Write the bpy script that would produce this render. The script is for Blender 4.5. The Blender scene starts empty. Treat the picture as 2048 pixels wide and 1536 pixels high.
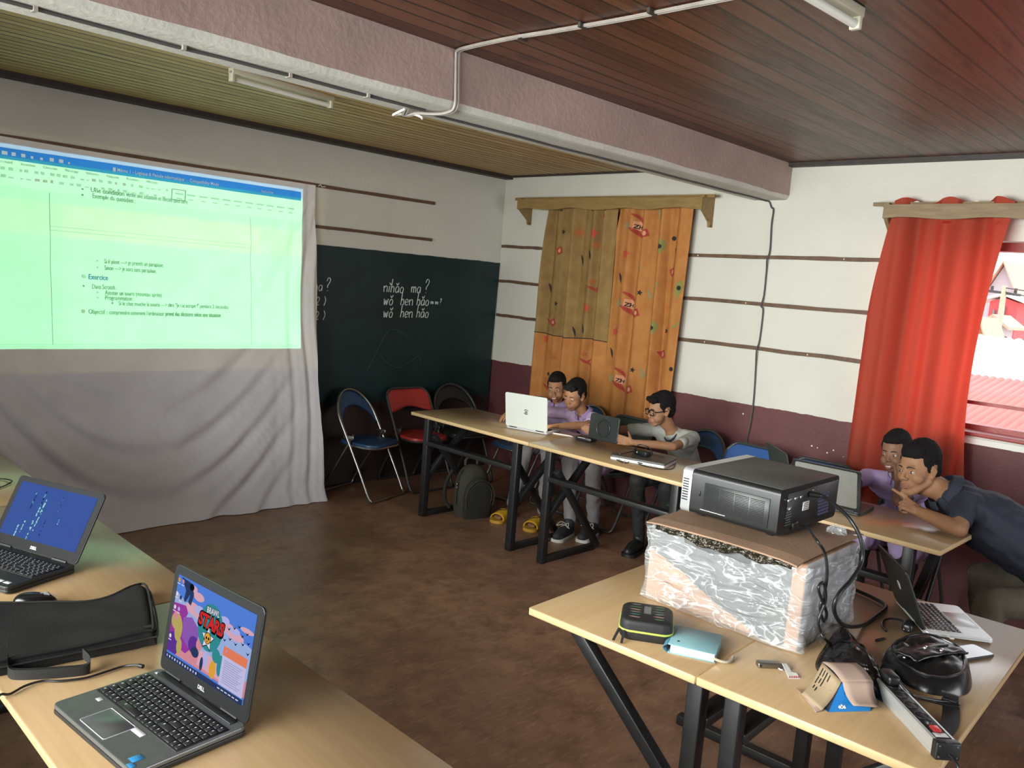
import bpy, bmesh, math, random
import numpy as np
from mathutils import Vector, Matrix, noise
random.seed(7)
SC = bpy.context.scene
COL = SC.collection
PI = math.pi
def V(*a): return Vector(a if len(a) > 1 else a[0])

# ---------------------------------------------------------------- camera
cam_d = bpy.data.cameras.new('camera')
cam = bpy.data.objects.new('camera', cam_d)
COL.objects.link(cam)
SC.camera = cam
_r = V(0.7000819, -0.70968495, 0.07894681); _u = V(0.03232427, 0.14194385, 0.9893468); _f = V(0.71333055, 0.69007189, -0.12231237)
CAM = V(-5.40703837, -5.50927559, 1.73980249)
cam.matrix_world = Matrix(((_r.x, _u.x, -_f.x, CAM.x), (_r.y, _u.y, -_f.y, CAM.y), (_r.z, _u.z, -_f.z, CAM.z), (0, 0, 0, 1)))
cam_d.sensor_width = 36.0
cam_d.lens = 1664.3548616 / 2048 * 36.0
cam_d.clip_start = 0.02
cam_d.clip_end = 300

# ---------------------------------------------------------------- view, world, daylight
SC.view_settings.view_transform = 'Standard'
SC.view_settings.look = 'None'
SC.view_settings.gamma = 1.0
SC.view_settings.use_curve_mapping = False
SC.view_settings.exposure = -0.32
SC.cycles.max_bounces = 7
SC.cycles.diffuse_bounces = 4
SC.cycles.glossy_bounces = 3
SC.cycles.transmission_bounces = 5
SC.cycles.transparent_max_bounces = 12
SC.cycles.caustics_reflective = False
SC.cycles.caustics_refractive = False
SC.cycles.sample_clamp_indirect = 4.0

world = bpy.data.worlds.new('overcast_sky')
SC.world = world
world.use_nodes = True
wb = world.node_tree.nodes['Background']
wb.inputs[0].default_value = (0.93, 0.96, 1.0, 1)
wb.inputs[1].default_value = 3.2

def light(name, kind, loc, direction, energy, color=(1, 1, 1), **kw):
    d = bpy.data.lights.new(name, kind)
    o = bpy.data.objects.new(name, d)
    COL.objects.link(o)
    o.location = loc
    o.rotation_euler = V(direction).to_track_quat('-Z', 'Y').to_euler()
    d.energy = energy
    d.color = color
    for k, v in kw.items(): setattr(d, k, v)
    return o
light('daylight_sun', 'SUN', (10, 4, 12), (-0.12, 0.35, -1.0), 3.2, (1, 0.97, 0.92), angle=0.05)
# daylight through the openings of the walls behind and left of the viewer
light('window_daylight_left', 'AREA', (-6.22, -3.60, 1.68), (1, 0, -0.06), 140, (0.96, 1.0, 0.95), shape='RECTANGLE', size=3.3, size_y=1.35, spread=math.radians(88))
light('doorway_daylight_back', 'AREA', (-2.2, -9.35, 1.5), (0, 1, 0), 105, (0.94, 0.97, 1.0), shape='RECTANGLE', size=2.2, size_y=1.9)
# sky portal in the window of the right wall (sampling aid at the real opening)
pt = light('window_portal', 'AREA', (0.20, -4.435, 1.62), (-1, 0, 0), 1, shape='RECTANGLE', size=1.43, size_y=1.12)
pt.data.cycles.is_portal = True

# the projector's lamp: a spot whose light carries the page tints; lettering and title bar are painted on the sheet
LENS = V(-2.93, -4.035, 1.125)
def projector_light():
    o = light('projector_lamp', 'SPOT', LENS, (0, 1, 0), 1300, (1, 1, 1), spot_size=math.radians(70), spot_blend=0.0, shadow_soft_size=0.004)
    d = o.data
    d.use_nodes = True
    nt = d.node_tree; N = nt.nodes; L = nt.links
    em = N['Emission']
    tc = N.new('ShaderNodeTexCoord'); sep = N.new('ShaderNodeSeparateXYZ')
    L.new(tc.outputs['Normal'], sep.inputs[0])
    def m(op, a, b=None):
        n = N.new('ShaderNodeMath'); n.operation = op
        for i, v in enumerate((a, b)):
            if v is None: continue
            if isinstance(v, (int, float)): n.inputs[i].default_value = v
            else: L.new(v, n.inputs[i])
        return n.outputs[0]
    nz = m('MULTIPLY', sep.outputs[2], -1.0)
    u = m('DIVIDE', sep.outputs[0], nz); v = m('DIVIDE', sep.outputs[1], nz)
    # throw plane about y = -0.1 : distance D
    D = -0.10 - LENS.y
    def U(x): return (x - LENS.x) / D
    def W(z): return (z - LENS.z) / D
    def band(s, lo, hi): return m('MULTIPLY', m('GREATER_THAN', s, lo), m('LESS_THAN', s, hi))
    frame = m('MULTIPLY', band(u, U(-4.10), U(-2.105)), band(v, W(1.125), W(2.262)))
    bar = m('GREATER_THAN', v, W(2.196))
    tool = band(v, W(2.035), W(2.196))
    nb = N.new('ShaderNodeTexNoise'); nb.inputs['Scale'].default_value = 2.2; nb.inputs['Detail'].default_value = 2
    L.new(tc.outputs['Normal'], nb.inputs['Vector'])
    def mix(f, a, b):
        n = N.new('ShaderNodeMixRGB'); L.new(f, n.inputs[0])
        for i, c in ((1, a), (2, b)):
            if isinstance(c, tuple): n.inputs[i].default_value = (*c, 1)
            else: L.new(c, n.inputs[i])
        return n.outputs[0]
    paper = (0.30, 0.93, 0.42)
    yel = m('MULTIPLY', band(v, W(1.78), W(1.97)), 0.55)
    c = mix(yel, paper, (0.50, 0.95, 0.38))
    c = mix(tool, c, (0.36, 0.95, 0.48))
    # pale page borders
    grey = m('MULTIPLY', m('SUBTRACT', 1.0, band(u, U(-3.70), U(-2.42))), m('LESS_THAN', v, W(2.035)))
    c = mix(m('MULTIPLY', grey, 0.35), c, (0.25, 0.82, 0.38))
    c = mix(bar, c, (0.20, 0.45, 0.60))
    spill = m('MULTIPLY', band(u, U(-4.25), U(-1.90)), band(v, W(0.98), W(2.34)))
    c = mix(frame, (0.85, 0.72, 0.22), c)
    L.new(c, em.inputs['Color'])
    L.new(m('ADD', m('MULTIPLY', spill, 0.05), m('MULTIPLY', frame, 0.93)), em.inputs['Strength'])
    return o
projector_light()

# ---------------------------------------------------------------- materials
def lin(h):
    return tuple(((c / 255) / 12.92 if c / 255 <= 0.04045 else ((c / 255 + 0.055) / 1.055) ** 2.4) for c in h)
MATS = {}
def mat(name, col, rough=0.5, metal=0.0, var=0.0, vscale=8.0, bump=0.0, bscale=60.0, spec=0.5, col2=None, trans=0.0, emis=0.0, stretch=None, subsurf=0.0, sheen=0.0, coat=0.0):
    if name in MATS: return MATS[name]
    m = bpy.data.materials.new(name); m.use_nodes = True
    nt = m.node_tree; N = nt.nodes; L = nt.links
    b = N['Principled BSDF']
    b.inputs['Roughness'].default_value = rough
    b.inputs['Metallic'].default_value = metal
    b.inputs['Specular IOR Level'].default_value = spec
    b.inputs['Base Color'].default_value = (*col, 1)
    if coat: b.inputs['Coat Weight'].default_value = coat; b.inputs['Coat Roughness'].default_value = 0.15
    if sheen: b.inputs['Sheen Weight'].default_value = sheen
    if trans: b.inputs['Transmission Weight'].default_value = trans
    if emis:
        b.inputs['Emission Color'].default_value = (*col, 1); b.inputs['Emission Strength'].default_value = emis
        b.inputs['Base Color'].default_value = (0.01, 0.01, 0.01, 1)
    tc = None
    if var or col2 or bump:
        tc = N.new('ShaderNodeTexCoord'); src = tc.outputs['Object']
        if stretch:
            mp = N.new('ShaderNodeMapping'); mp.inputs['Scale'].default_value = stretch
            L.new(src, mp.inputs[0]); src = mp.outputs[0]
    if var or col2:
        n = N.new('ShaderNodeTexNoise'); n.inputs['Scale'].default_value = vscale; n.inputs['Detail'].default_value = 5; n.inputs['Roughness'].default_value = 0.6
        L.new(src, n.inputs['Vector'])
        r = N.new('ShaderNodeMapRange'); r.inputs[1].default_value = 0.32; r.inputs[2].default_value = 0.68
        L.new(n.outputs[0], r.inputs[0])
        mx = N.new('ShaderNodeMixRGB'); L.new(r.outputs[0], mx.inputs[0])
        c2 = col2 or tuple(max(0, c * (1 - var)) for c in col)
        c1 = col if col2 else tuple(c * (1 + var * 0.5) for c in col)
        mx.inputs[1].default_value = (*c1, 1); mx.inputs[2].default_value = (*c2, 1)
        L.new(mx.outputs[0], b.inputs['Emission Color' if emis else 'Base Color'])
    if bump:
        n2 = N.new('ShaderNodeTexNoise'); n2.inputs['Scale'].default_value = bscale; n2.inputs['Detail'].default_value = 3
        L.new(src, n2.inputs['Vector'])
        bp = N.new('ShaderNodeBump'); bp.inputs['Strength'].default_value = bump; bp.inputs['Distance'].default_value = 0.01
        L.new(n2.outputs[0], bp.inputs['Height']); L.new(bp.outputs[0], b.inputs['Normal'])
    MATS[name] = m
    return m
def emat(name, col, s=1.0):
    if name in MATS: return MATS[name]
    m = bpy.data.materials.new(name); m.use_nodes = True
    nt = m.node_tree
    for n in list(nt.nodes): nt.nodes.remove(n)
    e = nt.nodes.new('ShaderNodeEmission'); e.inputs[0].default_value = (*col, 1); e.inputs[1].default_value = s
    o = nt.nodes.new('ShaderNodeOutputMaterial'); nt.links.new(e.outputs[0], o.inputs[0])
    MATS[name] = m
    return m

# ---------------------------------------------------------------- mesh helpers
class MB:
    """collects faces; build() links them as one mesh object"""
    def __init__(s): s.v = []; s.f = []; s.mi = []; s.sm = []; s.cur = 0; s.smooth = False
    def add(s, vs, fs, M=None, smooth=None):
        o = len(s.v)
        for p in vs:
            p = V(p) if not isinstance(p, Vector) else p
            s.v.append(tuple(M @ p) if M is not None else tuple(p))
        for f in fs:
            s.f.append(tuple(i + o for i in f)); s.mi.append(s.cur); s.sm.append(s.smooth if smooth is None else smooth)
        return s
    def box(s, c, d, M=None):
        x, y, z = c; a, b, h = d[0] / 2, d[1] / 2, d[2] / 2
        vs = [(x + i * a, y + j * b, z + k * h) for i in (-1, 1) for j in (-1, 1) for k in (-1, 1)]
        return s.add(vs, [(0, 1, 3, 2), (4, 6, 7, 5), (0, 4, 5, 1), (2, 3, 7, 6), (0, 2, 6, 4), (1, 5, 7, 3)], M, False)
    def rbox(s, c, d, r=0.004, seg=2, M=None):
        bm = bmesh.new()
        bmesh.ops.create_cube(bm, size=1)
        for v in bm.verts: v.co = V(v.co.x * d[0], v.co.y * d[1], v.co.z * d[2])
        bmesh.ops.bevel(bm, geom=list(bm.edges), offset=min(r, min(d) * 0.49), segments=seg, affect='EDGES', profile=0.5)
        for v in bm.verts: v.co += V(c)
        return s.frombm(bm, M, True)
    def frombm(s, bm, M=None, smooth=False):
        bm.verts.ensure_lookup_table()
        bm.verts.index_update()
        s.add([v.co.copy() for v in bm.verts], [[v.index for v in f.verts] for f in bm.faces], M, smooth)
        bm.free()
        return s
    def bar(s, a, b, w, h=None, up=(0, 0, 1), r=0.0):
        """square bar from a to b"""
        a = V(a); b = V(b); h = h or w
        d = b - a; L = d.length; d.normalize()
        up = V(up)
        if abs(d.dot(up)) > 0.98: up = V(1, 0, 0)
        x = up.cross(d).normalized(); y = d.cross(x)
        M = Matrix(((x.x, y.x, d.x, a.x), (x.y, y.y, d.y, a.y), (x.z, y.z, d.z, a.z), (0, 0, 0, 1)))
        if r: return s.rbox((0, 0, L / 2), (w, h, L), r, 2, M)
        return s.box((0, 0, L / 2), (w, h, L), M)
    def tube(s, pts, r, seg=8, closed=False, caps=True):
        pts = [V(p) for p in pts]; n = len(pts)
        rs = r if isinstance(r, (list, tuple)) else [r] * n
        vs = []; fs = []
        prev = None
        for i, p in enumerate(pts):
            if closed: t = pts[(i + 1) % n] - pts[i - 1]
            else: t = pts[min(i + 1, n - 1)] - pts[max(i - 1, 0)]
            if t.length < 1e-9: t = V(0, 0, 1)
            t.normalize()
            if prev is None:
                a = V(0, 0, 1) if abs(t.z) < 0.9 else V(1, 0, 0)
                x = a.cross(t).normalized()
            else:
                x = prev - t * prev.dot(t)
                if x.length < 1e-6: x = V(1, 0, 0).cross(t)
                x.normalize()
            prev = x; y = t.cross(x)
            for k in range(seg):
                an = 2 * PI * k / seg
                vs.append(p + (x * math.cos(an) + y * math.sin(an)) * rs[i])
        for i in range(n if closed else n - 1):
            j = (i + 1) % n
            for k in range(seg):
                fs.append((i * seg + k, i * seg + (k + 1) % seg, j * seg + (k + 1) % seg, j * seg + k))
        if caps and not closed:
            fs.append(tuple(range(seg))[::-1]); fs.append(tuple((n - 1) * seg + k for k in range(seg)))
        return s.add(vs, fs, None, True)
    def prism(s, poly, z0, z1, M=None, smooth=False):
        n = len(poly)
        vs = [(p[0], p[1], z0) for p in poly] + [(p[0], p[1], z1) for p in poly]
        fs = [tuple(range(n))[::-1], tuple(range(n, 2 * n))] + [(i, (i + 1) % n, n + (i + 1) % n, n + i) for i in range(n)]
        return s.add(vs, fs, M, smooth)
    def grid(s, fn, nu, nv, M=None, smooth=True, flip=False):
        vs = [fn(i / nu, j / nv) for j in range(nv + 1) for i in range(nu + 1)]
        fs = []
        for j in range(nv):
            for i in range(nu):
                a = j * (nu + 1) + i
                q = (a, a + 1, a + nu + 2, a + nu + 1)
                fs.append(q[::-1] if flip else q)
        return s.add(vs, fs, M, smooth)
    def ball(s, c, r, seg=12, M=None):
        r = r if isinstance(r, (tuple, list)) else (r, r, r)
        bm = bmesh.new(); bmesh.ops.create_uvsphere(bm, u_segments=seg, v_segments=max(6, seg // 2 + 1), radius=1)
        for v in bm.verts: v.co = V(v.co.x * r[0] + c[0], v.co.y * r[1] + c[1], v.co.z * r[2] + c[2])
        return s.frombm(bm, M, True)
    def lathe(s, prof, seg=20, M=None):
        n = len(prof); vs = []; fs = []
        for r, z in prof:
            for k in range(seg):
                a = 2 * PI * k / seg; vs.append((r * math.cos(a), r * math.sin(a), z))
        for i in range(n - 1):
            for k in range(seg): fs.append((i * seg + k, i * seg + (k + 1) % seg, (i + 1) * seg + (k + 1) % seg, (i + 1) * seg + k))
        fs.append(tuple(range(seg))[::-1]); fs.append(tuple((n - 1) * seg + k for k in range(seg)))
        return s.add(vs, fs, M, True)
    def build(s, name, material, parent=None, sharp=None):
        me = bpy.data.meshes.new(name)
        me.from_pydata(s.v, [], s.f)
        ms = material if isinstance(material, (list, tuple)) else [material]
        for m in ms: me.materials.append(m)
        me.polygons.foreach_set('material_index', s.mi)
        me.polygons.foreach_set('use_smooth', s.sm)
        me.update()
        if any(s.sm): 
            try: me.set_sharp_from_angle(angle=math.radians(sharp or 50))
            except Exception: pass
        o = bpy.data.objects.new(name, me)
        COL.objects.link(o)
        if parent is not None: o.parent = parent
        return o
def tag(o, label=None, cat=None, group=None, kind=None):
    if label: o['label'] = label
    if cat: o['category'] = cat
    if group: o['group'] = group
    if kind: o['kind'] = kind
    return o
def thing(name, label, cat, loc=(0, 0, 0), rz=0.0, group=None):
    o = bpy.data.objects.new(name, None); COL.objects.link(o)
    o.empty_display_size = 0.05
    o.location = loc; o.rotation_euler = (0, 0, rz)
    return tag(o, label, cat, group)
def kids(o): return [c for c in bpy.data.objects if c.parent == o]
def copy_tree(o, parent=None):
    c = o.copy(); COL.objects.link(c)
    if parent is not None: c.parent = parent
    for ch in kids(o):
        copy_tree(ch, c)
    return c
def smoothpath(pts, n=8, closed=False):
    pts = [V(p) for p in pts]; out = []; N_ = len(pts)
    for i in range(N_ if closed else N_ - 1):
        p1 = pts[i]; p2 = pts[(i + 1) % N_]
        p0 = pts[i - 1] if (i > 0 or closed) else p1 * 2 - p2
        p3 = pts[(i + 2) % N_] if (i + 2 < N_ or closed) else p2 * 2 - p1
        for k in range(n):
            t = k / n
            out.append(0.5 * ((2 * p1) + (p2 - p0) * t + (2 * p0 - 5 * p1 + 4 * p2 - p3) * t * t + (3 * p1 - p0 - 3 * p2 + p3) * t ** 3))
    if not closed: out.append(pts[-1])
    return out
def frame(o, x, z=(0, 0, 1)):
    """4x4 with origin o, local x along x, local z close to z"""
    x = V(x).normalized(); z = V(z); y = z.cross(x).normalized(); z = x.cross(y); o = V(o)
    return Matrix(((x.x, y.x, z.x, o.x), (x.y, y.y, z.y, o.y), (x.z, y.z, z.z, o.z), (0, 0, 0, 1)))
_fonts = {}
def text_mesh(body, size, bold=0.0, align='LEFT', extr=0.0):
    """returns (verts, faces) of flat text in the xy plane"""
    cu = bpy.data.curves.new('lettering', 'FONT'); cu.body = body; cu.size = size; cu.align_x = align; cu.offset = bold; cu.extrude = extr; cu.resolution_u = 3
    o = bpy.data.objects.new('lettering', cu); COL.objects.link(o)
    dg = bpy.context.evaluated_depsgraph_get()
    me = bpy.data.meshes.new_from_object(o.evaluated_get(dg))
    vs = [v.co.copy() for v in me.vertices]; fs = [tuple(p.vertices) for p in me.polygons]
    bpy.data.objects.remove(o); bpy.data.curves.remove(cu); bpy.data.meshes.remove(me)
    return vs, fs
def starpoly(n=5, R=1.0, r=0.45, a0=PI / 2):
    return [((R if i % 2 == 0 else r) * math.cos(a0 + PI * i / n), (R if i % 2 == 0 else r) * math.sin(a0 + PI * i / n)) for i in range(2 * n)]
def ellpoly(a, b, n=20): return [(a * math.cos(2 * PI * i / n), b * math.sin(2 * PI * i / n)) for i in range(n)]
def rrect(w, h, r, n=4):
    out = []
    for cx, cy, a in ((w / 2 - r, h / 2 - r, 0), (-w / 2 + r, h / 2 - r, 90), (-w / 2 + r, -h / 2 + r, 180), (w / 2 - r, -h / 2 + r, 270)):
        for k in range(n + 1):
            t = math.radians(a + 90 * k / n); out.append((cx + r * math.cos(t), cy + r * math.sin(t)))
    return out
# ================================================================ THE SETTING
CEIL = 2.675; BEAMF = -2.756; BEAMB = -2.50; BEAMZ = 2.435
def nodes_mat(name):
    m = bpy.data.materials.new(name); m.use_nodes = True
    nt = m.node_tree
    class G: pass
    g = G(); g.m = m; g.N = nt.nodes; g.L = nt.links; g.b = nt.nodes['Principled BSDF']
    def math_(op, a, b=None, c=None):
        n = g.N.new('ShaderNodeMath'); n.operation = op
        for i, v in enumerate((a, b, c)):
            if v is None: continue
            if isinstance(v, (int, float)): n.inputs[i].default_value = v
            else: g.L.new(v, n.inputs[i])
        return n.outputs[0]
    def mix(f, a, b):
        n = g.N.new('ShaderNodeMixRGB')
        for i, c in ((0, f), (1, a), (2, b)):
            if isinstance(c, tuple): n.inputs[i].default_value = (*c, 1)
            elif isinstance(c, (int, float)): n.inputs[i].default_value = c
            else: g.L.new(c, n.inputs[i])
        return n.outputs[0]
    def noise_(vec, scale, detail=4, rough=0.55):
        n = g.N.new('ShaderNodeTexNoise'); n.inputs['Scale'].default_value = scale; n.inputs['Detail'].default_value = detail; n.inputs['Roughness'].default_value = rough
        g.L.new(vec, n.inputs['Vector']); return n.outputs[0]
    def ramp(v, lo, hi):
        n = g.N.new('ShaderNodeMapRange'); n.inputs[1].default_value = lo; n.inputs[2].default_value = hi; g.L.new(v, n.inputs[0]); return n.outputs[0]
    def bump(h, s, d=0.01):
        n = g.N.new('ShaderNodeBump'); n.inputs['Strength'].default_value = s; n.inputs['Distance'].default_value = d; g.L.new(h, n.inputs['Height']); return n.outputs[0]
    def scaled(vec, s):
        n = g.N.new('ShaderNodeMapping'); n.inputs['Scale'].default_value = s; g.L.new(vec, n.inputs[0]); return n.outputs[0]
    g.math = math_; g.mix = mix; g.noise = noise_; g.ramp = ramp; g.bump = bump; g.scaled = scaled
    geo = g.N.new('ShaderNodeNewGeometry'); g.pos = geo.outputs['Position']
    sp = g.N.new('ShaderNodeSeparateXYZ'); g.L.new(g.pos, sp.inputs[0]); g.x, g.y, g.z = sp.outputs
    return g

def wall_mat(name='limewashed_plaster_with_maroon_dado', d1=(0.120, 0.034, 0.036), d2=(0.090, 0.024, 0.028)):
    g = nodes_mat(name)
    n1 = g.noise(g.pos, 1.4, 4); n2 = g.noise(g.pos, 38, 3); n3 = g.noise(g.pos, 5, 5)
    cream = g.mix(g.ramp(n1, .3, .7), (0.60, 0.58, 0.52), (0.53, 0.515, 0.46))
    maroon = g.mix(g.ramp(n3, .3, .7), d1, d2)
    zz = g.math('ADD', g.z, g.math('MULTIPLY', g.math('SUBTRACT', n3, 0.5), 0.035))
    f = g.math('LESS_THAN', zz, 1.003)
    g.L.new(g.mix(f, cream, maroon), g.b.inputs['Base Color'])
    g.b.inputs['Roughness'].default_value = 0.62
    g.L.new(g.bump(n2, 0.35, 0.008), g.b.inputs['Normal'])
    return g.m
def floor_mat():
    g = nodes_mat('worn_red_cement_floor')
    n1 = g.noise(g.pos, 1.1, 6, .65); n2 = g.noise(g.pos, 7, 6, .7); n3 = g.noise(g.scaled(g.pos, (2, 9, 2)), 6, 5, .6); n4 = g.noise(g.pos, 260, 2)
    c = g.mix(g.ramp(n1, .32, .68), (0.165, 0.085, 0.053), (0.36, 0.195, 0.120))
    c = g.mix(g.math('MULTIPLY', g.ramp(n2, .42, .66), .75), c, (0.120, 0.060, 0.040))
    c = g.mix(g.math('MULTIPLY', g.ramp(n3, .52, .72), .45), c, (0.42, 0.25, 0.165))
    g.L.new(c, g.b.inputs['Base Color'])
    g.L.new(g.ramp(n1, 0.0, 1.2), g.b.inputs['Roughness'])
    g.b.inputs['Roughness'].default_value = 0.5
    g.L.new(g.bump(n4, 0.08, 0.004), g.b.inputs['Normal'])
    return g.m
def plank_mat(name, width, cols, gap, rough, grain=(3, 60, 60), knots=True, seed=0.0):
    g = nodes_mat(name)
    wob = g.N.new('ShaderNodeTexNoise'); wob.inputs['Scale'].default_value = .8; wob.inputs['Detail'].default_value = 2; g.L.new(g.scaled(g.pos, (1, 6, 1)), wob.inputs['Vector'])
    q = g.math('DIVIDE', g.math('ADD', g.math('ADD', g.y, seed), g.math('MULTIPLY', g.math('SUBTRACT', wob.outputs[0], .5), width * .55)), width)
    idx = g.math('FLOOR', q); fr = g.math('SUBTRACT', q, idx)
    wn = g.N.new('ShaderNodeTexWhiteNoise'); wn.noise_dimensions = '1D'; g.L.new(idx, wn.inputs['W'])
    comb = g.N.new('ShaderNodeCombineXYZ'); g.L.new(g.math('ADD', g.x, g.math('MULTIPLY', wn.outputs['Value'], 13.0)), comb.inputs[0]); g.L.new(g.y, comb.inputs[1]); g.L.new(g.z, comb.inputs[2])
    gr = g.noise(g.scaled(comb.outputs[0], grain), 1.0, 5, .6)
    big = g.noise(g.scaled(comb.outputs[0], (1.6, 9, 1)), 1.6, 3, .5)
    c = g.mix(g.ramp(gr, .3, .7), cols[0], cols[1])
    c = g.mix(g.math('MULTIPLY', wn.outputs['Value'], .8), c, cols[2])
    if knots:
        c = g.mix(g.math('MULTIPLY', g.ramp(big, .60, .74), .85), c, cols[3])
    edge = g.math('LESS_THAN', g.math('ABSOLUTE', g.math('SUBTRACT', fr, 0.5)), g.math('SUBTRACT', 0.5 - gap * .5, g.math('MULTIPLY', wn.outputs['Value'], gap * 1.1)))
    c = g.mix(edge, (0.012, 0.007, 0.005), c)
    g.L.new(c, g.b.inputs['Base Color']); g.b.inputs['Specular IOR Level'].default_value = .38
    g.L.new(g.math('ADD', g.math('MULTIPLY', gr, .25), rough), g.b.inputs['Roughness'])
    h = g.math('ADD', g.math('MULTIPLY', edge, 1.0), g.math('ADD', g.math('MULTIPLY', gr, .12), g.math('MULTIPLY', wn.outputs['Value'], 0.2)))
    g.L.new(g.bump(h, 0.8, 0.006), g.b.inputs['Normal'])
    return g.m
M_wall = wall_mat()
M_floor = floor_mat()
M_ceilf = plank_mat('red_stained_ceiling_boards', 0.098, [(0.070, 0.021, 0.009), (0.030, 0.009, 0.005), (0.150, 0.055, 0.027), (0.012, 0.005, 0.004)], 0.050, 0.27, seed=0.02)
M_ceilb = plank_mat('narrow_split_ceiling_slats', 0.082, [(0.56, 0.36, 0.155), (0.33, 0.19, 0.075), (0.64, 0.45, 0.22), (0.15, 0.08, 0.035)], 0.085, 0.45, grain=(2.2, 70, 60), seed=0.0)
M_trimdark = mat('dark_stained_batten', (0.035, 0.024, 0.020), .6, var=.3, vscale=20, bump=.2)
M_batten = mat('brown_batten_wood', (0.115, 0.060, 0.034), .6, var=.35, vscale=22, bump=.3, bscale=40, stretch=(1, 1, 1))
M_pink = mat('rough_pink_plaster', (0.37, 0.265, 0.235), .75, var=.16, vscale=2.5, bump=.28, bscale=40)
M_white = mat('rough_pale_plaster', (0.52, 0.51, 0.46), .75, var=.12, vscale=4, bump=.25, bscale=44)

def struct(o): o['kind'] = 'structure'; return o
# floor / ceiling
struct(MB().box((-4.2, -4.6, -0.06), (8.6, 9.6, 0.12)).build('floor', M_floor))
cm = MB(); cm.cur = 0
cm.box((-4.2, (BEAMF - 9.4) / 2 + .02, CEIL + 0.05), (8.6, 9.4 + BEAMF + .04, 0.1))
struct(cm.build('ceiling', M_ceilf))
cb = MB().box((-4.2, (BEAMB + 0.12) / 2, CEIL + 0.05), (8.6, abs(BEAMB) + 0.12, 0.1))
struct(cb.build('ceiling', M_ceilb))
# walls; the right wall has two window openings
WT = 0.24
struct(MB().box((-4.2, 0.12, 1.4), (8.6, 0.24, 2.9)).build('wall_back', wall_mat('limewashed_plaster_with_blackish_dado', (0.040, 0.020, 0.019), (0.022, 0.013, 0.013))))
wr = MB()
# (y0,y1,z0,z1) pieces around windows 1 (-1.92..-0.62, 1.02..2.36) and 2 (-5.05..-3.50, 1.06..2.19)
for y0, y1, z0, z1 in ((-0.62, 0.24, 0, 2.9), (-1.92, -0.62, 0, 1.02), (-1.92, -0.62, 2.36, 2.9), (-3.72, -1.92, 0, 2.9), (-5.15, -3.72, 0, 1.055), (-5.15, -3.72, 2.19, 2.9), (-9.4, -5.15, 0, 2.9)):
    wr.box((WT / 2, (y0 + y1) / 2, (z0 + z1) / 2), (WT, y1 - y0, z1 - z0))
struct(wr.build('wall_right', M_wall))
# unseen walls behind the viewer with their openings
wl = MB()
for y0, y1, z0, z1 in ((-1.9, 0.24, 0, 2.9), (-5.3, -1.9, 0, 0.95), (-5.3, -1.9, 2.40, 2.9), (-9.4, -5.3, 0, 2.9)):
    wl.box((-6.10, (y0 + y1) / 2, (z0 + z1) / 2), (WT, y1 - y0, z1 - z0))
struct(wl.build('wall_left', M_wall))
wf = MB()
for x0, x1, z0, z1 in ((-8.5, -3.4, 0, 2.9), (-3.4, -1.0, 2.5, 2.9), (-1.0, 0.24, 0, 2.9), (-3.4, -1.0, 0, 0.5)):
    wf.box(((x0 + x1) / 2, -9.28, (z0 + z1) / 2), (x1 - x0, WT, z1 - z0))
struct(wf.build('wall_front', M_wall))
# beam: pink face, pale soffit, with a slightly uneven painted edge
bm_ = MB()
def beam_edge(x): return 0.008 * noise.noise(V(x * 2.1, 0, 0)) + 0.003 * noise.noise(V(x * 9, 3, 0))
nx = 220
xs = [-8.4 + 8.4 * i / nx for i in range(nx + 1)]
rowf = [(x, BEAMF, BEAMZ + 0.030 + beam_edge(x)) for x in xs]
vs = [(x, BEAMF, CEIL + .02) for x in xs] + rowf
bm_.cur = 0
bm_.add(vs, [(i, i + nx + 1, i + nx + 2, i + 1) for i in range(nx)])
bm_.cur = 1
vs = rowf + [(x, BEAMF + .012, BEAMZ + .004 + .3 * beam_edge(x)) for x in xs] + [(x, BEAMF + .03, BEAMZ) for x in xs] + [(x, BEAMB, BEAMZ) for x in xs] + [(x, BEAMB, CEIL + .02) for x in xs]
for r_ in range(4):
    o_ = r_ * (nx + 1)
    bm_.add(vs[o_:o_ + 2 * (nx + 1)], [(i, i + nx + 1, i + nx + 2, i + 1) for i in range(nx)], None, r_ < 2)
struct(bm_.build('ceiling_beam', [M_pink, M_white]))
# dark battens closing the ceilings
struct(MB().box((-4.2, -0.045, CEIL - 0.016), (8.4, 0.09, 0.032)).build('trim_1', M_trimdark))
struct(MB().box((-0.03, -5.9, CEIL - 0.012), (0.06, 6.3, 0.024)).build('trim_2', M_trimdark))
struct(MB().box((-0.012, -1.27, CEIL - 0.008), (0.024, 2.5, 0.016)).build('trim_3', M_trimdark))
# horizontal battens on the walls (nail heads as their own part)
def batten(name, a, b, h, label_side, nails=()):
    a = V(a); b = V(b); n = 26
    d = (b - a)
    out = V(0, -1, 0) if label_side == 'A' else V(-1, 0, 0)
    rows = []
    for i in range(n + 1):
        t = i / n; p = a + d * t
        hh = h * (1 + .22 * noise.noise(V(t * 9 + a.z * 7, a.x + a.y, 1)))
        dz = .004 * noise.noise(V(t * 6, a.z * 5, 4))
        rows.append([p + V(0, 0, dz + hh / 2), p + V(0, 0, dz + hh / 2) + out * .016, p + V(0, 0, dz - hh / 2) + out * .016, p + V(0, 0, dz - hh / 2)])
    m = MB(); vs = [q for r in rows for q in r]; fs = []
    for i in range(n):
        for k in range(3): fs.append((i * 4 + k, i * 4 + k + 1, i * 4 + k + 5, i * 4 + k + 4))
    fs += [(0, 1, 2, 3), (n * 4, n * 4 + 3, n * 4 + 2, n * 4 + 1)]
    m.add(vs, fs)
    o = struct(m.build(name, M_batten))
    for t in nails:
        p = a + d * t + out * .017
        MB().ball((p.x, p.y, p.z), .005, 8).build('nail_head', M_paint, o)
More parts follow.
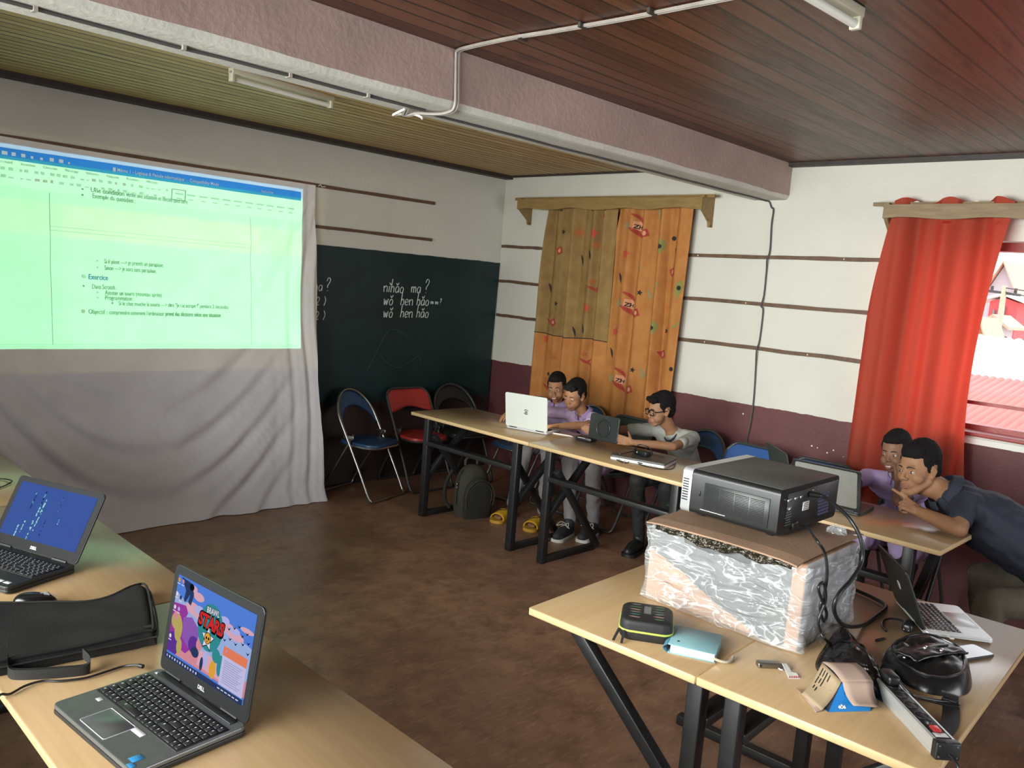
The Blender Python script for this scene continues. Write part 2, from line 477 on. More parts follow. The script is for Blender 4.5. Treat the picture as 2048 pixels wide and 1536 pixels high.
M_paint = mat('chalky_white_paint', (0.75, 0.74, 0.70), .7)
batten('trim_4', (-4.6, 0, 2.322), (-0.826, 0, 2.334), .026, 'A')
batten('trim_5', (-2.6, 0, 2.03), (-0.832, 0, 2.029), .024, 'A')
for i, z in enumerate((2.036, 1.722, 1.412)):
    batten(f'trim_{6+i}', (0, -0.02, z + .012), (0, -0.66, z + .004), .026, 'B')
for i, (z, nl) in enumerate(((2.034, (.12, .78)), (1.716, (.38,)), (1.408, (.20, .68)))):
    batten(f'trim_{9+i}', (0, -1.90, z), (0, -3.56, z + (.022, .004, -.002)[i]), (.026, .027, .027)[i], 'B', nl)
# small white paint specks on the dado
sp = MB()
for y, z, r in ((-2.6, .93, .006), (-3.28, .80, .005), (-3.13, .80, .0055), (-3.17, .795, .004), (-3.24, .775, .005), (-3.55, .93, .005), (-3.35, .77, .003), (-3.42, .76, .003)):
    sp.add([(-.0015, y + r * math.cos(k * PI / 4), z + r * math.sin(k * PI / 4)) for k in range(8)], [tuple(range(8))])
sp.build('paint_specks', M_paint, bpy.data.objects['wall_right'])

# ---- window 2 (right): red timber frame, guard bar, sill; window 1 behind the patterned curtain
M_redwood = mat('red_painted_timber', (0.30, 0.045, 0.040), .45, var=.25, vscale=14, bump=.15)
M_glass = mat('clear_window_glass', (1, 1, 1), 0.02, trans=1.0)
w2 = thing('window_2', None, None); struct(w2)
fm = MB()
fm.box((.17, -4.435, 2.165), (.10, 1.43, .05)); fm.box((.17, -4.435, 1.08), (.10, 1.43, .05))
fm.box((.17, -3.745, 1.62), (.10, .05, 1.06)); fm.box((.17, -5.125, 1.62), (.10, .05, 1.06))
fm.build('window_frame', M_redwood, w2)
MB().bar((.10, -3.72, 1.238), (.10, -5.15, 1.238), .022).build('guard_bar', M_redwood, w2)
MB().rbox((.10, -4.435, 1.062), (.26, 1.43, .022), .004).build('window_sill', M_redwood, w2)
MB().box((-.004, -4.435, 1.020), (.012, 1.6, .034)).build('plaster_edge', M_paint, w2)
w1 = thing('window_1', None, None); struct(w1)
fm = MB()
fm.box((.10, -1.27, 2.33), (.08, 1.3, .06)); fm.box((.10, -1.27, 1.05), (.08, 1.3, .06))
fm.box((.10, -.65, 1.69), (.08, .06, 1.28)); fm.box((.10, -1.89, 1.69), (.08, .06, 1.28)); fm.box((.10, -1.27, 1.69), (.08, .07, 1.28))
fm.build('window_frame', M_redwood, w1)
for yy in (-.945, -1.595):
    sm_ = MB()
    sm_.box((.12, yy, 1.66), (.03, .57, 1.16))
    for k in range(5): sm_.box((.10, yy - .23 + k * .115, 1.66), (.014, .1, 1.14))
    sm_.build('shutter', M_redwood, w1)
# ================================================================ CLOTH, BOARD, CABLES, LAMPS, THE VIEW OUTSIDE
def on_plane(axis, val, px, py):
    """point of a real plane (axis = val) seen at that place of the 2048 x 1536 photograph"""
    f = 1664.3548616
    d = _f + _r * ((px - 1024) / f) - _u * ((py - 768) / f)
    t = (val - CAM[axis]) / d[axis]
    return CAM + d * t

# ---- the white sheet hung over the board
def ridge(t):            # soft fold profile
    return math.sin(t) + .35 * math.sin(2 * t + .7)
def sheet_y(x, z):
    s = max(0.0, 1 - z / 2.32)
    y = .020 + .275 * s ** 1.45
    xr = -1.955 - x                       # distance from the right hem
    dx = x + 3.15
    low = min(1, max(0, (1.35 - z) / 0.9))
    # hanging swags between the two upper corners
    ph = (z - .62 * dx * dx - .10 * math.sin(x * 2.3)) * 2 * PI / .29
    wv = .55 + .45 * noise.noise(V(x * .9, z * 1.3, 5))
    y += (.004 + .030 * low) * ridge(ph) * wv * min(1, abs(dx) / .5 + .25) * min(1, max(0, (xr - .12) / .55))
    # fan of pulls from the upper right corner
    ang = math.atan2(xr + .02, 2.36 - z)
    dist = math.hypot(xr, 2.34 - z)
    y += .0045 * ridge(ang * 22 + 1) * min(1, dist / .4) * (1 if xr < 1.3 else max(0, 1 - (xr - 1.3) / .5))
    angl = math.atan2(4.5 + x, 2.36 - z)
    y += .0040 * ridge(angl * 20 + 2) * max(0, min(1, (-3.1 - x) / .4))
    # upright folds along the right hem
    hem = max(0, 1 - xr / .42)
    y += .013 * hem * ridge(xr * (50 - 9 * s) + .8 * math.sin(z * 3) + 2.5 * noise.noise(V(z * 1.1, 3, xr * 2))) * min(1, .25 + s * 1.6)
    y += .0050 * noise.noise(V(x * 6 - z * 3, z * 7, 2)) * (.3 + low) + .0030 * abs(noise.noise(V(x * 17 + z * 12, z * 14 - x * 5, 7))) * (.2 + low * 1.2)
    return -max(y, .013)
M_sheet = mat('white_cotton_sheet', (0.70, 0.69, 0.72), .85, var=.06, vscale=5, bump=.15, bscale=350, sheen=.1)
sheet = MB()
def sheet_pt(u, v):
    z = 2.322 * (1 - v) + .004
    x = -4.5 + (2.545 + .012 * math.sin(z * 5) - .02 * (1 - v)) * u
    z -= .035 * math.sin(PI * u) ** 2 * (1 - v) ** 3 * 0.3
    y = sheet_y(x, z)
    if v > .94: y -= .05 * ((v - .94) / .06) ** 2
    return (x, y, z)
sheet.grid(sheet_pt, 250, 200)
sheet_o = tag(sheet.build('projection_sheet', M_sheet), 'white cotton sheet hung on the back wall as a projection screen', 'sheet')
M_ptext = mat('painted_projection_dark_lettering', (0.17, 0.235, 0.185), .9)  # projected lettering put in as colour on thin meshes over the cloth
M_pblue = mat('painted_projection_blue_lettering', (0.10, 0.18, 0.42), .9)
M_pgrey = mat('painted_projection_grey_lettering', (0.40, 0.44, 0.41), .9)
M_pwhite = emat('glowing_decal_white_lettering', (0.70, 0.90, 0.92), .65)  # glowing decal stands in for the projector's white lettering
M_pline = mat('painted_projection_hairline', (0.40, 0.46, 0.42), .9)
M_pred = mat('painted_projection_red_lettering', (0.44, 0.34, 0.33), .9)
pt = MB()
def cloth_add(vs, fs, mi):
    pt.cur = mi
    pt.add([(x, sheet_y(x, z) - (.0065 if mi == 3 else .0035), z) for x, z in vs], fs)
def ptext(body, x, z, w, h, mi=0, bold=0.0):
    vs, fs = text_mesh(body, 1.0, bold)
    x1 = max(v.x for v in vs)
    sx = w / x1
    # split long faces is not needed: glyphs are small against the folds
    cloth_add([(x + v.x * sx, z + v.y * h) for v in vs], fs, mi)
def prect(x0, z0, x1, z1, mi, n=10):
    vs = [(x0 + (x1 - x0) * i / n, z) for z in (z0, z1) for i in range(n + 1)]
    cloth_add(vs, [(i, i + 1, n + 2 + i, n + 1 + i) for i in range(n)], mi)
for k in range(4): prect(-4.11, 2.1985 + k * .0158, -2.107, 2.1985 + (k + 1) * .0158, 6, 90)  # blue title bar painted on the cloth in place of projected light
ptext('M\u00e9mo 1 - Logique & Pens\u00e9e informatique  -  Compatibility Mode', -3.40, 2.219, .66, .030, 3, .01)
prect(-3.425, 2.217, -3.408, 2.241, 3, 2)
for i, w in enumerate((.03, .022, .022, .014, .014, .022, .024, .01)): prect(-4.03 + i * .05, 2.222, -4.03 + i * .05 + w, 2.222 + min(w, .02), 3, 2)
ptext('Rechercher', -2.42, 2.219, .09, .026, 3)
for i, t in enumerate(('Accueil', 'Insertion', 'Dessin', 'Mise en page', 'R\u00e9f\u00e9rences', 'Publipostage', 'R\u00e9vision', 'Affichage')):
    ptext(t, -4.05 + i * .118, 2.176, .075, .022, 2)
rng = random.Random(3)
for row, zz in enumerate((2.138, 2.096)):
    x = -4.03
    while x < -3.08:
        w = rng.choice((.012, .018, .024, .02))
        prect(x, zz, x + w, zz + rng.choice((.006, .014, .016)), 2 if rng.random() < .8 else 5, 2)
        x += w + rng.choice((.014, .02, .034))
x = -3.04
for k in range(11):
    prect(x + .006, 2.128, x + .062, 2.137, 2, 3); prect(x + .016, 2.100, x + .050, 2.106, 2, 3)
    x += .082
for a, b in (((-3.055, 2.09), (-2.965, 2.094)), ((-3.055, 2.156), (-2.965, 2.16)), ((-3.057, 2.09), (-3.053, 2.16)), ((-2.967, 2.09), (-2.963, 2.16))): prect(a[0], a[1], b[0], b[1], 0, 3)
def bullet(x, z, r=.006, mi=0): cloth_add([(x + r * math.cos(k * PI / 4), z + r * math.sin(k * PI / 4)) for k in range(8)], [tuple(range(8))], mi)
bullet(-3.60, 2.085); ptext('Une', -3.555, 2.074, .060, .042); ptext('condition', -3.485, 2.074, .13, .042, 0, .018); ptext('v\u00e9rifie une situation et d\u00e9cide quoi faire.', -3.345, 2.074, .40, .042)
bullet(-3.60, 2.050); ptext('Exemple du quotidien :', -3.545, 2.039, .26, .042)
for z, t, w in ((1.650, 'Si il pleut \u2014> je prends un parapluie.', .37), (1.610, 'Sinon \u2014> je sors sans parapluie.', .325)):
    bullet(-3.52, z + .012, .006, 2); ptext(t, -3.48, z, w, .040)
ptext('Exercice', -3.575, 1.548, .115, .044, 1, .015); bullet(-3.60, 1.562, .012, 4)
bullet(-3.60, 1.505); ptext('Dans Scratch :', -3.555, 1.492, .15, .040)
bullet(-3.52, 1.470, .006, 2); ptext('Ajouter un souris (nouveau sprite)', -3.478, 1.458, .35, .040)
bullet(-3.52, 1.438, .006, 2); ptext('Programmation :', -3.478, 1.427, .175, .040)
bullet(-3.435, 1.408); ptext('Si le chat touche la souris \u2014> dire "Je t\'ai attrap\u00e9 !" pendant 2 secondes', -3.40, 1.396, .73, .038)
bullet(-3.605, 1.352, .012, 5); ptext('Objectif :', -3.575, 1.338, .11, .040); ptext('comprendre comment l\'ordinateur', -3.455, 1.338, .34, .040); ptext('prend des d\u00e9cisions selon une situation', -3.108, 1.338, .38, .040, 0, .014)
for x0, x1, z in ((-3.78, -2.52, 1.845), (-3.78, -2.52, 1.822), (-4.08, -2.14, 1.150), (-4.08, -2.14, 1.138)): prect(x0, z, x1, z + .0022, 4, 60)
for x in (-3.782, -2.50): 
    vs = [(x + d, 1.15 + .89 * i / 30) for i in range(31) for d in (0, .002)]
    cloth_add(vs, [(2 * i, 2 * i + 1, 2 * i + 3, 2 * i + 2) for i in range(30)], 4)
pto = pt.build('painted_projection_page', [M_ptext, M_pblue, M_pgrey, M_pwhite, M_pline, M_pred, mat('painted_projection_title_bar', (0.035, 0.21, 0.50), .9)], sheet_o)
pto['label'] = 'painted-on copy of the projected text page with toolbar and bullet list'
cord = MB().tube([(-1.965, -.03, 2.325), (-1.95, -.03, 2.335), (-1.93, -.022, 2.322), (-1.90, -.018, 2.328)], .004, 6)
cord.build('corner_knot', M_sheet, sheet_o)

# ---- green chalkboard with handwriting
M_board = mat('dark_green_chalkboard', (0.008, 0.027, 0.027), .42, var=.35, vscale=1.7, bump=.05, bscale=20, spec=.35)
bd = MB()
nb_ = 60
top = [(-2.7 + 2.69 * i / nb_, 1.896 + .005 * noise.noise(V(i * .4, 0, 0))) for i in range(nb_ + 1)]
poly = [(-2.7, .672), (-.035, .672)] + [(p[0], p[1]) for p in top[::-1]]
bd.prism(poly, .003, .012, Matrix(((1, 0, 0, 0), (0, 0, -1, 0), (0, 1, 0, 0), (0, 0, 0, 1))))
board = tag(bd.build('chalkboard', M_board), 'dark green chalkboard with chalk handwriting on the back wall', 'chalkboard')
M_chalk = mat('white_chalk', (0.62, 0.66, 0.64), .95, var=.3, vscale=90)
GL = {'n': [[(0, .5), (.06, 0)], [(.03, .3), (.2, .5), (.34, .42), (.36, 0)]], 'i': [[(.08, .5), (.05, 0)]], 'h': [[(.1, 1.1), (.04, 0)], [(.05, .3), (.2, .5), (.33, .4), (.34, 0)]],
      'a': [[(.36, .45), (.15, .5), (.02, .25), (.12, 0), (.32, .15), (.36, .45), (.36, 0)]], 'o': [[(.18, .5), (.02, .3), (.08, .02), (.28, .05), (.34, .35), (.18, .5)]],
      'm': [[(0, .5), (.03, 0)], [(.03, .35), (.16, .5), (.24, .4), (.25, 0)], [(.25, .35), (.38, .5), (.46, .4), (.47, 0)]], 'w': [[(0, .5), (.08, 0), (.2, .4), (.3, 0), (.42, .5)]],
      'e': [[(.04, .25), (.3, .28), (.28, .46), (.12, .5), (.02, .25), (.12, 0), (.3, .08)]], '?': [[(0, .9), (.12, 1.2), (.34, 1.1), (.3, .8), (.12, .5), (.13, .3)], [(.13, .08), (.14, .04)]],
      '2': [[(.0, .6), (.15, .75), (.28, .6), (.2, .3), (0, 0), (.32, .02)]], ')': [[(0, .85), (.16, .45), (.02, -.05)]], 'd': [[(.3, .45), (.1, .5), (.02, .2), (.14, 0), (.3, .2), (.34, 1.0), (.32, 0)]]}
CAR = [[(.06, .78), (.18, .62), (.32, .82)]]
def handwrite(mb, text, x, z, h, plane_y, r=.0035, slant=.08):
    i = 0
    while i < len(text):
        ch = text[i]
        if ch == ' ': x += .38 * h; i += 1; continue
        strokes = list(GL[ch]); w = max(p[0] for s in strokes for p in s)
        if i + 1 < len(text) and text[i + 1] == '^': strokes = strokes + CAR; i += 1
        for s in strokes:
            pts = [(x + (p[0] + slant * p[1]) * h, plane_y, z + p[1] * h) for p in s]
            mb.tube(smoothpath(pts, 4) if len(pts) > 2 else pts, r, 5)
        x += (w + .14) * h; i += 1
    return x
for args in (('ni^ha^o', -1.305, 1.572, .098, .0035), ('ma ?', -1.02, 1.580, .098, .0035), ('wo^', -1.295, 1.468, .098, .0035), ('hen', -1.125, 1.472, .098, .0035), ('ha^o', -.955, 1.476, .098, .0035), ('mi mi ?', -.80, 1.492, .042, .0025),
             ('wo^', -1.29, 1.366, .098, .0035), ('hen', -1.12, 1.370, .098, .0035), ('ha^o', -.95, 1.374, .098, .0035), ('na', -1.955, 1.552, .085, .0035), ('?', -1.845, 1.552, .085, .0035), ('2 )', -1.925, 1.445, .08, .0035), ('2 )', -1.925, 1.335, .08, .0035)):
    ck = MB(); handwrite(ck, args[0], args[1], args[2], args[3], -.0125, args[4]); ck.build('chalk_writing', M_chalk, board)
M_smear = mat('faint_chalk_smear', (0.035, 0.075, 0.073), .9)
sm2 = MB()
sm2.tube(smoothpath([(-1.42, -.0122, .93), (-1.33, -.0122, 1.10), (-1.22, -.0122, 1.26), (-1.10, -.0122, 1.25), (-1.02, -.0122, 1.2)], 8), .0018, 5)
sm2.tube(smoothpath([(-1.30, -.0122, 1.06), (-1.22, -.0122, .99), (-1.1, -.0122, .95), (-.98, -.0122, 1.0), (-.9, -.0122, 1.04), (-.86, -.0122, .99)], 8), .0018, 5)
sm2.build('chalk_smear', M_smear, board)

# ---- pelmet boards over the windows
M_pine = mat('varnished_pine_pelmet', (0.26, 0.165, 0.055), .5, col2=(0.19, 0.115, 0.038), vscale=6, bump=.12, stretch=(6, 1, 6))
M_pine2 = mat('grey_brown_pelmet_wood', (0.24, 0.165, 0.085), .6, col2=(0.16, 0.105, 0.055), vscale=6, bump=.15, stretch=(6, 1, 6))
def pelmet(y0, y1, ztop, zb, m, label, ends=(True, True), top_ext=0):
    t = thing('curtain_pelmet', label, 'pelmet', (0, y0, ztop))
    n = 70; D = .15
    L = abs(y1 - y0)
    rows = []
    for i in range(n + 1):
        u = i / n; y = -L * u
        b = zb - ztop + .007 * math.sin(u * 23) + .005 * noise.noise(V(u * 11, y0, 0))
        tp = .003 * math.sin(u * 5)
        rows.append([(-D, y, tp), (-D - .022, y, tp), (-D - .022, y, b), (-D, y, b)])
    m_ = MB(); vs = [p for r in rows for p in r]; fs = []
    for i in range(n):
        for k in range(4): fs.append((i * 4 + k, i * 4 + (k + 1) % 4, i * 4 + 4 + (k + 1) % 4, i * 4 + 4 + k))
    fs += [(3, 2, 1, 0), (n * 4, n * 4 + 1, n * 4 + 2, n * 4 + 3)]
    m_.add(vs, fs, None, False)
    m_.build('front_board', m, t)
    for e, yy in zip(ends, (-.012, -L + .012)):
        if not e: continue
        br = MB()
        # triangular side bracket tapering down to the wall
        P = [(0, .012), (-D, .012), (-D, zb - ztop - .005), (-.045, -.165), (-.035, -.205), (0, -.205)]
        br.prism([(p[0], p[1]) for p in P], yy - .011, yy + .011, Matrix(((1, 0, 0, 0), (0, 0, 1, 0), (0, 1, 0, 0), (0, 0, 0, 1))))
        b_ = br.build('bracket', m, t)
        MB().ball((-.03, yy - .012, -.195), .006, 8).build('screw', M_trimdark, b_)
    MB().bar((-.10, .09, .010), (-.10, -L - .06, .010), .022).build('rod', m, t)
    return t
pelmet(-.335, -2.185, 2.447, 2.362, M_pine, 'golden pine pelmet board above the patterned orange curtains')
pl2 = pelmet(-3.465, -5.25, 2.380, 2.300, M_pine2, 'grey-brown pelmet board above the plain red curtain', (True, False))

# ---- curtains
M_cur = mat('orange_print_cotton', (0.35, 0.125, 0.027), .85, col2=(0.42, 0.175, 0.045), vscale=9, bump=.2, bscale=300)
M_cur_olive = mat('olive_print_cotton', (0.195, 0.110, 0.032), .85, col2=(0.27, 0.165, 0.055), vscale=9, bump=.2, bscale=300)
M_mot = [mat('print_brick_red', (0.30, 0.035, 0.022), .9), mat('print_black', (0.018, 0.012, 0.014), .9), mat('print_rose_red', (0.42, 0.06, 0.035), .9),
         mat('print_olive_green', (0.20, 0.19, 0.05), .9), mat('print_grey_green', (0.25, 0.20, 0.10), .9), mat('print_orange', (0.33, 0.10, 0.022), .9), mat('print_pale_pink', (0.55, 0.25, 0.14), .9)]
def cur1(y, z, seed, A=.029, base=-.085):
    t = (2.4 - z) / 1.7
    k = y * 2 * PI
    fade = .55 + .45 * t
    x = base - A * (math.sin(k / .165 + seed) * (1.0 - .35 * t) + .55 * math.sin(k / .105 + seed * 2 + .6 * z) * (1 - t * .6) + .4 * math.sin(k / .34 + 1.3 * seed))
    x += .006 * noise.noise(V(y * 9, z * 2.2, seed))
    return min(x, -.045)
def motif(mb, fn, poly, y, z, s, rot, mi, off=.0025, lvl=4):
    mb.cur = mi
    # resample the outline, rings towards its centre so that it follows the folds
    P = []
    n = len(poly)
    for i in range(n):
        a = poly[i]; b = poly[(i + 1) % n]; k_ = max(1, int(math.hypot(b[0] - a[0], b[1] - a[1]) * s / .012))
        for q in range(k_): P.append((a[0] + (b[0] - a[0]) * q / k_, a[1] + (b[1] - a[1]) * q / k_))
    cx = sum(p[0] for p in P) / len(P); cy = sum(p[1] for p in P) / len(P)
    c, sn = math.cos(rot), math.sin(rot)
    vs = []
    def put(px, py):
        yy = y - s * (c * px - sn * py); zz = z + s * (sn * px + c * py)
        vs.append((fn(yy, zz) - off, yy, zz))
    put(cx, cy)
    for l in range(1, lvl + 1):
        for p in P: put(cx + (p[0] - cx) * l / lvl, cy + (p[1] - cy) * l / lvl)
    m_ = len(P); fs = [(0, 1 + i, 1 + (i + 1) % m_) for i in range(m_)]
    for l in range(lvl - 1):
        a = 1 + l * m_; b = a + m_
        fs += [(a + i, b + i, b + (i + 1) % m_, a + (i + 1) % m_) for i in range(m_)]
    mb.add(vs, fs)
LEAF = [(math.sin(PI * i / 10) * .32, 1 - 2 * i / 10) for i in range(11)] + [(-math.sin(PI * i / 10) * .12, -1 + 2 * i / 10) for i in range(1, 10)]
DROP = [(.55 * math.sin(2 * PI * i / 16) * (1 - .55 * math.cos(2 * PI * i / 16 * .5) ** 2 * 0), math.cos(2 * PI * i / 16) - (.7 if i == 8 else 0)) for i in range(16)]
CAP = [(math.cos(PI * i / 10), .55 * math.sin(PI * i / 10)) for i in range(11)] + [(-.3, .12), (.4, .12)]
SQ = [(-.8, -.9), (.9, -.8), (.8, .9), (-.9, .8)]
def crop_pt(cx, cy): return on_plane(0, -.10, 980 + cx / 3.2, 340 + cy / 3.2)
def motifs(mb, fn, items, first):
    for kind, cx, cy in items:
        p = crop_pt(cx, cy); y, z = p.y, p.z; r0 = -.18
        def M_(poly, dy, dz, s, rot, mi, off=.0025): motif(mb, fn, poly, y - dy, z + dz, s, rot, first + mi, off)
        if kind == 'bs': M_(starpoly(5, 1, .45), 0, 0, .024, r0, 1)
        elif kind == 'rs': M_(starpoly(5, 1, .5), 0, 0, .042, r0, 2)
        elif kind == 'sq': M_(SQ, 0, 0, .034, r0 + .5, 0); M_(ellpoly(.5, .62, 12), 0, 0, .030, r0, 6, .004)
        elif kind == 'lf': M_(LEAF, 0, 0, .048, .35, 1); 
        elif kind == 'dot': M_(ellpoly(1, 1, 12), 0, 0, .017, 0, 1)
        elif kind == 'cap':
            M_(CAP, 0, .055, .056, r0 - .55, 0); M_(LEAF, 0, -.05, .075, r0 + 1.1, 0); M_(starpoly(7, 1, .5), -.07, .005, .038, 0, 4)
            M_(SQ, .012, .005, .040, r0, 6, .002)
            vs, fs = text_mesh('ZH', .042, .0015)
            mb.cur = first + 1
            c, s_ = math.cos(r0), math.sin(r0)
            q = []
            for v in vs:
                yy = y - (-.018 + c * v.x - s_ * v.y); zz = z - .012 + s_ * v.x + c * v.y
                q.append((fn(yy, zz) - .0045, yy, zz))
            mb.add(q, fs)
        elif kind == 'eye': M_(DROP, 0, 0, .058, r0, 3); M_(ellpoly(1, 1, 12), 0, .0, .018, 0, 1, .004)
        elif kind == 'gg': M_(LEAF, 0, 0, .05, r0 + .6, 4); M_(LEAF, .02, -.01, .04, r0 - .8, 4)
        elif kind == 'gl': M_(LEAF, 0, 0, .05, -.9, 3)
        elif kind == 'blob': M_(LEAF, 0, 0, .05, 1.0, 0); M_(SQ, .06, 0, .034, .5, 0); M_(ellpoly(.5, .5, 10), .06, 0, .03, 0, 6, .004); M_(starpoly(6, 1, .5), 0, .06, .03, 0, 5)
        elif kind == 'orn': M_(starpoly(8, 1, .35), 0, 0, .045, .2, 5)
# left panel (gathered, an olive upper part above a stitched seam)
f1 = lambda y, z: cur1(y, z, .4)
def yl1(z): return -.615 - .04 * max(0, min(1, (z - 1.2) / 1.2)) * 0 + (.045 if z < 1.6 else .045 * max(0, (2.36 - z) / .76)) - .045
def yr1(z): return -1.365 - .02 * (2.4 - z) / 1.7
cl = MB()
def zseam(y): return 1.318 + .01 * math.sin(y * 9) - (.006 if y < -.95 else 0)
for part, (za, zb_) in enumerate(((2.385, None), (None, .70))):
    cl.cur = part
    def fn(u, v, za=za, zb_=zb_):
        yy = None
        z1 = za if za else None
        # y depends on z a little: solve in two steps
        z0 = za if za is not None else 1.318; ze = zb_ if zb_ is not None else 1.318
        z = z0 + (ze - z0) * v
        y = yl1(z) + (yr1(z) - yl1(z)) * u
        zz0 = za if za is not None else zseam(y); zze = zb_ if zb_ is not None else zseam(y)
        z = zz0 + (zze - zz0) * v
        if za is not None and v < .12: z -= .06 * max(0, math.sin((u * 4.2 + .55) * 2 * PI) - .45) * (1 - v / .12)
        return (f1(y, z), y, z)
    cl.grid(fn, 150, 50)
motifs(cl, f1, [('bs', 465, 395), ('bs', 703, 630), ('bs', 418, 855), ('bs', 657, 1110), ('bs', 368, 1305), ('rs', 660, 405), ('rs', 610, 880), ('rs', 345, 1080), ('sq', 440, 515), ('sq', 730, 290),
                ('lf', 575, 575), ('lf', 635, 540), ('lf', 365, 755), ('lf', 525, 1035), ('lf', 588, 1015), ('blob', 640, 760), ('blob', 365, 970), ('blob', 590, 1225), ('blob', 345, 1385), ('dot', 500, 610), ('orn', 480, 780), ('orn', 670, 480), ('orn', 660, 930), ('orn', 460, 1110), ('orn', 400, 1200), ('orn', 570, 400), ('orn', 560, 1320)], 2)
clo = tag(cl.build('printed_curtain', [M_cur_olive, M_cur] + M_mot), 'orange printed curtain panel with an olive upper part, nearer the corner', 'curtain')
sm3 = MB(); sm3.tube([(f1(y, zseam(y)) - .003, y, zseam(y)) for y in [yl1(1.3) + (yr1(1.3) - yl1(1.3)) * i / 80 for i in range(81)]], .0035, 6)
sm3.build('stitched_seam', M_mot[1], clo)
f2 = lambda y, z: cur1(y, z, 2.1, .024) + .035 * math.exp(-((y + 1.905 - .02 * z) / .018) ** 2) - .02 * math.exp(-((y + 1.86 - .02 * z) / .022) ** 2)
def yl2(z): return -1.372 - .012 * (2.4 - z) - (.02 if z > 2.2 else 0) * (z - 2.2) / .2
def yr2(z): return -2.065 + .02 * (2.4 - z)
cr = MB(); cr.cur = 0
def fn(u, v):
    z = 2.385 + (.70 - 2.385) * v; y = yl2(z) + (yr2(z) - yl2(z)) * u
    return (f2(y, z), y, z)
cr.grid(fn, 150, 100)
motifs(cr, f2, [('cap', 925, 360), ('cap', 870, 860), ('cap', 815, 1345), ('sq', 990, 405), ('sq', 930, 915), ('sq', 885, 1405), ('sq', 1150, 650), ('sq', 1080, 1180), ('rs', 868, 535), ('rs', 800, 1035), ('lf', 830, 690), ('lf', 772, 1170),
                ('bs', 958, 785), ('bs', 910, 1280), ('bs', 1108, 1030), ('bs', 1175, 510), ('eye', 1095, 490), ('eye', 1205, 755), ('eye', 1045, 1010), ('gg', 1010, 795), ('gg', 960, 1300), ('gg', 935, 620), ('gl', 1060, 740), ('gl', 1180, 990), ('dot', 1155, 1275), ('dot', 1155, 435), ('gg', 1080, 280)], 1)
tag(cr.build('printed_curtain', [M_cur] + M_mot), 'orange printed curtain panel with red caps and stars, farther from the corner', 'curtain')

def thin_cloth(name, col, tcol):
    m = bpy.data.materials.new(name); m.use_nodes = True
    nt = m.node_tree; N = nt.nodes; L = nt.links; b = N['Principled BSDF']; b.inputs['Base Color'].default_value = (*col, 1); b.inputs['Roughness'].default_value = .8
    t = N.new('ShaderNodeBsdfTranslucent'); t.inputs[0].default_value = (*tcol, 1)
    mx = N.new('ShaderNodeMixShader'); mx.inputs[0].default_value = .5
    L.new(b.outputs[0], mx.inputs[1]); L.new(t.outputs[0], mx.inputs[2]); L.new(mx.outputs[0], N['Material Output'].inputs[0])
    return m
M_redc = thin_cloth('thin_red_curtain_cloth', (0.36, 0.072, 0.038), (0.85, 0.055, 0.035))
def red_x(y, z):
    t = (2.36 - z) / 1.9
    u = (-3.45 - y) / .66
    x = -.115 - .045 * math.sin(u * 2 * PI * 2.1 + .5 - .5 * t) * (1 - .25 * t) - .016 * math.sin(u * 2 * PI * 5.3 + 1.2 + t)
    x -= .014 * math.sin((u * 7 - t * 3.2) * 1.9) * max(0, min(1, (u - .4) * 4)) * .8
    x += .006 * noise.noise(V(y * 8, z * 3, 9))
    return max(min(x, -.02), -.140 if z > 2.27 else -9)
rc = MB()
def redpt(u, v):
    z = 2.415 + (.42 - 2.415) * v
    t = (2.36 - z) / 1.9
    yl = -3.515 + .09 * min(1, max(0, (2.36 - z) / .7)) + .03 * max(0, t - .4)
    yr = -4.165 + .05 * math.sin(min(1, max(0, t)) * PI) * 1.9
    y = yl + (yr - yl) * u
    if v < .05: z += .02 * math.sin(u * 2 * PI * 2.6) - .008
    return (red_x(y, z), y, z)
rc.grid(redpt, 130, 110)
redc = tag(rc.build('red_curtain', M_redc), 'plain red curtain drawn beside the open window, lit from behind', 'curtain')
M_ring = mat('cream_plastic_ring', (0.72, 0.66, 0.52), .35)
for yy in (-3.63, -3.96):
    rg = MB(); rg.tube([(-.10, yy + .02 * math.cos(a), 2.385 + .02 * math.sin(a)) for a in [k * PI / 8 for k in range(16)]], .005, 8, True)
    rg.build('curtain_ring', M_ring, redc)

# ---- wiring
M_wire = mat('painted_grey_cable', (0.30, 0.27, 0.24), .5, var=.2, vscale=12)
M_wired = mat('dark_cable', (0.06, 0.055, 0.055), .5)
def beamwire(): 
    pts = []
    for i in range(60):
        x = -8 + 4.90 * i / 59
        pts.append((x, -2.635 + .012 * noise.noise(V(x * 2, 1, 1)), BEAMZ - .006 - .004 * abs(noise.noise(V(x * 3, 0, 0)))))
    return pts
wm = MB(); wm.tube(beamwire(), .0065, 6)
wa = tag(wm.build('beam_cable', M_wired), 'dark cable running under the beam left of the junction', 'cable')
for x in (-4.6, -4.15, -3.75, -3.4): MB().box((x, -2.635, BEAMZ - .007), (.012, .03, .016)).build('cable_clip', M_wire, wa)
loop = [(-3.18, -2.60, BEAMZ - .012), (-3.155, -2.56, BEAMZ - .030), (-3.12, -2.60, BEAMZ - .018), (-3.07, -2.66, BEAMZ - .016), (-3.052, -2.72, BEAMZ - .012), (-3.050, BEAMF - .010, BEAMZ + .01), (-3.052, BEAMF - .010, BEAMZ + .10), (-3.060, BEAMF - .010, CEIL - .03), (-3.065, BEAMF - .022, CEIL - .010), (-3.08, -2.86, CEIL - .009), (-3.085, -3.1, CEIL - .009), (-3.07, -3.3, CEIL - .009), (-3.055, -3.6, CEIL - .010), (-3.05, -3.95, CEIL - .009), (-3.05, -4.6, CEIL - .009)]
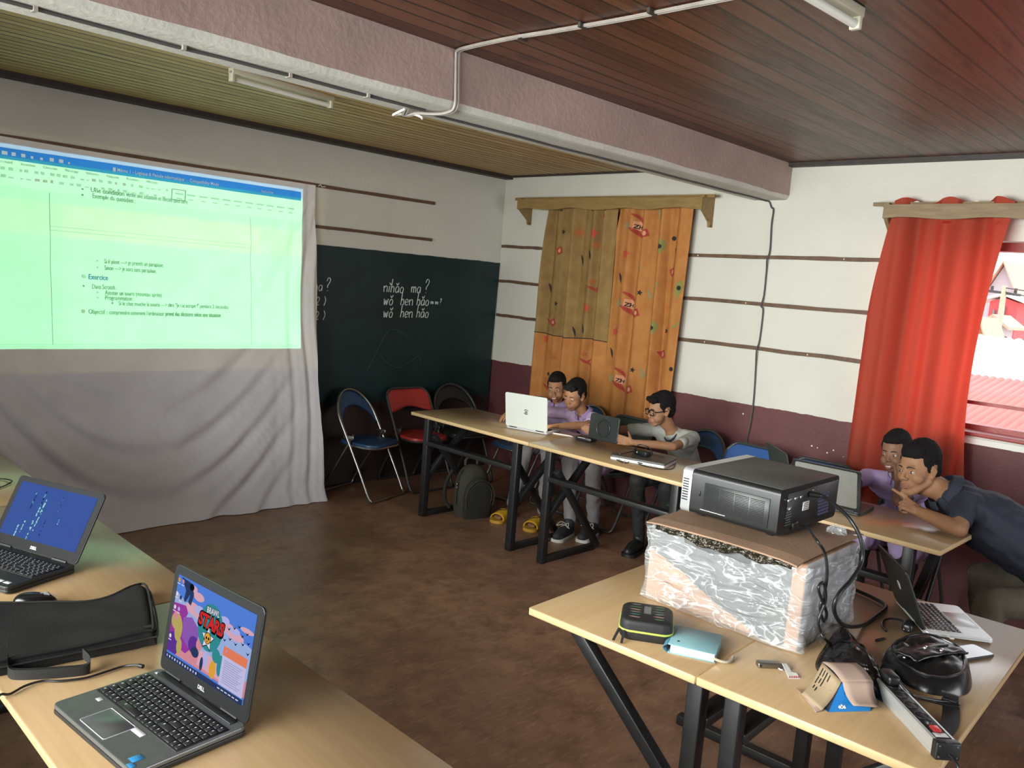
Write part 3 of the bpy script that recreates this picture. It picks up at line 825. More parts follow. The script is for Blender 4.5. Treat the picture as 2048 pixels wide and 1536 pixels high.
lm = MB(); lp = smoothpath(loop, 8); lm.tube(lp, .0065, 6); lm.tube([p + V(.014, -.001, 0) for p in lp], .006, 6)
lo = tag(lm.build('twin_cable', M_wire), 'pair of pale cables climbing the pink beam and crossing the red ceiling', 'cable')
for y in (-3.15, -3.45, -3.75): MB().box((-3.06, y, CEIL - .010), (.045, .012, .018)).build('cable_clip', M_trimdark, lo)
jt = MB(); jt.tube(smoothpath([(-3.18, -2.6, BEAMZ - .012), (-3.2, -2.55, BEAMZ - .035), (-3.17, -2.53, BEAMZ - .028), (-3.13, -2.58, BEAMZ - .02), (-3.10, -2.61, BEAMZ - .03), (-3.085, -2.60, BEAMZ - .034)], 6), .005, 6)
jt.build('loose_wire_end', M_paint, lo)
pts = [(-3.08, -2.62, BEAMZ - .01)]
for i in range(30):
    x = -3.0 + 2.97 * i / 29; pts.append((x, -2.60 + .012 * noise.noise(V(x * 2.5, 2, 1)), BEAMZ - .006))
pts.append((-.012, -2.62, BEAMZ - .012)); pts.append((-.010, -2.64, BEAMZ - .05))
for k, (px, py) in enumerate(((1547, 420), (1543, 450), (1540, 500), (1536, 520), (1533, 540), (1528, 590), (1524, 612), (1526, 622), (1519, 680), (1515, 700), (1511, 740), (1507, 800), (1500, 850), (1494, 878), (1490, 930))):
    p = on_plane(0, -.012, px, py); pts.append((-.012 - (.014 if k in (3, 6, 9) else 0), p.y, p.z))
wm = MB(); wm.tube(smoothpath(pts, 4), .0058, 6)
tag(wm.build('wall_cable', M_wired), 'thin dark cable running under the beam and down the cream wall', 'cable')

# ---- fluorescent battens
M_tube = mat('unlit_glass_tube', (0.78, 0.80, 0.74), .25, coat=.5)
M_fit = mat('yellowed_white_fitting', (0.55, 0.52, 0.40), .45)
M_metal = mat('bright_metal', (0.65, 0.65, 0.64), .3, 1.0)
def fluo(loc, rz, L, label):
    t = thing('fluorescent_lamp', label, 'lamp', loc, rz)
    MB().rbox((L / 2, 0, -.016), (L, .042, .030), .004).build('fitting', M_fit, t)
    tb = MB(); tb.tube([(.022, 0, -.052), (L - .022, 0, -.052)], .013, 12); tb.build('glass_tube', M_tube, t)
    for x in (.011, L - .011):
        e = MB(); e.rbox((x, 0, -.040), (.022, .034, .055), .004); e.build('tube_holder', M_fit, t)
    return t
fluo((-3.40, -1.47, CEIL), math.atan2(.07, .60), .64, 'bare fluorescent tube lamp on the slatted ceiling behind the beam')
fluo((-2.735, -4.31, CEIL), math.atan2(.03, -.6) , .64, 'fluorescent lamp on the red board ceiling in front of the beam')

# ---- the view outside window 2
M_corr = mat('faded_red_metal_roof', (0.50, 0.105, 0.085), .5, var=.15, vscale=1.2)
M_roofw = mat('pale_sunlit_roofing', (0.80, 0.78, 0.74), .6)
def corrugated(name, A, Bx, Cx, n, amp, m, label, cat):
    """A: eave corner, Bx: along the eave, Cx: up the slope"""
    A = V(A); B_ = V(Bx); C_ = V(Cx); nn = B_.cross(C_).normalized()
    r = MB(); r.grid(lambda u, v: A + B_ * u + C_ * v + nn * amp * math.sin(u * n * 2 * PI), n * 6, 4)
    ro = r.build(name, m)
    sol = ro.modifiers.new('thickness', 'SOLIDIFY'); sol.thickness = .02
    return tag(ro, label, cat)
corrugated('metal_roof', (2.3, -9.0, .50), (0, 11.0, 0), (3.6, 0, .53), 130, .014, M_corr, 'red corrugated metal roof just outside the window', 'roof')
hw = MB(); hw.box((2.9, -3.5, -.35), (.3, 11, 1.5)); 
corrugated('pale_roof', (6.4, -3.0, .86), (0.8, 6.0, .10), (3.4, -.4, .55), 40, .02, M_roofw, 'pale roof beyond the red corrugated roof', 'roof')
def house(name, label, c, d, wallm, roofm, ridge_h, rz=0, wins=()):
    t = thing(name, label, 'house', c, rz)
    w = MB(); w.box((0, 0, d[2] / 2), d)
    P = [(-d[1] / 2, d[2]), (d[1] / 2, d[2]), (0, d[2] + ridge_h)]
    w.prism(P, -d[0] / 2, d[0] / 2, Matrix(((0, 0, 1, 0), (1, 0, 0, 0), (0, 1, 0, 0), (0, 0, 0, 1))))
    w.build('walls', wallm, t)
    for s in (-1, 1):
        r = MB(); a = math.atan2(ridge_h, d[1] / 2); Lr = math.hypot(ridge_h, d[1] / 2) + .25
        y0, z0 = 0, d[2] + ridge_h + .05
        r.add([(-d[0] / 2 - .2, 0, z0), (d[0] / 2 + .2, 0, z0), (d[0] / 2 + .2, s * Lr * math.cos(a), z0 - Lr * math.sin(a)), (-d[0] / 2 - .2, s * Lr * math.cos(a), z0 - Lr * math.sin(a)),
               (-d[0] / 2 - .2, 0, z0 + .06), (d[0] / 2 + .2, 0, z0 + .06), (d[0] / 2 + .2, s * Lr * math.cos(a), z0 - Lr * math.sin(a) + .06), (-d[0] / 2 - .2, s * Lr * math.cos(a), z0 - Lr * math.sin(a) + .06)],
              [(0, 1, 2, 3), (4, 7, 6, 5), (0, 4, 5, 1), (1, 5, 6, 2), (2, 6, 7, 3), (3, 7, 4, 0)])
        r.build('roof_slope', roofm, t)
    for y, z, ww, hh in wins:
        MB().box((-d[0] / 2 - .03, y, z), (.08, ww, hh)).build('window', mat('dark_far_window', (0.22, 0.18, 0.20), .4), t)
    return t
M_hgrey = mat('grey_lilac_render', (0.52, 0.47, 0.52), .8); M_hred = mat('red_painted_render', (0.62, 0.10, 0.11), .8); M_hor = mat('orange_brick_render', (0.62, 0.34, 0.17), .8)
M_tile = mat('pale_terracotta_tiles', (0.62, 0.36, 0.27), .8)
def far_house(name, label, x, dep, px0, px1, py, wallm, roofm, rh, wins=()):
    a = on_plane(0, x, px0, py); b = on_plane(0, x, px1, py); w = abs(a.y - b.y); z = (a.z + b.z) / 2
    return house(name, label, (x + dep / 2, (a.y + b.y) / 2, -2), (dep, w, z + 2), wallm, roofm, rh, 0, [(w * q[0], z + 2 - q[1], w * q[2], q[3]) for q in wins])
far_house('gabled_house', 'grey gabled house with a tiled roof on the far slope', 19.0, 1.6, 1968, 2034, 592, M_hgrey, M_tile, .80, ((-.05, .15, .14, .30), (.2, .4, .1, .3)))
far_house('red_house', 'red painted house below the grey gable on the far slope', 16.4, 1.3, 1980, 2037, 604, M_hred, M_roofw, .10, ((-.05, .36, .10, .5), (.3, .3, .08, .2)))
far_house('lilac_house', 'low lilac house below the red house on the far slope', 14.6, 1.0, 1974, 2002, 648, M_hgrey, M_tile, .10, ((-.1, .28, .18, .32), (.25, .25, .12, .2)))
far_house('brick_house', 'small orange house at the left edge of the window view', 11.6, .9, 1945, 1972, 676, M_hor, M_tile, .28, ((-.2, .25, .14, .25),))
up = thing('utility_pole', 'pale utility pole with wires beyond the window', 'pole', (13.2, -.80, -1))
up.rotation_euler = (.0, .0, 0)
pm = MB(); pm.tube([(0, 0, 0), (0, 0, 3.42)], [.07, .05], 10); pm.build('mast', mat('weathered_pole', (0.55, 0.48, 0.36), .8), up)
pm = MB(); pm.bar((0, -.3, 3.25), (0, .3, 3.30), .05); pm.tube([(0, .22, 3.3), (0, .22, 3.4)], .03, 8); pm.tube([(0, -.2, 3.28), (0, -.2, 3.38)], .03, 8); pm.build('crossarm', M_wired, up)
pw = MB()
for z, dz in ((3.38, -.3), (3.30, -.42), (2.45, -.5), (2.35, -.5)): pw.tube([(0, 0, z), (-1, -1.5, z + dz * .55), (-2, -3.4, z + dz)], .012, 5)
pw.build('wires', M_wired, up)
M_leaf = mat('bright_foliage', (0.30, 0.52, 0.10), .8, col2=(0.14, 0.32, 0.05), vscale=6)
def bush(loc, s, label):
    rng = random.Random(int(loc[1] * 100)); b = MB()
    for k in range(150):
        d = V(rng.gauss(0, 1), rng.gauss(0, 1), abs(rng.gauss(0, .8))).normalized() * s * rng.uniform(.35, 1); n = V(rng.gauss(0, 1), rng.gauss(0, 1), rng.gauss(0, 1)).normalized()
        a = n.orthogonal().normalized(); c = n.cross(a); q = s * .2
        b.add([d + a * q, d + c * q * .5, d - a * q, d - c * q * .5], [(0, 1, 2, 3)])
    o = b.build('bush', M_leaf); o.location = loc; return tag(o, label, 'bush')
bush((12.9, -.50, 1.0), .16, 'green bush low beside the utility pole outside'); bush((13.6, -1.75, 1.2), .2, 'green bush to the right of the utility pole outside')
struct(MB().box((22, -2, -2.1), (40, 60, .2)).build('ground', mat('pale_dry_ground', (0.6, 0.52, 0.44), .9)))
# ================================================================ TABLES, CHAIRS, LAPTOPS
def table_mat():
    m = nodes_mat('beech_laminate'); 
    tc = m.N.new('ShaderNodeTexCoord'); o = tc.outputs['Object']
    g1 = m.noise(m.scaled(o, (3, 55, 40)), 1.0, 5, .6); g2 = m.noise(m.scaled(o, (1.2, 7, 5)), 1.5, 3, .5)
    c = m.mix(m.ramp(g1, .3, .7), (0.43, 0.285, 0.150), (0.365, 0.235, 0.118)); c = m.mix(m.math('MULTIPLY', m.ramp(g2, .4, .7), .4), c, (0.46, 0.32, 0.18))
    m.L.new(c, m.b.inputs['Base Color']); m.b.inputs['Roughness'].default_value = .30; m.b.inputs['Specular IOR Level'].default_value = .75; m.b.inputs['Coat Weight'].default_value = .35; m.b.inputs['Coat Roughness'].default_value = .2
    return m.m
M_top = table_mat()
M_edge = mat('pale_edge_banding', (0.62, 0.44, 0.23), .5, var=.08, vscale=6)
M_steel = mat('black_powder_coated_steel', (0.014, 0.014, 0.015), .42, var=.3, vscale=20)
def make_table(name, label, loc, rz, L, W, second=True, group=None, inset=.14):
    t = thing(name, label, 'table', loc, rz, group)
    tp = MB(); tp.rbox((0, 0, .7375), (L, W, .025), .0025, 1)
    top = tp.build('tabletop', [M_top, M_edge], t)
    for p in top.data.polygons:
        if abs(p.normal.z) < .5: p.material_index = 1
    yf = -W / 2 + .055; yb = W / 2 - .05
    for s in (-1, 1):
        x = s * (L / 2 - inset)
        MB().bar((x, yf, 0), (x, yf, .725), .048, r=.004).build('post', M_steel, t)
        MB().bar((x, yf + .024, .020), (x, yb + .04, .020), .040, r=.004).build('foot_bar', M_steel, t)
        MB().bar((x, yf + .02, .30), (x, yb, .712), .040, up=(1, 0, 0), r=.004).build('brace', M_steel, t)
        if second: MB().bar((x - s * .045, yf + .02, .60), (x - s * .045, yb + .02, .045), .040, up=(1, 0, 0), r=.004).build('brace', M_steel, t)
        MB().bar((x, yf - .01, .711), (x, yb + .03, .711), .030, r=.003).build('top_bar', M_steel, t)
    MB().bar((-(L / 2 - inset) + .02, yf, .545), ((L / 2 - inset) - .02, yf, .545), .058, .030, r=.003).build('rail', M_steel, t)
    return t
Rm = -PI / 2
make_table('table', 'beech table with black steel legs holding the white laptop, nearest the chalkboard', (-1.345, -1.453, 0), Rm, 1.172, .573, True)
make_table('table', 'beech table with black steel legs holding the tablet and the closed laptop', (-1.345, -2.646, 0), Rm, 1.205, .573, True)
make_table('table', 'beech table with black steel legs where the man in navy leans', (-1.345, -3.858, 0), Rm, 1.211, .573, True)
th3 = math.radians(3)
make_table('table', 'beech table under the wrapped box and the blue notebook', (-2.964, -4.131, 0), th3, 1.17, .576, False)
make_table('table', 'beech table strewn with the leather bag, carton and power strip', (-2.932, -4.712, 0), th3 + PI, 1.17, .580, False)
make_table('table', 'beech table holding the nearest open laptop and the black bag', (-4.605, -3.845, 0), PI / 2, 1.190, .60, False)
make_table('table', 'beech table in the middle of the left row with the blue-screen laptop', (-4.605, -2.641, 0), PI / 2, 1.190, .60, False)
make_table('table', 'beech table at the left picture edge closest to the sheet', (-4.615, -1.442, 0), PI / 2, 1.196, .60, False)

# ---- folding chairs
M_chrome = mat('dull_chromed_tube', (0.36, 0.36, 0.35), .32, 1.0)
M_darktube = mat('dark_painted_tube', (0.03, 0.03, 0.03), .4)
M_blue = mat('navy_blue_vinyl', (0.014, 0.048, 0.13), .42, var=.15, vscale=7, bump=.1, bscale=120)
M_blue2 = mat('royal_blue_vinyl', (0.030, 0.085, 0.26), .42, var=.15, vscale=7, bump=.1, bscale=120)
M_red = mat('red_vinyl', (0.34, 0.028, 0.024), .42, var=.15, vscale=7, bump=.1, bscale=120)
M_blk = mat('black_vinyl', (0.010, 0.011, 0.011), .45, var=.15, vscale=7, bump=.1, bscale=120)
M_dgreen = mat('dark_green_grey_vinyl', (0.022, 0.035, 0.030), .5, var=.15, vscale=7, bump=.1, bscale=120)
def make_chair(label, loc, rz, style, vinyl, tube, group=None, w=.215):
    """folding chair facing local +x"""
    t = thing('folding_chair', label, 'chair', loc, rz, group)
    r = .011
    def fx(z): return .205 - .445 * (z / .80) ** 1.06            # the long leg leans back to the backrest
    f = MB()
    pts = []
    top_z = .80
    if style == 'arch':
        side = [(fx(z), -w, z) for z in (.06, .2, .35, .5, .58)]
        arch = [(fx(.58 + .22 * math.sin(a)), -w * math.cos(a), .58 + .22 * math.sin(a)) for a in [PI * k / 14 for k in range(1, 14)]]
    else:
        side = [(fx(z), -w, z) for z in (.06, .2, .35, .5, .70)]
        arch = [(fx(.74), -w + .010, .74), (fx(.778), -w + .05, .778), (fx(.785), -w + .10, .785), (fx(.785), 0, .785), (fx(.785), w - .10, .785), (fx(.778), w - .05, .778), (fx(.74), w - .010, .74)]
    low = [(.205, 0, r), (.205, -w + .06, r), (.204, -w + .015, .018)]
    path = low + side + arch + [(p[0], w, p[2]) for p in side[::-1]] + [(.204, w - .015, .018), (.205, w - .06, r)]
    f.tube(smoothpath(path, 4, True), r, 8, True)
    f.build('front_frame', tube, t)
    b = MB(); wb_ = w - .028
    lowb = [(-.285, 0, r), (-.285, -wb_ + .06, r), (-.283, -wb_ + .012, .02)]
    sideb = [(-.262, -wb_, .08), (-.15, -wb_, .26), (-.04, -wb_, .44), (-.012, -wb_, .495)]
    b.tube(smoothpath([p for p in sideb[::-1]] + lowb[::-1][0:0] + [(-.283, -wb_ + .012, .02), (-.285, -wb_ + .06, r), (-.285, 0, r), (-.285, wb_ - .06, r), (-.283, wb_ - .012, .02)] + [(p[0], wb_, p[2]) for p in sideb], 4), r * .95, 8)
    b.build('rear_legs', tube, t)
    for s in (-1, 1):
        MB().rbox((-.045, s * (w - .014), .475), (.10, .012, .026), .004).build('hinge_plate', tube, t)
    # padded seat
    seat = MB(); n_ = 14
    out = rrect(.385, 2 * w - .055, .10, 6)
    out = [(p[0] * (1 if p[0] > 0 else .96) - .005, p[1] * (1.0 if p[0] > 0 else .93)) for p in out]
    rings = [(.86, .438), (.97, .435), (1.0, .424), (.985, .412), (.90, .408)]
    vs = []; m_ = len(out)
    for sc, z in rings: vs += [(p[0] * sc, p[1] * sc, z) for p in out]
    fs = [tuple(range(m_))] + [((k + 1) * m_ + i, (k + 1) * m_ + (i + 1) % m_, k * m_ + (i + 1) % m_, k * m_ + i) for k in range(len(rings) - 1) for i in range(m_)] + [tuple(range((len(rings) - 1) * m_, len(rings) * m_))[::-1]]
    seat.add(vs, fs, None, True)
    so = seat.build('seat', vinyl, t)
    rim = MB(); rim.tube([(p[0] * 1.0, p[1] * 1.0, .408) for p in out], .008, 6, True); rim.build('seat_rim', tube, so)
    # backrest
    bk = MB()
    if style == 'arch':
        def bp(u, v):
            a = PI * u
            zo = .575 + .215 * math.sin(a); yo = -(w - .006) * math.cos(a)
            yi = -(w - .012) * math.cos(PI * (.02 + .96 * u)); zi = .555 + .125 * math.sin(PI * u) - .02 * (1 - math.sin(PI * u))
            y = yo + (yi - yo) * v; z = zo + (zi - zo) * v
            return (fx(z) - .018 * (1 - (y / w) ** 2) - .004, y, z)
        bk.grid(bp, 30, 8)
    else:
        def bp(u, v):
            y = (u - .5) * 2 * (w - .008); e = abs(u - .5) * 2
            zt = .785 - .030 * max(0, (e - .72) / .28) ** 2; zb = .628 + .018 * math.cos(PI * 2 * (u - .5)) * 1.0 - .006
            z = zt + (zb - zt) * v
            return (fx(z) - .022 * (1 - e * e), y, z)
        bk.grid(bp, 30, 8)
    bo = bk.build('backrest', vinyl, t)
    so_ = bo.modifiers.new('padding', 'SOLIDIFY'); so_.thickness = .016; so_.offset = 0
    return t
make_chair('blue folding chair with round backrest standing free beside the sheet', (-1.593, -.335, 0), math.atan2(-.957, .29), 'arch', M_blue, M_chrome)
make_chair('red folding chair against the wall behind the table corner', (-1.06, -.30, 0), -PI / 2 - .03, 'flat', M_red, M_darktube)
make_chair('black folding chair in the dark under the chalkboard', (-.60, -.31, 0), -PI / 2 - .12, 'arch', M_blk, M_darktube)
make_chair('empty blue folding chair pushed under the table near the backpack', (-.53, -.93, 0), PI, 'arch', M_blue, M_chrome)
make_chair('blue folding chair under the smiling boy in lavender', (-.42, -1.385, 0), PI, 'arch', M_blue, M_chrome)
make_chair('dark green-grey folding chair under the boy with the white laptop', (-.50, -1.86, 0), PI, 'flat', M_dgreen, M_darktube, w=.20)
make_chair('dark blue folding chair under the boy with glasses', (-.46, -2.47, 0), PI, 'arch', M_blue, M_darktube, w=.20)
make_chair('empty royal blue folding chair by the cable on the maroon wall', (-.585, -2.905, 0), PI - .05, 'flat', M_blue2, M_darktube, w=.20)
make_chair('royal blue folding chair mostly hidden behind the grey laptop lid', (-.62, -3.40, 0), PI, 'flat', M_blue2, M_darktube, w=.20)
make_chair('dark folding chair under the boy resting his cheek on his hand', (-.475, -3.94, 0), PI, 'flat', M_blk, M_darktube, w=.20)
make_chair('dark folding chair under the man in navy at the right edge', (-1.02, -4.98, 0), PI / 2 + .1, 'flat', M_blk, M_darktube)

# ---- laptops
M_lapdark = mat('matte_black_laptop_plastic', (0.012, 0.013, 0.014), .42, var=.15, vscale=30)
M_lapgrey = mat('brushed_grey_palmrest', (0.16, 0.17, 0.168), .33, .55, var=.1, vscale=40)
M_lapsilver = mat('silver_laptop_metal', (0.66, 0.67, 0.69), .38, .35)
M_lapwhite = mat('pale_silver_lid', (0.66, 0.70, 0.66), .35, .1)
M_key = mat('charcoal_keycap', (0.020, 0.021, 0.022), .38)
M_keyl = mat('keycap_legend', (0.55, 0.56, 0.56), .5)
M_keydeck = mat('black_key_deck', (0.008, 0.008, 0.009), .5)
def keyboard(parent, x0, x1, y0, y1, z, rows, km, deckm, keyh=.0022, legends=True):
    gap = .0050 if deckm is M_lapsilver else .0028
    """rows: list of key-width lists, first row nearest the hinge"""
    d = MB(); d.rbox(((x0 + x1) / 2, (y0 + y1) / 2, z + .0004), (x1 - x0 + .006, abs(y1 - y0) + .006, .0014), .0005, 1)
    kb = d.build('keyboard', deckm, parent)
    cache = {}
    H = abs(y1 - y0) / len(rows)
    for i, row in enumerate(rows):
        tot = sum(row); x = x0
        for w in row:
            kw = (x1 - x0) * w / tot
            key = (round(kw, 4), round(H, 4))
            if key not in cache:
                k = MB(); k.cur = 0; k.rbox((0, 0, keyh / 2), (kw - gap, H - gap, keyh), .0008, 1)
                if legends:
                    k.cur = 1; a = min(kw, H) * .13
                    k.add([(-kw * .22 - a * .6, H * .12 - a, keyh + .0001), (-kw * .22 + a * .6, H * .12 - a, keyh + .0001), (-kw * .22 + a * .6, H * .12 + a, keyh + .0001), (-kw * .22 - a * .6, H * .12 + a, keyh + .0001)], [(0, 1, 2, 3)])
                o = k.build('key', [km, M_keyl], kb); cache[key] = o
            else:
                o = cache[key].copy(); COL.objects.link(o); o.parent = kb
            o.location = (x + kw / 2, y0 - H * (i + .5) if y0 > y1 else y0 + H * (i + .5), z + .0012)
            x += kw
    return kb
ROWS15 = [[1] * 16 + [.9, .9, .9, .9], [1] * 13 + [1.9, 1, 1, 1, 1], [1.5] + [1] * 12 + [1.4, 1, 1, 1, 1], [1.8] + [1] * 11 + [2.1, 1, 1, 1, 1], [1.3] + [1] * 11 + [2.6, 1, 1, 1, 1], [1.4, 1, 1.1, 1.2, 5.2, 1.2, 1, 1.2, 1, 1, 1, 2, 1, 1]]
ROWS13 = [[1] * 14, [1] * 13 + [1.5], [1.5] + [1] * 13, [1.8] + [1] * 11 + [1.8], [2.3] + [1] * 10 + [2.3], [1, 1, 1, 1.25, 5, 1.25, 1, 1, 1, 1]]
def make_laptop(label, loc, rz, w, d, t, lid_h, tilt, deckm, bodym, lidm, rows=None, kb=(.90, .30, .06), screen=None, logo=None, bezel=(.018, .018, .03), pad=(.105, .07, 0), kdeck=None):
    """origin: middle of the hinge on the table; user sits at local -y"""
    L = thing('laptop', label, 'laptop', loc, rz)
    b = MB(); b.prism([(p[0], p[1] - d / 2) for p in rrect(w, d, .014, 4)], .003, t * .55, None); 
    base = b.build('base', bodym, L)
    bv = base.modifiers.new('edge', 'BEVEL'); bv.width = .002; bv.segments = 2; bv.limit_method = 'ANGLE'
    k = MB(); k.prism([(p[0], p[1] - d / 2) for p in rrect(w - .001, d - .001, .014, 4)], t * .55, t)
    deck = k.build('palmrest', deckm, L)
    bv = deck.modifiers.new('edge', 'BEVEL'); bv.width = .0025; bv.segments = 2; bv.limit_method = 'ANGLE'
    for sx in (-1, 1):
        for sy in (.04, d - .03):
            f = MB(); f.lathe([(.008, 0), (.008, .004)], 10, Matrix.Translation((sx * (w / 2 - .03), -sy, 0))); f.build('rubber_foot', M_keydeck, L)
    if rows:
        fw_, y1f, y0f = kb
        keyboard(L, -w * fw_ / 2, w * fw_ / 2, -y0f * d * 0 - .028 - (.02 if d > .22 else 0), -d * (1 - y1f) - .0, t, rows, M_key, M_keydeck) if False else keyboard(L, -w * fw_ / 2, w * fw_ / 2, -y0f, -y1f, t, rows, M_key, kdeck or M_keydeck)
    if pad:
        pw, ph, px_ = pad
        p_ = MB(); p_.rbox((px_, -d + .012 + ph / 2, t + .0003), (pw, ph, .0012), .0005, 1)
        po = p_.build('touchpad', deckm, L)
        rim = MB(); rim.tube([(px_ + q[0], -d + .012 + ph / 2 + q[1], t + .0006) for q in rrect(pw, ph, .004, 3)], .0009, 5, True); rim.build('touchpad_rim', M_lapsilver, po)
    # lid: local frame hinged at (0, -.004, t)
    s, c = math.sin(math.radians(tilt)), math.cos(math.radians(tilt))
    LM = Matrix(((1, 0, 0, 0), (0, s, -c, -.004), (0, c, s, t + .002), (0, 0, 0, 1)))   # lid x, lid up, lid front normal (toward the user)
    l = MB(); l.prism([(q[0], q[1] + lid_h / 2) for q in rrect(w, lid_h, .013, 4)], -.007, 0, LM)
    lid = l.build('lid', lidm, L)
    bv = lid.modifiers.new('edge', 'BEVEL'); bv.width = .0018; bv.segments = 2; bv.limit_method = 'ANGLE'
    z = MB(); z.prism([(q[0], q[1] + lid_h / 2) for q in rrect(w - .003, lid_h - .003, .012, 4)], 0, .0012, LM); z.build('screen_bezel', mat('matte_black_bezel', (0.010, 0.010, 0.011), .6, spec=.12), lid)
    for sx in (-1, 1):
        h = MB(); h.tube([(sx * w * .32 - .03, -.002, t + .001), (sx * w * .32 + .03, -.002, t + .001)], .006, 8); h.build('hinge', M_lapdark, L)
    sw = w - 2 * bezel[0]; sh = lid_h - bezel[1] - bezel[2]
    SM = LM @ Matrix.Translation((-sw / 2, bezel[2], .0018))
    if screen: screen(lid, SM, sw, sh)
    if logo: logo(L, lid, LM, w, lid_h)
    return L, LM
def scr_poly(mb, SM, pts, mi, off):
    mb.cur = mi; mb.add([(p[0], p[1], off) for p in pts], [tuple(range(len(pts)))], SM, False)
def scr_rect(mb, SM, x0, y0, x1, y1, mi, off): scr_poly(mb, SM, [(x0, y0), (x1, y0), (x1, y1), (x0, y1)], mi, off)
def dark_screen(lid, SM, w, h):
    m = MB(); scr_rect(m, SM, 0, 0, w, h, 0, 0); m.build('screen', mat('dim_grey_screen', (0.10, 0.105, 0.10), .25), lid)
def bright_screen(lid, SM, w, h):
    m = MB(); scr_rect(m, SM, 0, 0, w, h, 0, 0); m.build('screen', emat('bright_page_glow', (0.95, 0.88, 0.70), 13.0), lid)
def blue_screen(lid, SM, w, h):
    m = MB(); scr_rect(m, SM, 0, 0, w, h, 0, 0)
    rng = random.Random(5)
    for fx_, lo, hi, mi, n, s in ((.20, .02, .22, 2, 9, .0035), (.36, .0, .62, 2, 26, .0034), (.40, .18, .78, 2, 26, .0034), (.255, .1, .3, 2, 7, .003), (.66, .35, .5, 2, 5, .0024), (.25, .55, .86, 1, 16, .004), (.36, .62, .92, 1, 12, .004), (.5, .1, .4, 1, 6, .003), (.60, .6, .9, 1, 5, .002)):
        for k in range(n):
            x = fx_ * w + rng.gauss(0, .0012); y = (lo + (hi - lo) * rng.random()) * h; q = s * rng.uniform(.5, 1.1) * .6
            scr_rect(m, SM, x - q, y - q * 1.6, x + q, y + q * 1.6, mi if rng.random() > .2 else 3, .0002)
    m.build('screen', [emat('blue_console_glow', (0.060, 0.120, 0.42), 1.0), emat('console_dark_marks', (0.015, 0.03, 0.16), 1.0), emat('console_cyan_marks', (0.45, 0.9, 0.85), 1.0), emat('console_green_marks', (0.15, 0.6, 0.5), 1.0)], lid)
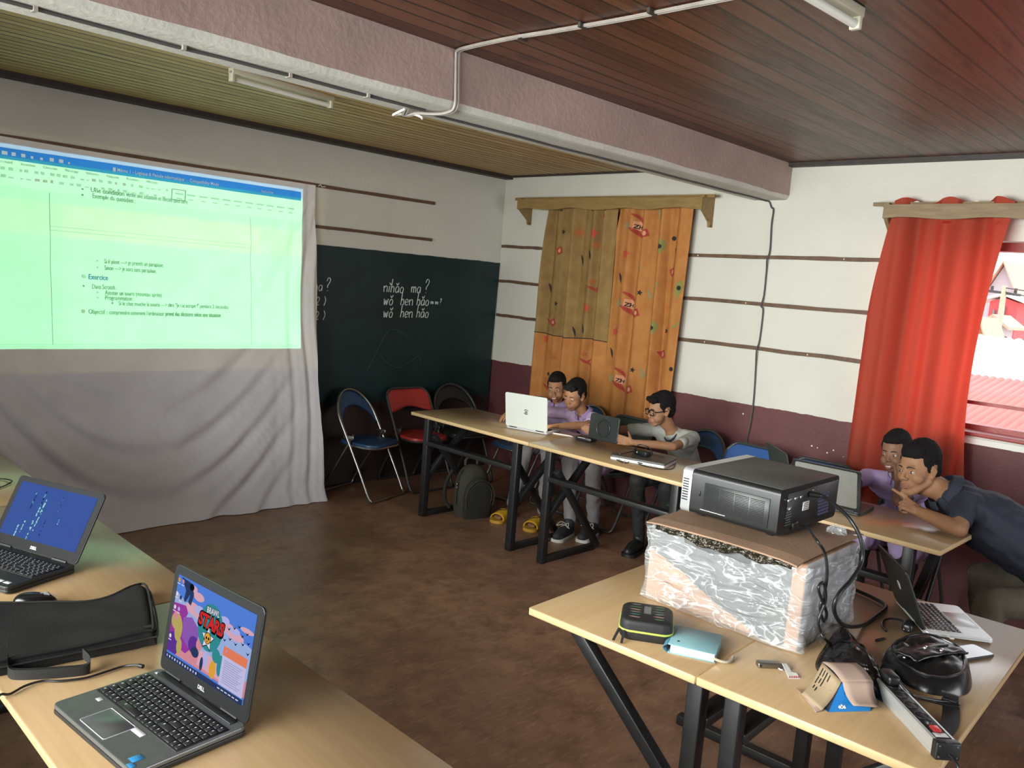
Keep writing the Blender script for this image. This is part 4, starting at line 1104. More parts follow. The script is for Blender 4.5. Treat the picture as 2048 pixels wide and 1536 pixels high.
def wallpaper_screen(lid, SM, w, h):
    cols = [('screen_sky_blue', (0.10, 0.25, 0.80)), ('screen_pale_blue', (0.38, 0.50, 0.85)), ('screen_pink_cloud', (0.80, 0.45, 0.55)), ('screen_lilac', (0.52, 0.50, 0.90)), ('screen_magenta', (0.36, 0.05, 0.38)),
            ('screen_purple', (0.13, 0.04, 0.33)), ('screen_yellow', (0.55, 0.45, 0.14)), ('screen_teal', (0.04, 0.30, 0.33)), ('screen_red', (0.72, 0.03, 0.03)), ('screen_black', (0.006, 0.006, 0.010)),
            ('screen_white', (0.85, 0.84, 0.95)), ('screen_gold', (0.85, 0.42, 0.05)), ('screen_orange', (0.90, 0.24, 0.12)), ('screen_panel', (0.62, 0.60, 0.90)), ('screen_line', (0.38, 0.36, 0.62)), ('screen_rose', (0.75, 0.30, 0.36)), ('screen_navy', (0.03, 0.05, 0.14)), ('screen_dusk', (0.30, 0.12, 0.50))]
    MS = [emat(n, c, 1.0) for n, c in cols]; I = {n[7:]: i for i, (n, c) in enumerate(cols)}
    m = MB(); O = [0.0]
    def P(pts, c): 
        O[0] += .00004; scr_poly(m, SM, [(x * w, y * h) for x, y in pts], I[c], O[0])
    def E(cx, cy, a, b, c, n=20, t0=0): P([(cx + a * math.cos(2 * PI * i / n + t0), cy + b * math.sin(2 * PI * i / n + t0)) for i in range(n)], c)
    P([(0, 0), (1, 0), (1, 1), (0, 1)], 'sky_blue')
    P([(0, .1), (1, .1), (1, .62), (.6, .72), (.3, .66), (0, .8)], 'pale_blue')
    for cx, cy, a, b in ((.25, .70, .10, .07), (.36, .66, .12, .05), (.30, .86, .07, .05), (.22, .92, .05, .04), (.70, .70, .10, .06), (.80, .66, .10, .05), (.64, .75, .06, .05), (.92, .78, .08, .03)): E(cx, cy, a, b, 'pink_cloud')
    for cx, cy, a, b in ((.34, .72, .07, .05), (.66, .77, .05, .04), (.78, .71, .07, .04)): E(cx, cy, a, b, 'lilac')
    P([(0, .08), (1, .08), (1, .26), (.6, .30), (.3, .26), (0, .24)], 'rose')
    P([(.42, .30), (.70, .30), (.74, .10), (.40, .12)], 'pink_cloud')
    P([(0, .66), (.16, .69), (.20, .62), (.16, .50), (.30, .42), (.34, .30), (.24, .16), (0, .2)], 'magenta')
    P([(.15, .55), (.26, .60), (.38, .50), (.36, .30), (.26, .24), (.17, .32)], 'dusk')
    P([(0, .30), (.12, .36), (.18, .22), (.12, .08), (0, .08)], 'purple')
    E(.07, .46, .07, .10, 'yellow'); E(.11, .38, .05, .14, 'yellow'); E(.15, .20, .035, .09, 'yellow'); E(.05, .52, .03, .05, 'rose')
    E(.33, .31, .07, .10, 'purple'); E(.40, .35, .04, .07, 'rose'); E(.36, .24, .05, .06, 'navy'); E(.62, .34, .05, .08, 'teal'); E(.68, .26, .035, .12, 'teal'); E(.50, .24, .03, .10, 'lilac'); E(.60, .17, .04, .10, 'gold'); E(.46, .16, .02, .08, 'navy')
    P([(.05, .99), (.2, .97), (.24, .85), (.22, .72), (.18, .74), (.19, .84), (.14, .72), (.12, .74), (.13, .86)], 'navy'); E(.20, .93, .03, .04, 'black')
    # teal disc, lettering and the star badge
    E(.50, .60, .155, .27, 'teal', 28)
    def word(t, x, y, ww, hh, c, bold, shear=0.0, rise=0.0):
        vs, fs = text_mesh(t, 1.0, bold); x1 = max(v.x for v in vs); x0 = min(v.x for v in vs); y1 = max(v.y for v in vs)
        O[0] += .00006; m.cur = I[c]
        m.add([((x + (v.x - x0) / (x1 - x0) * ww + shear * v.y / y1 * .05) * w, (y + v.y / y1 * hh + rise * (v.x - x0) / (x1 - x0)) * h, O[0]) for v in vs], fs, SM, False)
    word('BRAWL', .422, .742, .17, .085, 'black', .07, 0, .01); word('BRAWL', .428, .750, .158, .070, 'white', .025, 0, .01)
    word('STARS', .335, .575, .335, .175, 'black', .09, .2, -.01); word('STARS', .345, .590, .315, .145, 'red', .045, .2, -.01)
    st = starpoly(5, 1, .5, PI / 2)
    P([(.49 + .088 * p[0], .465 + .145 * p[1]) for p in st], 'black'); P([(.49 + .078 * p[0], .468 + .128 * p[1]) for p in st], 'white')
    E(.49, .475, .042, .068, 'black'); E(.49, .475, .036, .060, 'gold'); E(.476, .475, .010, .018, 'black', 10); E(.505, .475, .010, .018, 'black', 10); E(.49, .440, .006, .010, 'black', 8)
    rng = random.Random(2)
    for x, y in ((.72, .70), (.78, .74), (.83, .78), (.88, .70), (.93, .75), (.75, .60), (.82, .58), (.90, .62), (.96, .66), (.69, .56), (.97, .55)):
        P([(x - .022, y + .02), (x, y + .006), (x + .022, y + .026), (x + .004, y - .014)], 'black')
    P([(.70, .07), (.985, .07), (.985, .47), (.70, .47)], 'panel'); P([(.70, .40), (.985, .40), (.985, .505), (.70, .505)], 'orange'); E(.735, .455, .014, .024, 'rose')
    for k in range(11): P([(.73, .36 - k * .024), (.95 - .02 * (k % 3), .36 - k * .024), (.95 - .02 * (k % 3), .352 - k * .024), (.73, .352 - k * .024)], 'line')
    P([(0, 0), (1, 0), (1, .062), (0, .062)], 'navy')
    for k in range(12): E(.03 + k * .036, .031, .009, .016, 'white' if k % 2 else 'lilac', 8)
    for k in range(6): P([(.70 + k * .045, .025), (.73 + k * .045, .025), (.73 + k * .045, .037), (.70 + k * .045, .037)], 'white')
    for x, y, c in ((.035, .95, 'gold'), (.09, .95, 'rose'), (.035, .78, 'white'), (.09, .76, 'navy'), (.035, .62, 'white'), (.09, .62, 'lilac'), (.035, .27, 'white')): E(x, y, .015, .026, c, 10); P([(x - .02, y - .05), (x + .02, y - .05), (x + .02, y - .04), (x - .02, y - .04)], 'white')
    m.build('screen', MS, lid)
def brand_text(L, lid, M, body, x, y, size, mt, bold=.0, z=.0016):
    vs, fs = text_mesh(body, size, bold, 'CENTER')
    q = MB(); q.add([(v.x + x, v.y + y, z) for v in vs], fs, M); q.build('maker_lettering', mt, lid)
M_chro = mat('silver_print', (0.6, 0.6, 0.6), .3, .6)
def dell_logo(L, lid, LM, w, h): brand_text(L, lid, LM, 'DELL', 0, .010, .012, M_chro, .0006)
lapA, LMA = make_laptop('near grey laptop with a colourful game wallpaper on its screen', (-4.590, -3.838, .75), math.radians(-84.4), .352, .245, .024, .248, 8, M_lapgrey, M_lapdark, M_lapdark, ROWS15, (.93, .152, .040), wallpaper_screen, dell_logo, (.020, .020, .034), (.105, .066, -.02))
st_ = MB(); st_.rbox((.045, -.172, .0245), (.052, .014, .0006), .0002, 1); st_.build('white_sticker', mat('white_label', (0.75, 0.75, 0.78), .4), lapA)
st_ = MB(); st_.rbox((.135, -.218, .0245), (.020, .024, .0006), .0002, 1); st_.rbox((.150, -.236, .0245), (.018, .012, .0006), .0002, 1); st_.build('blue_sticker', mat('blue_chip_label', (0.03, 0.22, 0.48), .3), lapA)
st_ = MB(); st_.rbox((-.125, -.168, .0245), (.016, .012, .0006), .0002, 1); st_.build('grey_sticker', M_lapsilver, lapA)
pb = MB(); pb.rbox((-.150, -.022, .0246), (.018, .007, .0012), .0004, 1); pb.build('power_button', M_lapsilver, lapA)
rr = MB(); rr.rbox((0, -.018, .0255), (.30, .016, .004), .0015, 2); rr.build('hinge_bar', M_lapdark, lapA)
lapB, LMB = make_laptop('dark laptop showing a blue console screen at the left edge', (-4.611, -2.705, .75), math.radians(-68.5), .385, .225, .024, .226, 28, M_lapdark, M_lapdark, M_lapdark, ROWS15, (.93, .140, .036), blue_screen, dell_logo, (.022, .018, .034), (.10, .055, -.02))
st_ = MB(); st_.rbox((.125, -.200, .0245), (.034, .014, .0006), .0002, 1); st_.rbox((.160, -.200, .0245), (.022, .014, .0006), .0002, 1); st_.build('white_sticker', mat('white_label', (0.75, 0.75, 0.78), .4), lapB)
def hp_logo(L, lid, LM, w, h):
    q = MB(); ring = []
    for a, b in ((35, 165), (215, 345)):
        q.tube([LM @ V(.016 * math.cos(math.radians(k)), h * .5 + .016 * math.sin(math.radians(k)), -.0075) for k in range(a, b, 10)], .0022, 5)
    # slanted h and p strokes, mirrored because they are read from behind
    def S(pts): q.tube([LM @ V(-x, h * .5 + y, -.0075) for x, y in pts], .0014, 5)
    S([(-.007, -.010), (-.002, .012)]); S([(-.005, -.002), (-.001, .003), (.001, .001), (-.001, -.008)]); S([(.001, -.014), (.006, .004)]); S([(.005, .003), (.009, .004), (.009, -.004), (.004, -.006)])
    q.build('maker_mark', M_keydeck, lid)
make_laptop('white laptop seen from behind with a round maker mark', (-1.372, -1.772, .75), math.atan2(.967, -.258), .318, .215, .018, .236, 10, M_lapsilver, M_lapsilver, M_lapwhite, ROWS13, (.86, .115, .030), bright_screen, hp_logo)
M_gback = mat('grey_laptop_back', (0.215, 0.215, 0.20), .5, var=.06, vscale=30)
def framed_back(L, lid, LM, w, h):
    q = MB(); q.prism([(p[0], p[1] + h / 2 + .004) for p in rrect(w - .034, h - .030, .010, 3)], -.0085, -.0065, LM); q.build('back_panel', M_gback, lid)
make_laptop('open laptop with a black-framed grey lid on the far table', (-1.420, -3.861, .75), math.atan2(.997, -.071), .335, .225, .020, .222, 18, M_lapdark, M_lapdark, M_lapdark, ROWS13, (.86, .12, .03), dark_screen, framed_back)
make_laptop('dark laptop turned edge-on behind the projector', (-1.165, -3.505, .75), math.atan2(.71, .705), .330, .20, .018, .20, 16, M_lapdark, M_lapdark, mat('dark_green_grey_lid', (0.030, 0.036, 0.032), .45), ROWS13, (.86, .11, .03), dark_screen)
def mac_logo(L, lid, LM, w, h):
    q = MB(); q.prism([(p[0], p[1] + h * .52) for p in ellpoly(.013, .016, 14)], -.0082, -.0068, LM); q.build('maker_mark', M_lapsilver, lid)
macL, LMM = make_laptop('silver laptop open beside the leather bag, its dark lid towards us', (-2.575, -4.659, .75), math.atan2(.603, .797), .285, .205, .014, .200, 24, M_lapsilver, M_lapsilver, M_lapdark, ROWS13, (.86, .118, .022), dark_screen, mac_logo, (.008, .008, .012), (.12, .075, 0), M_lapsilver)
us = MB(); us.rbox((-.150, -.075, .008), (.022, .012, .005), .001); us.build('usb_receiver', M_paint, macL)
# ================================================================ THINGS ON THE TABLES AND THE FLOOR
def tz(px, py, h=0.0):            # point h above the table tops
    return on_plane(2, .75 + h, px, py)
# ---- wrapped cardboard box
M_card = mat('brown_cardboard', (0.33, 0.195, 0.110), .8, var=.15, vscale=6, bump=.1, bscale=120)
M_cardlid = mat('dusty_brown_cardboard', (0.270, 0.165, 0.105), .75, var=.18, vscale=5, bump=.12, bscale=90)
def box_face_mat():
    g = nodes_mat('printed_box_side')
    tc = g.N.new('ShaderNodeTexCoord'); sp = g.N.new('ShaderNodeSeparateXYZ'); g.L.new(tc.outputs['Object'], sp.inputs[0])
    n = g.noise(tc.outputs['Object'], 14, 4)
    y, z = sp.outputs[1], sp.outputs[2]
    # grey printed field bounded by a slanted edge; bare card at the left bottom corner and along the right edge
    slant = g.math('ADD', z, g.math('MULTIPLY', y, -.42))
    f = g.math('MULTIPLY', g.math('GREATER_THAN', g.math('ADD', slant, g.math('MULTIPLY', n, .03)), .075), g.math('GREATER_THAN', y, -.222))
    c = g.mix(f, (0.46, 0.25, 0.15), (0.085, 0.088, 0.092))
    c = g.mix(g.math('MULTIPLY', g.ramp(n, .4, .7), .35), c, (0.20, 0.19, 0.18))
    g.L.new(c, g.b.inputs['Base Color']); g.b.inputs['Roughness'].default_value = .7
    return g.m
bx = thing('cardboard_box', 'cardboard box wrapped in crinkled clear plastic with the projector on top', 'box', (-2.975, -4.284, .75), math.radians(1.2))
BW, BD, BH = .375, .525, .262
b = MB(); b.rbox((0, 0, BH / 2), (BW, BD, BH), .006, 2)
bo = b.build('carton', [M_card, box_face_mat(), mat('pale_grey_box_end', (0.34, 0.33, 0.345), .75, var=.2, vscale=9)], bx)
for p in bo.data.polygons:
    if p.normal.x < -.7: p.material_index = 1
    elif p.normal.y < -.7: p.material_index = 2
def lid_pt(u, v, top):
    x = -.240 + .490 * u; y = -.255 + .505 * v
    z = .272 + (.005 if top else 0) + .004 * math.sin(u * 3 + v * 4) - .010 * max(0, abs(v - .5) - .42) * 6 - .008 * max(0, (.10 - u)) * 8
    return (x, y, z)
ld = MB()
nu = 20; vs = [lid_pt(i / nu, j / nu, True) for j in range(nu + 1) for i in range(nu + 1)] + [lid_pt(i / nu, j / nu, False) for j in range(nu + 1) for i in range(nu + 1)]
N2 = (nu + 1) ** 2; fs = []
for j in range(nu):
    for i in range(nu):
        a = j * (nu + 1) + i; q = (a, a + 1, a + nu + 2, a + nu + 1); fs.append(q); fs.append(tuple(k + N2 for k in q[::-1]))
edge = [i for i in range(nu + 1)] + [(j + 1) * (nu + 1) - 1 for j in range(1, nu + 1)] + [nu * (nu + 1) + i for i in range(nu - 1, -1, -1)] + [j * (nu + 1) for j in range(nu - 1, 0, -1)]
for k in range(len(edge)): a = edge[k]; b_ = edge[(k + 1) % len(edge)]; fs.append((b_, a, a + N2, b_ + N2))
ld.add(vs, fs, None, False)
ld.build('lid_flap', M_cardlid, bx)
def plastic_mat(name, base, tr, dens, rough=.12, bs=1.0):
    g = nodes_mat(name)
    g.b.inputs['Base Color'].default_value = (*base, 1); g.b.inputs['Roughness'].default_value = rough; g.b.inputs['Specular IOR Level'].default_value = .9
    tc = g.N.new('ShaderNodeTexCoord')
    mp = g.N.new('ShaderNodeMapping'); mp.inputs['Rotation'].default_value = (.7, .3, .4); mp.inputs['Scale'].default_value = (6, 6, 17); g.L.new(tc.outputs['Object'], mp.inputs[0])
    mp2 = g.N.new('ShaderNodeMapping'); mp2.inputs['Rotation'].default_value = (-.9, .2, -.3); mp2.inputs['Scale'].default_value = (5, 5, 14); g.L.new(tc.outputs['Object'], mp2.inputs[0])
    n1 = g.noise(mp.outputs[0], 1.0, 2, .5); n2 = g.noise(mp2.outputs[0], 1.0, 2, .5)
    n1.node.inputs['Distortion'].default_value = 1.2; n2.node.inputs['Distortion'].default_value = .9
    def rid(n, k): return g.math('MAXIMUM', g.math('SUBTRACT', 1.0, g.math('MULTIPLY', g.math('ABSOLUTE', g.math('SUBTRACT', n, .5)), k)), 0.0)
    r = g.math('ADD', rid(n1, 36.0), g.math('MULTIPLY', rid(n2, 46.0), .8))
    g.L.new(g.bump(g.math('ADD', n1, g.math('MULTIPLY', n2, .8)), bs, .03), g.b.inputs['Normal'])
    t = g.N.new('ShaderNodeBsdfTransparent'); t.inputs[0].default_value = (*tr, 1)
    mx = g.N.new('ShaderNodeMixShader')
    f = g.math('ADD', dens, g.math('MULTIPLY', r, .33))
    g.L.new(f, mx.inputs[0]); g.L.new(t.outputs[0], mx.inputs[1]); g.L.new(g.b.outputs[0], mx.inputs[2]); g.L.new(mx.outputs[0], g.N['Material Output'].inputs[0])
    return g.m
M_wrap = plastic_mat('crinkled_clear_plastic', (0.72, 0.74, 0.76), (.95, .96, .97), .20, .16)
per = rrect(BW + .016, BD + .016, .02, 3)
def resample(poly, step):
    out = []
    for i in range(len(poly)):
        a = poly[i]; b2 = poly[(i + 1) % len(poly)]; k_ = max(1, int(math.hypot(b2[0] - a[0], b2[1] - a[1]) / step))
        for q in range(k_): out.append((a[0] + (b2[0] - a[0]) * q / k_, a[1] + (b2[1] - a[1]) * q / k_))
    return out
per = resample(per, .007)
wr_ = MB(); nv = 40; m_ = len(per); vs = []
for j in range(nv + 1):
    v = j / nv
    for i, (x, y) in enumerate(per):
        d = math.hypot(x, y)
        topz = .248 + .018 * noise.noise(V(x * 9, y * 9, 3)) + (.028 if (x > .12 and y < -.1) else 0) + (-.03 if (x < -.15 and -.1 < y < .12) else 0)
        z = .003 + (topz - .003) * v
        cr = abs(noise.noise(V(x * 13 + 2, y * 13, z * 15))) * .016 + abs(noise.noise(V(x * 24, y * 24 + 5, z * 20 + y * 8))) * .006
        cr += .010 * max(0, 1 - v * 5) + (.022 * max(0, v - .8) * 5 * abs(noise.noise(V(x * 20, y * 20, 8))))
        k_ = 1 + cr / d
        vs.append((x * k_, y * k_, z))
fs = [(j * m_ + i, j * m_ + (i + 1) % m_, (j + 1) * m_ + (i + 1) % m_, (j + 1) * m_ + i) for j in range(nv) for i in range(m_)]
wr_.add(vs, fs, None, True)
wr_.build('plastic_wrap', M_wrap, bx)
# glossy black tape and foil bunched under the front edge of the lid
M_foil = mat('crumpled_dark_foil_tape', (0.045, 0.036, 0.025), .18, .5, var=.6, vscale=30, bump=.9, bscale=70)
tp = MB()
def tape_pt(u, v):
    y = .235 - .46 * u; z = .262 - (.012 + .045 * (.5 + .5 * noise.noise(V(u * 7, 3, 1))) * (1 - abs(u - .45))) * v
    return (-BW / 2 - .012 - .014 * abs(noise.noise(V(u * 22, v * 6, 4))) - .006 * v, y, z)
tp.grid(tape_pt, 70, 10, flip=True)
to = tp.build('foil_tape', M_foil, bx); sm_ = to.modifiers.new('thickness', 'SOLIDIFY'); sm_.thickness = .002
kn = MB()
def knot(u, v):
    a = 2 * PI * u; rr_ = .016 + .036 * v + .012 * noise.noise(V(math.cos(a) * 3, math.sin(a) * 3, v * 4))
    return (.165 + rr_ * math.cos(a) * .8, -.20 + rr_ * math.sin(a), .245 + .058 * (1 - v) ** 1.5 + .008 * noise.noise(V(u * 20, v * 5, 2)))
kn.grid(knot, 40, 12)
kn.build('gathered_plastic', M_wrap, bx)

# ---- projector
M_pbody = mat('black_projector_shell', (0.011, 0.0115, 0.012), .36, var=.1, vscale=60, bump=.03, bscale=400)
M_ptop = mat('grey_projector_top', (0.062, 0.060, 0.055), .55, var=.06, vscale=80)  # top cover greyer than the shell
M_silver = mat('silver_projector_front', (0.50, 0.51, 0.52), .28, .55)
pj_ = thing('projector', 'black projector with side grille and silver front standing on the wrapped box', 'projector', (-2.872, -4.252, 1.030), math.radians(0.5))
PW, PD, PH = .425, .315, .142; z0 = .012
b = MB()
prof = rrect(PW, PH, .016, 5)
b.prism(prof, -PD / 2, PD / 2 - .012, Matrix(((1, 0, 0, 0), (0, 0, 1, 0), (0, 1, 0, z0 + PH / 2), (0, 0, 0, 1))), True)
body = b.build('shell', M_pbody, pj_, 35)
t_ = MB(); t_.rbox((0, -.004, z0 + PH + .0004), (PW - .032, PD - .012, .0016), .0006, 1); t_.build('top_cover', M_ptop, pj_)
fr = MB()
prof2 = [(p[0] * 1.012, p[1] * 1.03) for p in prof]
fr.prism(prof2, PD / 2 - .012, PD / 2 + .022, Matrix(((1, 0, 0, 0), (0, 0, 1, 0), (0, 1, 0, z0 + PH / 2), (0, 0, 0, 1))), True)
fo = fr.build('front_bezel', M_silver, pj_, 35)
sl = MB()
for k in range(9): sl.box((-PW / 2 - .0032, PD / 2 + .008, z0 + .040 + k * .0085), (.003, .020, .004))
sl.build('front_fins', M_keydeck, fo)
# lens ring on the front
lz = MB(); RY = Matrix.Translation((-.058, PD / 2 + .022, z0 + PH / 2 + .012)) @ Matrix.Rotation(-PI / 2, 4, 'X')
lz.lathe([(.036, -.004), (.038, .004), (.034, .009), (.030, .009), (.028, .001)], 24, RY); lno = lz.build('lens_ring', M_pbody, pj_)
lg = MB(); lg.lathe([(.026, .001), (.024, .0035), (.015, .006), (.001, .007)], 24, RY); lg.build('lens_glass', mat('bright_lens_glass', (0.3, 0.4, 0.38), .05, coat=1.0), lno)
for x in (-PW / 2 + .05, PW / 2 - .05):
    for y in (-PD / 2 + .04, PD / 2 - .03):
        f = MB(); f.lathe([(.014, 0), (.016, .004), (.016, .016)], 14, Matrix.Translation((x, y, 0))); f.build('foot', M_pbody, pj_)
# side grille
gx = -PW / 2 - .0012
pan = MB(); pan.rbox((gx, -.015, z0 + PH / 2 - .008), (.003, .225, .092), .001, 1)
po = pan.build('side_panel', mat('dark_grey_vent_panel', (0.022, 0.024, 0.024), .4), pj_)
gr = MB()
for k in range(15):
    for q in range(4):
        gr.box((gx - .0018, .068 - q * .052, z0 + .030 + k * .0048), (.002, .048, .0022))
gr.build('grille_slots', mat('vent_slot_black', (0.002, 0.002, 0.002), .8), po)
ha = MB(); ha.rbox((gx - .0012, .113, z0 + .070), (.002, .004, .016), .0006, 1); ha.build('latch', M_keydeck, po)
ln = MB(); ln.box((gx - .0016, .06, z0 + .0205), (.0015, .09, .0018)); ln.build('light_line', M_lapsilver, po)
# rear connectors
ry = -PD / 2 - .001
rp = MB(); rp.rbox((.02, ry, z0 + PH / 2), (PW - .06, .003, PH - .03), .001, 1); rpo = rp.build('rear_panel', M_keydeck, pj_)
for x, z, w, h, m in ((-.155, .105, .028, .010, M_metal), (-.110, .105, .022, .009, M_metal), (-.075, .105, .016, .009, M_metal), (-.15, .078, .012, .006, M_paint)):
    q = MB(); q.rbox((x, ry - .002, z0 + z), (w, .004, h), .001, 1); q.build('port', m, rpo)
q = MB(); q.rbox((-.035, ry - .002, z0 + .072), (.044, .002, .028), .0006, 1); lb = q.build('white_label', M_paint, rpo)
q = MB()
for k in range(4): q.box((-.035, ry - .0034, z0 + .063 + k * .006), (.036 - .006 * (k % 2), .0008, .0018))
q.build('label_print', M_keydeck, lb)
q = MB()
for k in range(6): q.box((-.15, ry - .0022, z0 + .028 + k * .008), (.045 - .008 * (k % 3), .001, .0016))
q.box((-.15, ry - .0022, z0 + .082), (.03, .001, .006)); q.build('printed_notes', M_gback, rpo)
q = MB(); q.rbox((-.10, ry - .003, z0 + .018), (.034, .008, .024), .002, 1); q.build('power_inlet', M_keydeck, rpo)
q = MB()
for i in range(9):
    for j in range(7): q.box((.070 + i * .009 - j * .002, ry - .0018, z0 + .028 + j * .011), (.0042, .001, .0068))
q.build('rear_vent', mat('bluish_vent_cells', (0.16, 0.15, 0.30), .3, .3), rpo)  # vent openings drawn as small bluish blocks
for k, (x, z) in enumerate(((.005, .118), (.005, .107), (.04, .116))):
    q = MB(); q.lathe([(.004, 0), (.004, .005)], 10, Matrix.Translation((x, ry, z0 + z)) @ Matrix.Rotation(PI / 2, 4, 'X')); q.build('audio_jack', M_metal, rpo)

# ---- cables of the projector
M_cab = mat('black_rubber_cable', (0.010, 0.010, 0.011), .38)
def cable(label, pts, r, n=8, name='cable', m=None, seg=8):
    c = MB(); c.tube(smoothpath(pts, n), r, seg); return tag(c.build(name, m or M_cab), label, 'cable')
P0 = pj_.matrix_basis @ V(-.02, -PD / 2 - .004, z0 + .108)
vc = cable('thick black video cable looping from the projector down to the table', [P0, P0 + V(.02, -.035, -.002), on_plane(1, -4.50, 1668, 1008), on_plane(1, -4.57, 1700, 1038), on_plane(1, -4.61, 1722, 1080), on_plane(1, -4.62, 1724, 1122), on_plane(1, -4.62, 1704, 1158), on_plane(1, -4.615, 1680, 1185), on_plane(1, -4.61, 1668, 1212), on_plane(1, -4.61, 1674, 1236), on_plane(1, -4.61, 1692, 1252), tz(1725, 1250, .008), tz(1758, 1228, .008), tz(1772, 1212, .008), tz(1745, 1195, .008), tz(1712, 1180, .008), tz(1700, 1172, .008)], .0062, 10)
pl = MB(); pl.tube([P0 + V(0, .001, 0), P0 + V(.016, -.026, -.001)], .009, 8); pl.build('plug', M_cab, vc)
P1 = pj_.matrix_basis @ V(-.10, -PD / 2 - .006, z0 + .018)
cable('black power cord hanging from the projector beside the box', [P1, P1 + V(.012, -.03, .004), on_plane(1, -4.60, 1632, 1078), on_plane(1, -4.615, 1650, 1108), on_plane(1, -4.62, 1654, 1150), on_plane(1, -4.615, 1648, 1190), on_plane(1, -4.61, 1640, 1215), on_plane(1, -4.61, 1647, 1242), on_plane(1, -4.615, 1653, 1225), on_plane(1, -4.62, 1637, 1180), on_plane(1, -4.62, 1647, 1166), on_plane(1, -4.62, 1651, 1200), on_plane(1, -4.615, 1637, 1240), on_plane(1, -4.615, 1641, 1264), on_plane(1, -4.625, 1650, 1278), tz(1665, 1292, .006)], .0045, 10)

# ---- tool case and notebook
def mound_material(): pass
tcx = V(.55, -.83, 0).normalized()
tcase = thing('tool_case', 'small black zipped case printed with tools, lime zip around it', 'case', (-3.415, -4.206, .75), math.atan2(tcx.y, tcx.x))
M_case = mat('black_case_fabric', (0.010, 0.010, 0.011), .6, bump=.15, bscale=500)
for nm, za, zb_ in (('lower_shell', .002, .028), ('upper_shell', .032, .062)):
    c = MB(); rr_ = [(.94, 0 if nm[0] == 'l' else 1)]
    o_ = rrect(.150, .150, .030, 6); vs = []; lev = [(.93, za), (1, za + .008), (1, zb_)] if nm[0] == 'l' else [(1, za), (1, zb_ - .014), (.975, zb_ - .005), (.90, zb_)]
    for s, z in lev: vs += [(p[0] * s, p[1] * s, z) for p in o_]
    k_ = len(o_); fs = [tuple(range(k_))[::-1]] + [(a * k_ + i, a * k_ + (i + 1) % k_, (a + 1) * k_ + (i + 1) % k_, (a + 1) * k_ + i) for a in range(len(lev) - 1) for i in range(k_)] + [tuple(range((len(lev) - 1) * k_, len(lev) * k_))]
    c.add(vs, fs, None, True); co_ = c.build(nm, M_case, tcase, 60)
z_ = MB(); z_.tube([(p[0] * 1.004, p[1] * 1.004, .030) for p in rrect(.150, .150, .030, 6)], .0032, 6, True); zo = z_.build('zip', mat('lime_green_zip', (0.42, 0.55, 0.09), .5), tcase)
for a, b2 in (((-.075, -.068, .030), (-.088, -.100, .006)), ((-.060, -.077, .030), (-.064, -.108, .004))):
    q = MB(); q.bar(a, b2, .007, .003); q.build('zip_pull', M_case, zo)
pr = MB(); rng = random.Random(8)
MP = [mat('case_print_grey', (0.16, 0.17, 0.17), .5), mat('case_print_pale', (0.42, 0.43, 0.43), .5), mat('case_print_green', (0.06, 0.15, 0.07), .5), mat('case_print_teal', (0.03, 0.15, 0.13), .5), mat('case_print_pink', (0.35, 0.20, 0.18), .5)]
for col_, xs_ in ((0, (-.050, -.018)), (1, (.018, .050))):
    for k in range(6):
        y = .050 - k * .019; x0, x1 = xs_; pr.cur = rng.choice((0, 0, 1, 2, 3, 4)); s = rng.uniform(-.004, .004)
        pr.add([(x0 + s, y, .0626), (x0 + .012 + s, y - .004, .0626), (x1 - .008, y - .002 + s, .0626), (x1, y + .003 + s, .0626), (x1 - .004, y + .006 + s, .0626), (x0 + .010, y + .005, .0626)], [(0, 1, 2, 3, 4, 5)])
pr.cur = 0; pr.add([(-.010, -.012, .0627), (.010, -.012, .0627), (.010, .045, .0627), (-.010, .045, .0627)], [(0, 1, 2, 3)])
pr.build('tool_print', MP, tcase)
ncx = V(.40, -.915, 0).normalized()
nb = thing('notebook', 'small light blue ring notebook lying beside the tool case', 'notebook', (-3.384, -4.352, .75), math.atan2(ncx.y, ncx.x))
M_nb = mat('light_blue_card_cover', (0.22, 0.40, 0.44), .55, var=.08, vscale=14); M_pages = mat('white_paper_pages', (0.72, 0.70, 0.72), .8)
q = MB(); q.rbox((.002, 0, .0013), (.132, .145, .0022), .0008, 1); q.build('back_cover', M_nb, nb)
q = MB(); q.box((.004, 0, .0135), (.120, .138, .021)); pgo = q.build('pages', M_pages, nb)
q = MB(); q.rbox((.002, 0, .0255), (.132, .145, .0024), .0008, 1); fc = q.build('front_cover', M_nb, nb)
q = MB()
q.grid(lambda u, v: (-.064 - .014 * math.sin(PI * u), -.0725 + .145 * v, .0005 + .026 * u), 8, 2); sp_ = q.build('spine', mat('dark_blue_spine', (0.05, 0.15, 0.20), .5), nb)
m2 = sp_.modifiers.new('thickness', 'SOLIDIFY'); m2.thickness = .0015
for k in range(12):
    q = MB(); q.tube([(-.058 - .010 * math.sin(a), -.062 + k * .0113, .0135 + .013 * math.cos(a)) for a in [PI * t / 6 for t in range(7)]], .0011, 5); q.build('ring', M_keydeck, nb)
q = MB(); q.prism(ellpoly(.004, .004, 10), .0268, .0272, Matrix.Translation((-.040, -.040, 0))); q.build('cover_hole', M_keydeck, fc)
q = MB(); q.tube(smoothpath([(.058, -.066, .012), (.080, -.066, .008), (.098, -.058, .006), (.108, -.038, .006), (.110, -.018, .008)], 5), .0042, 8); q.build('pen_loop', mat('beige_elastic_loop', (0.42, 0.38, 0.28), .7), nb)

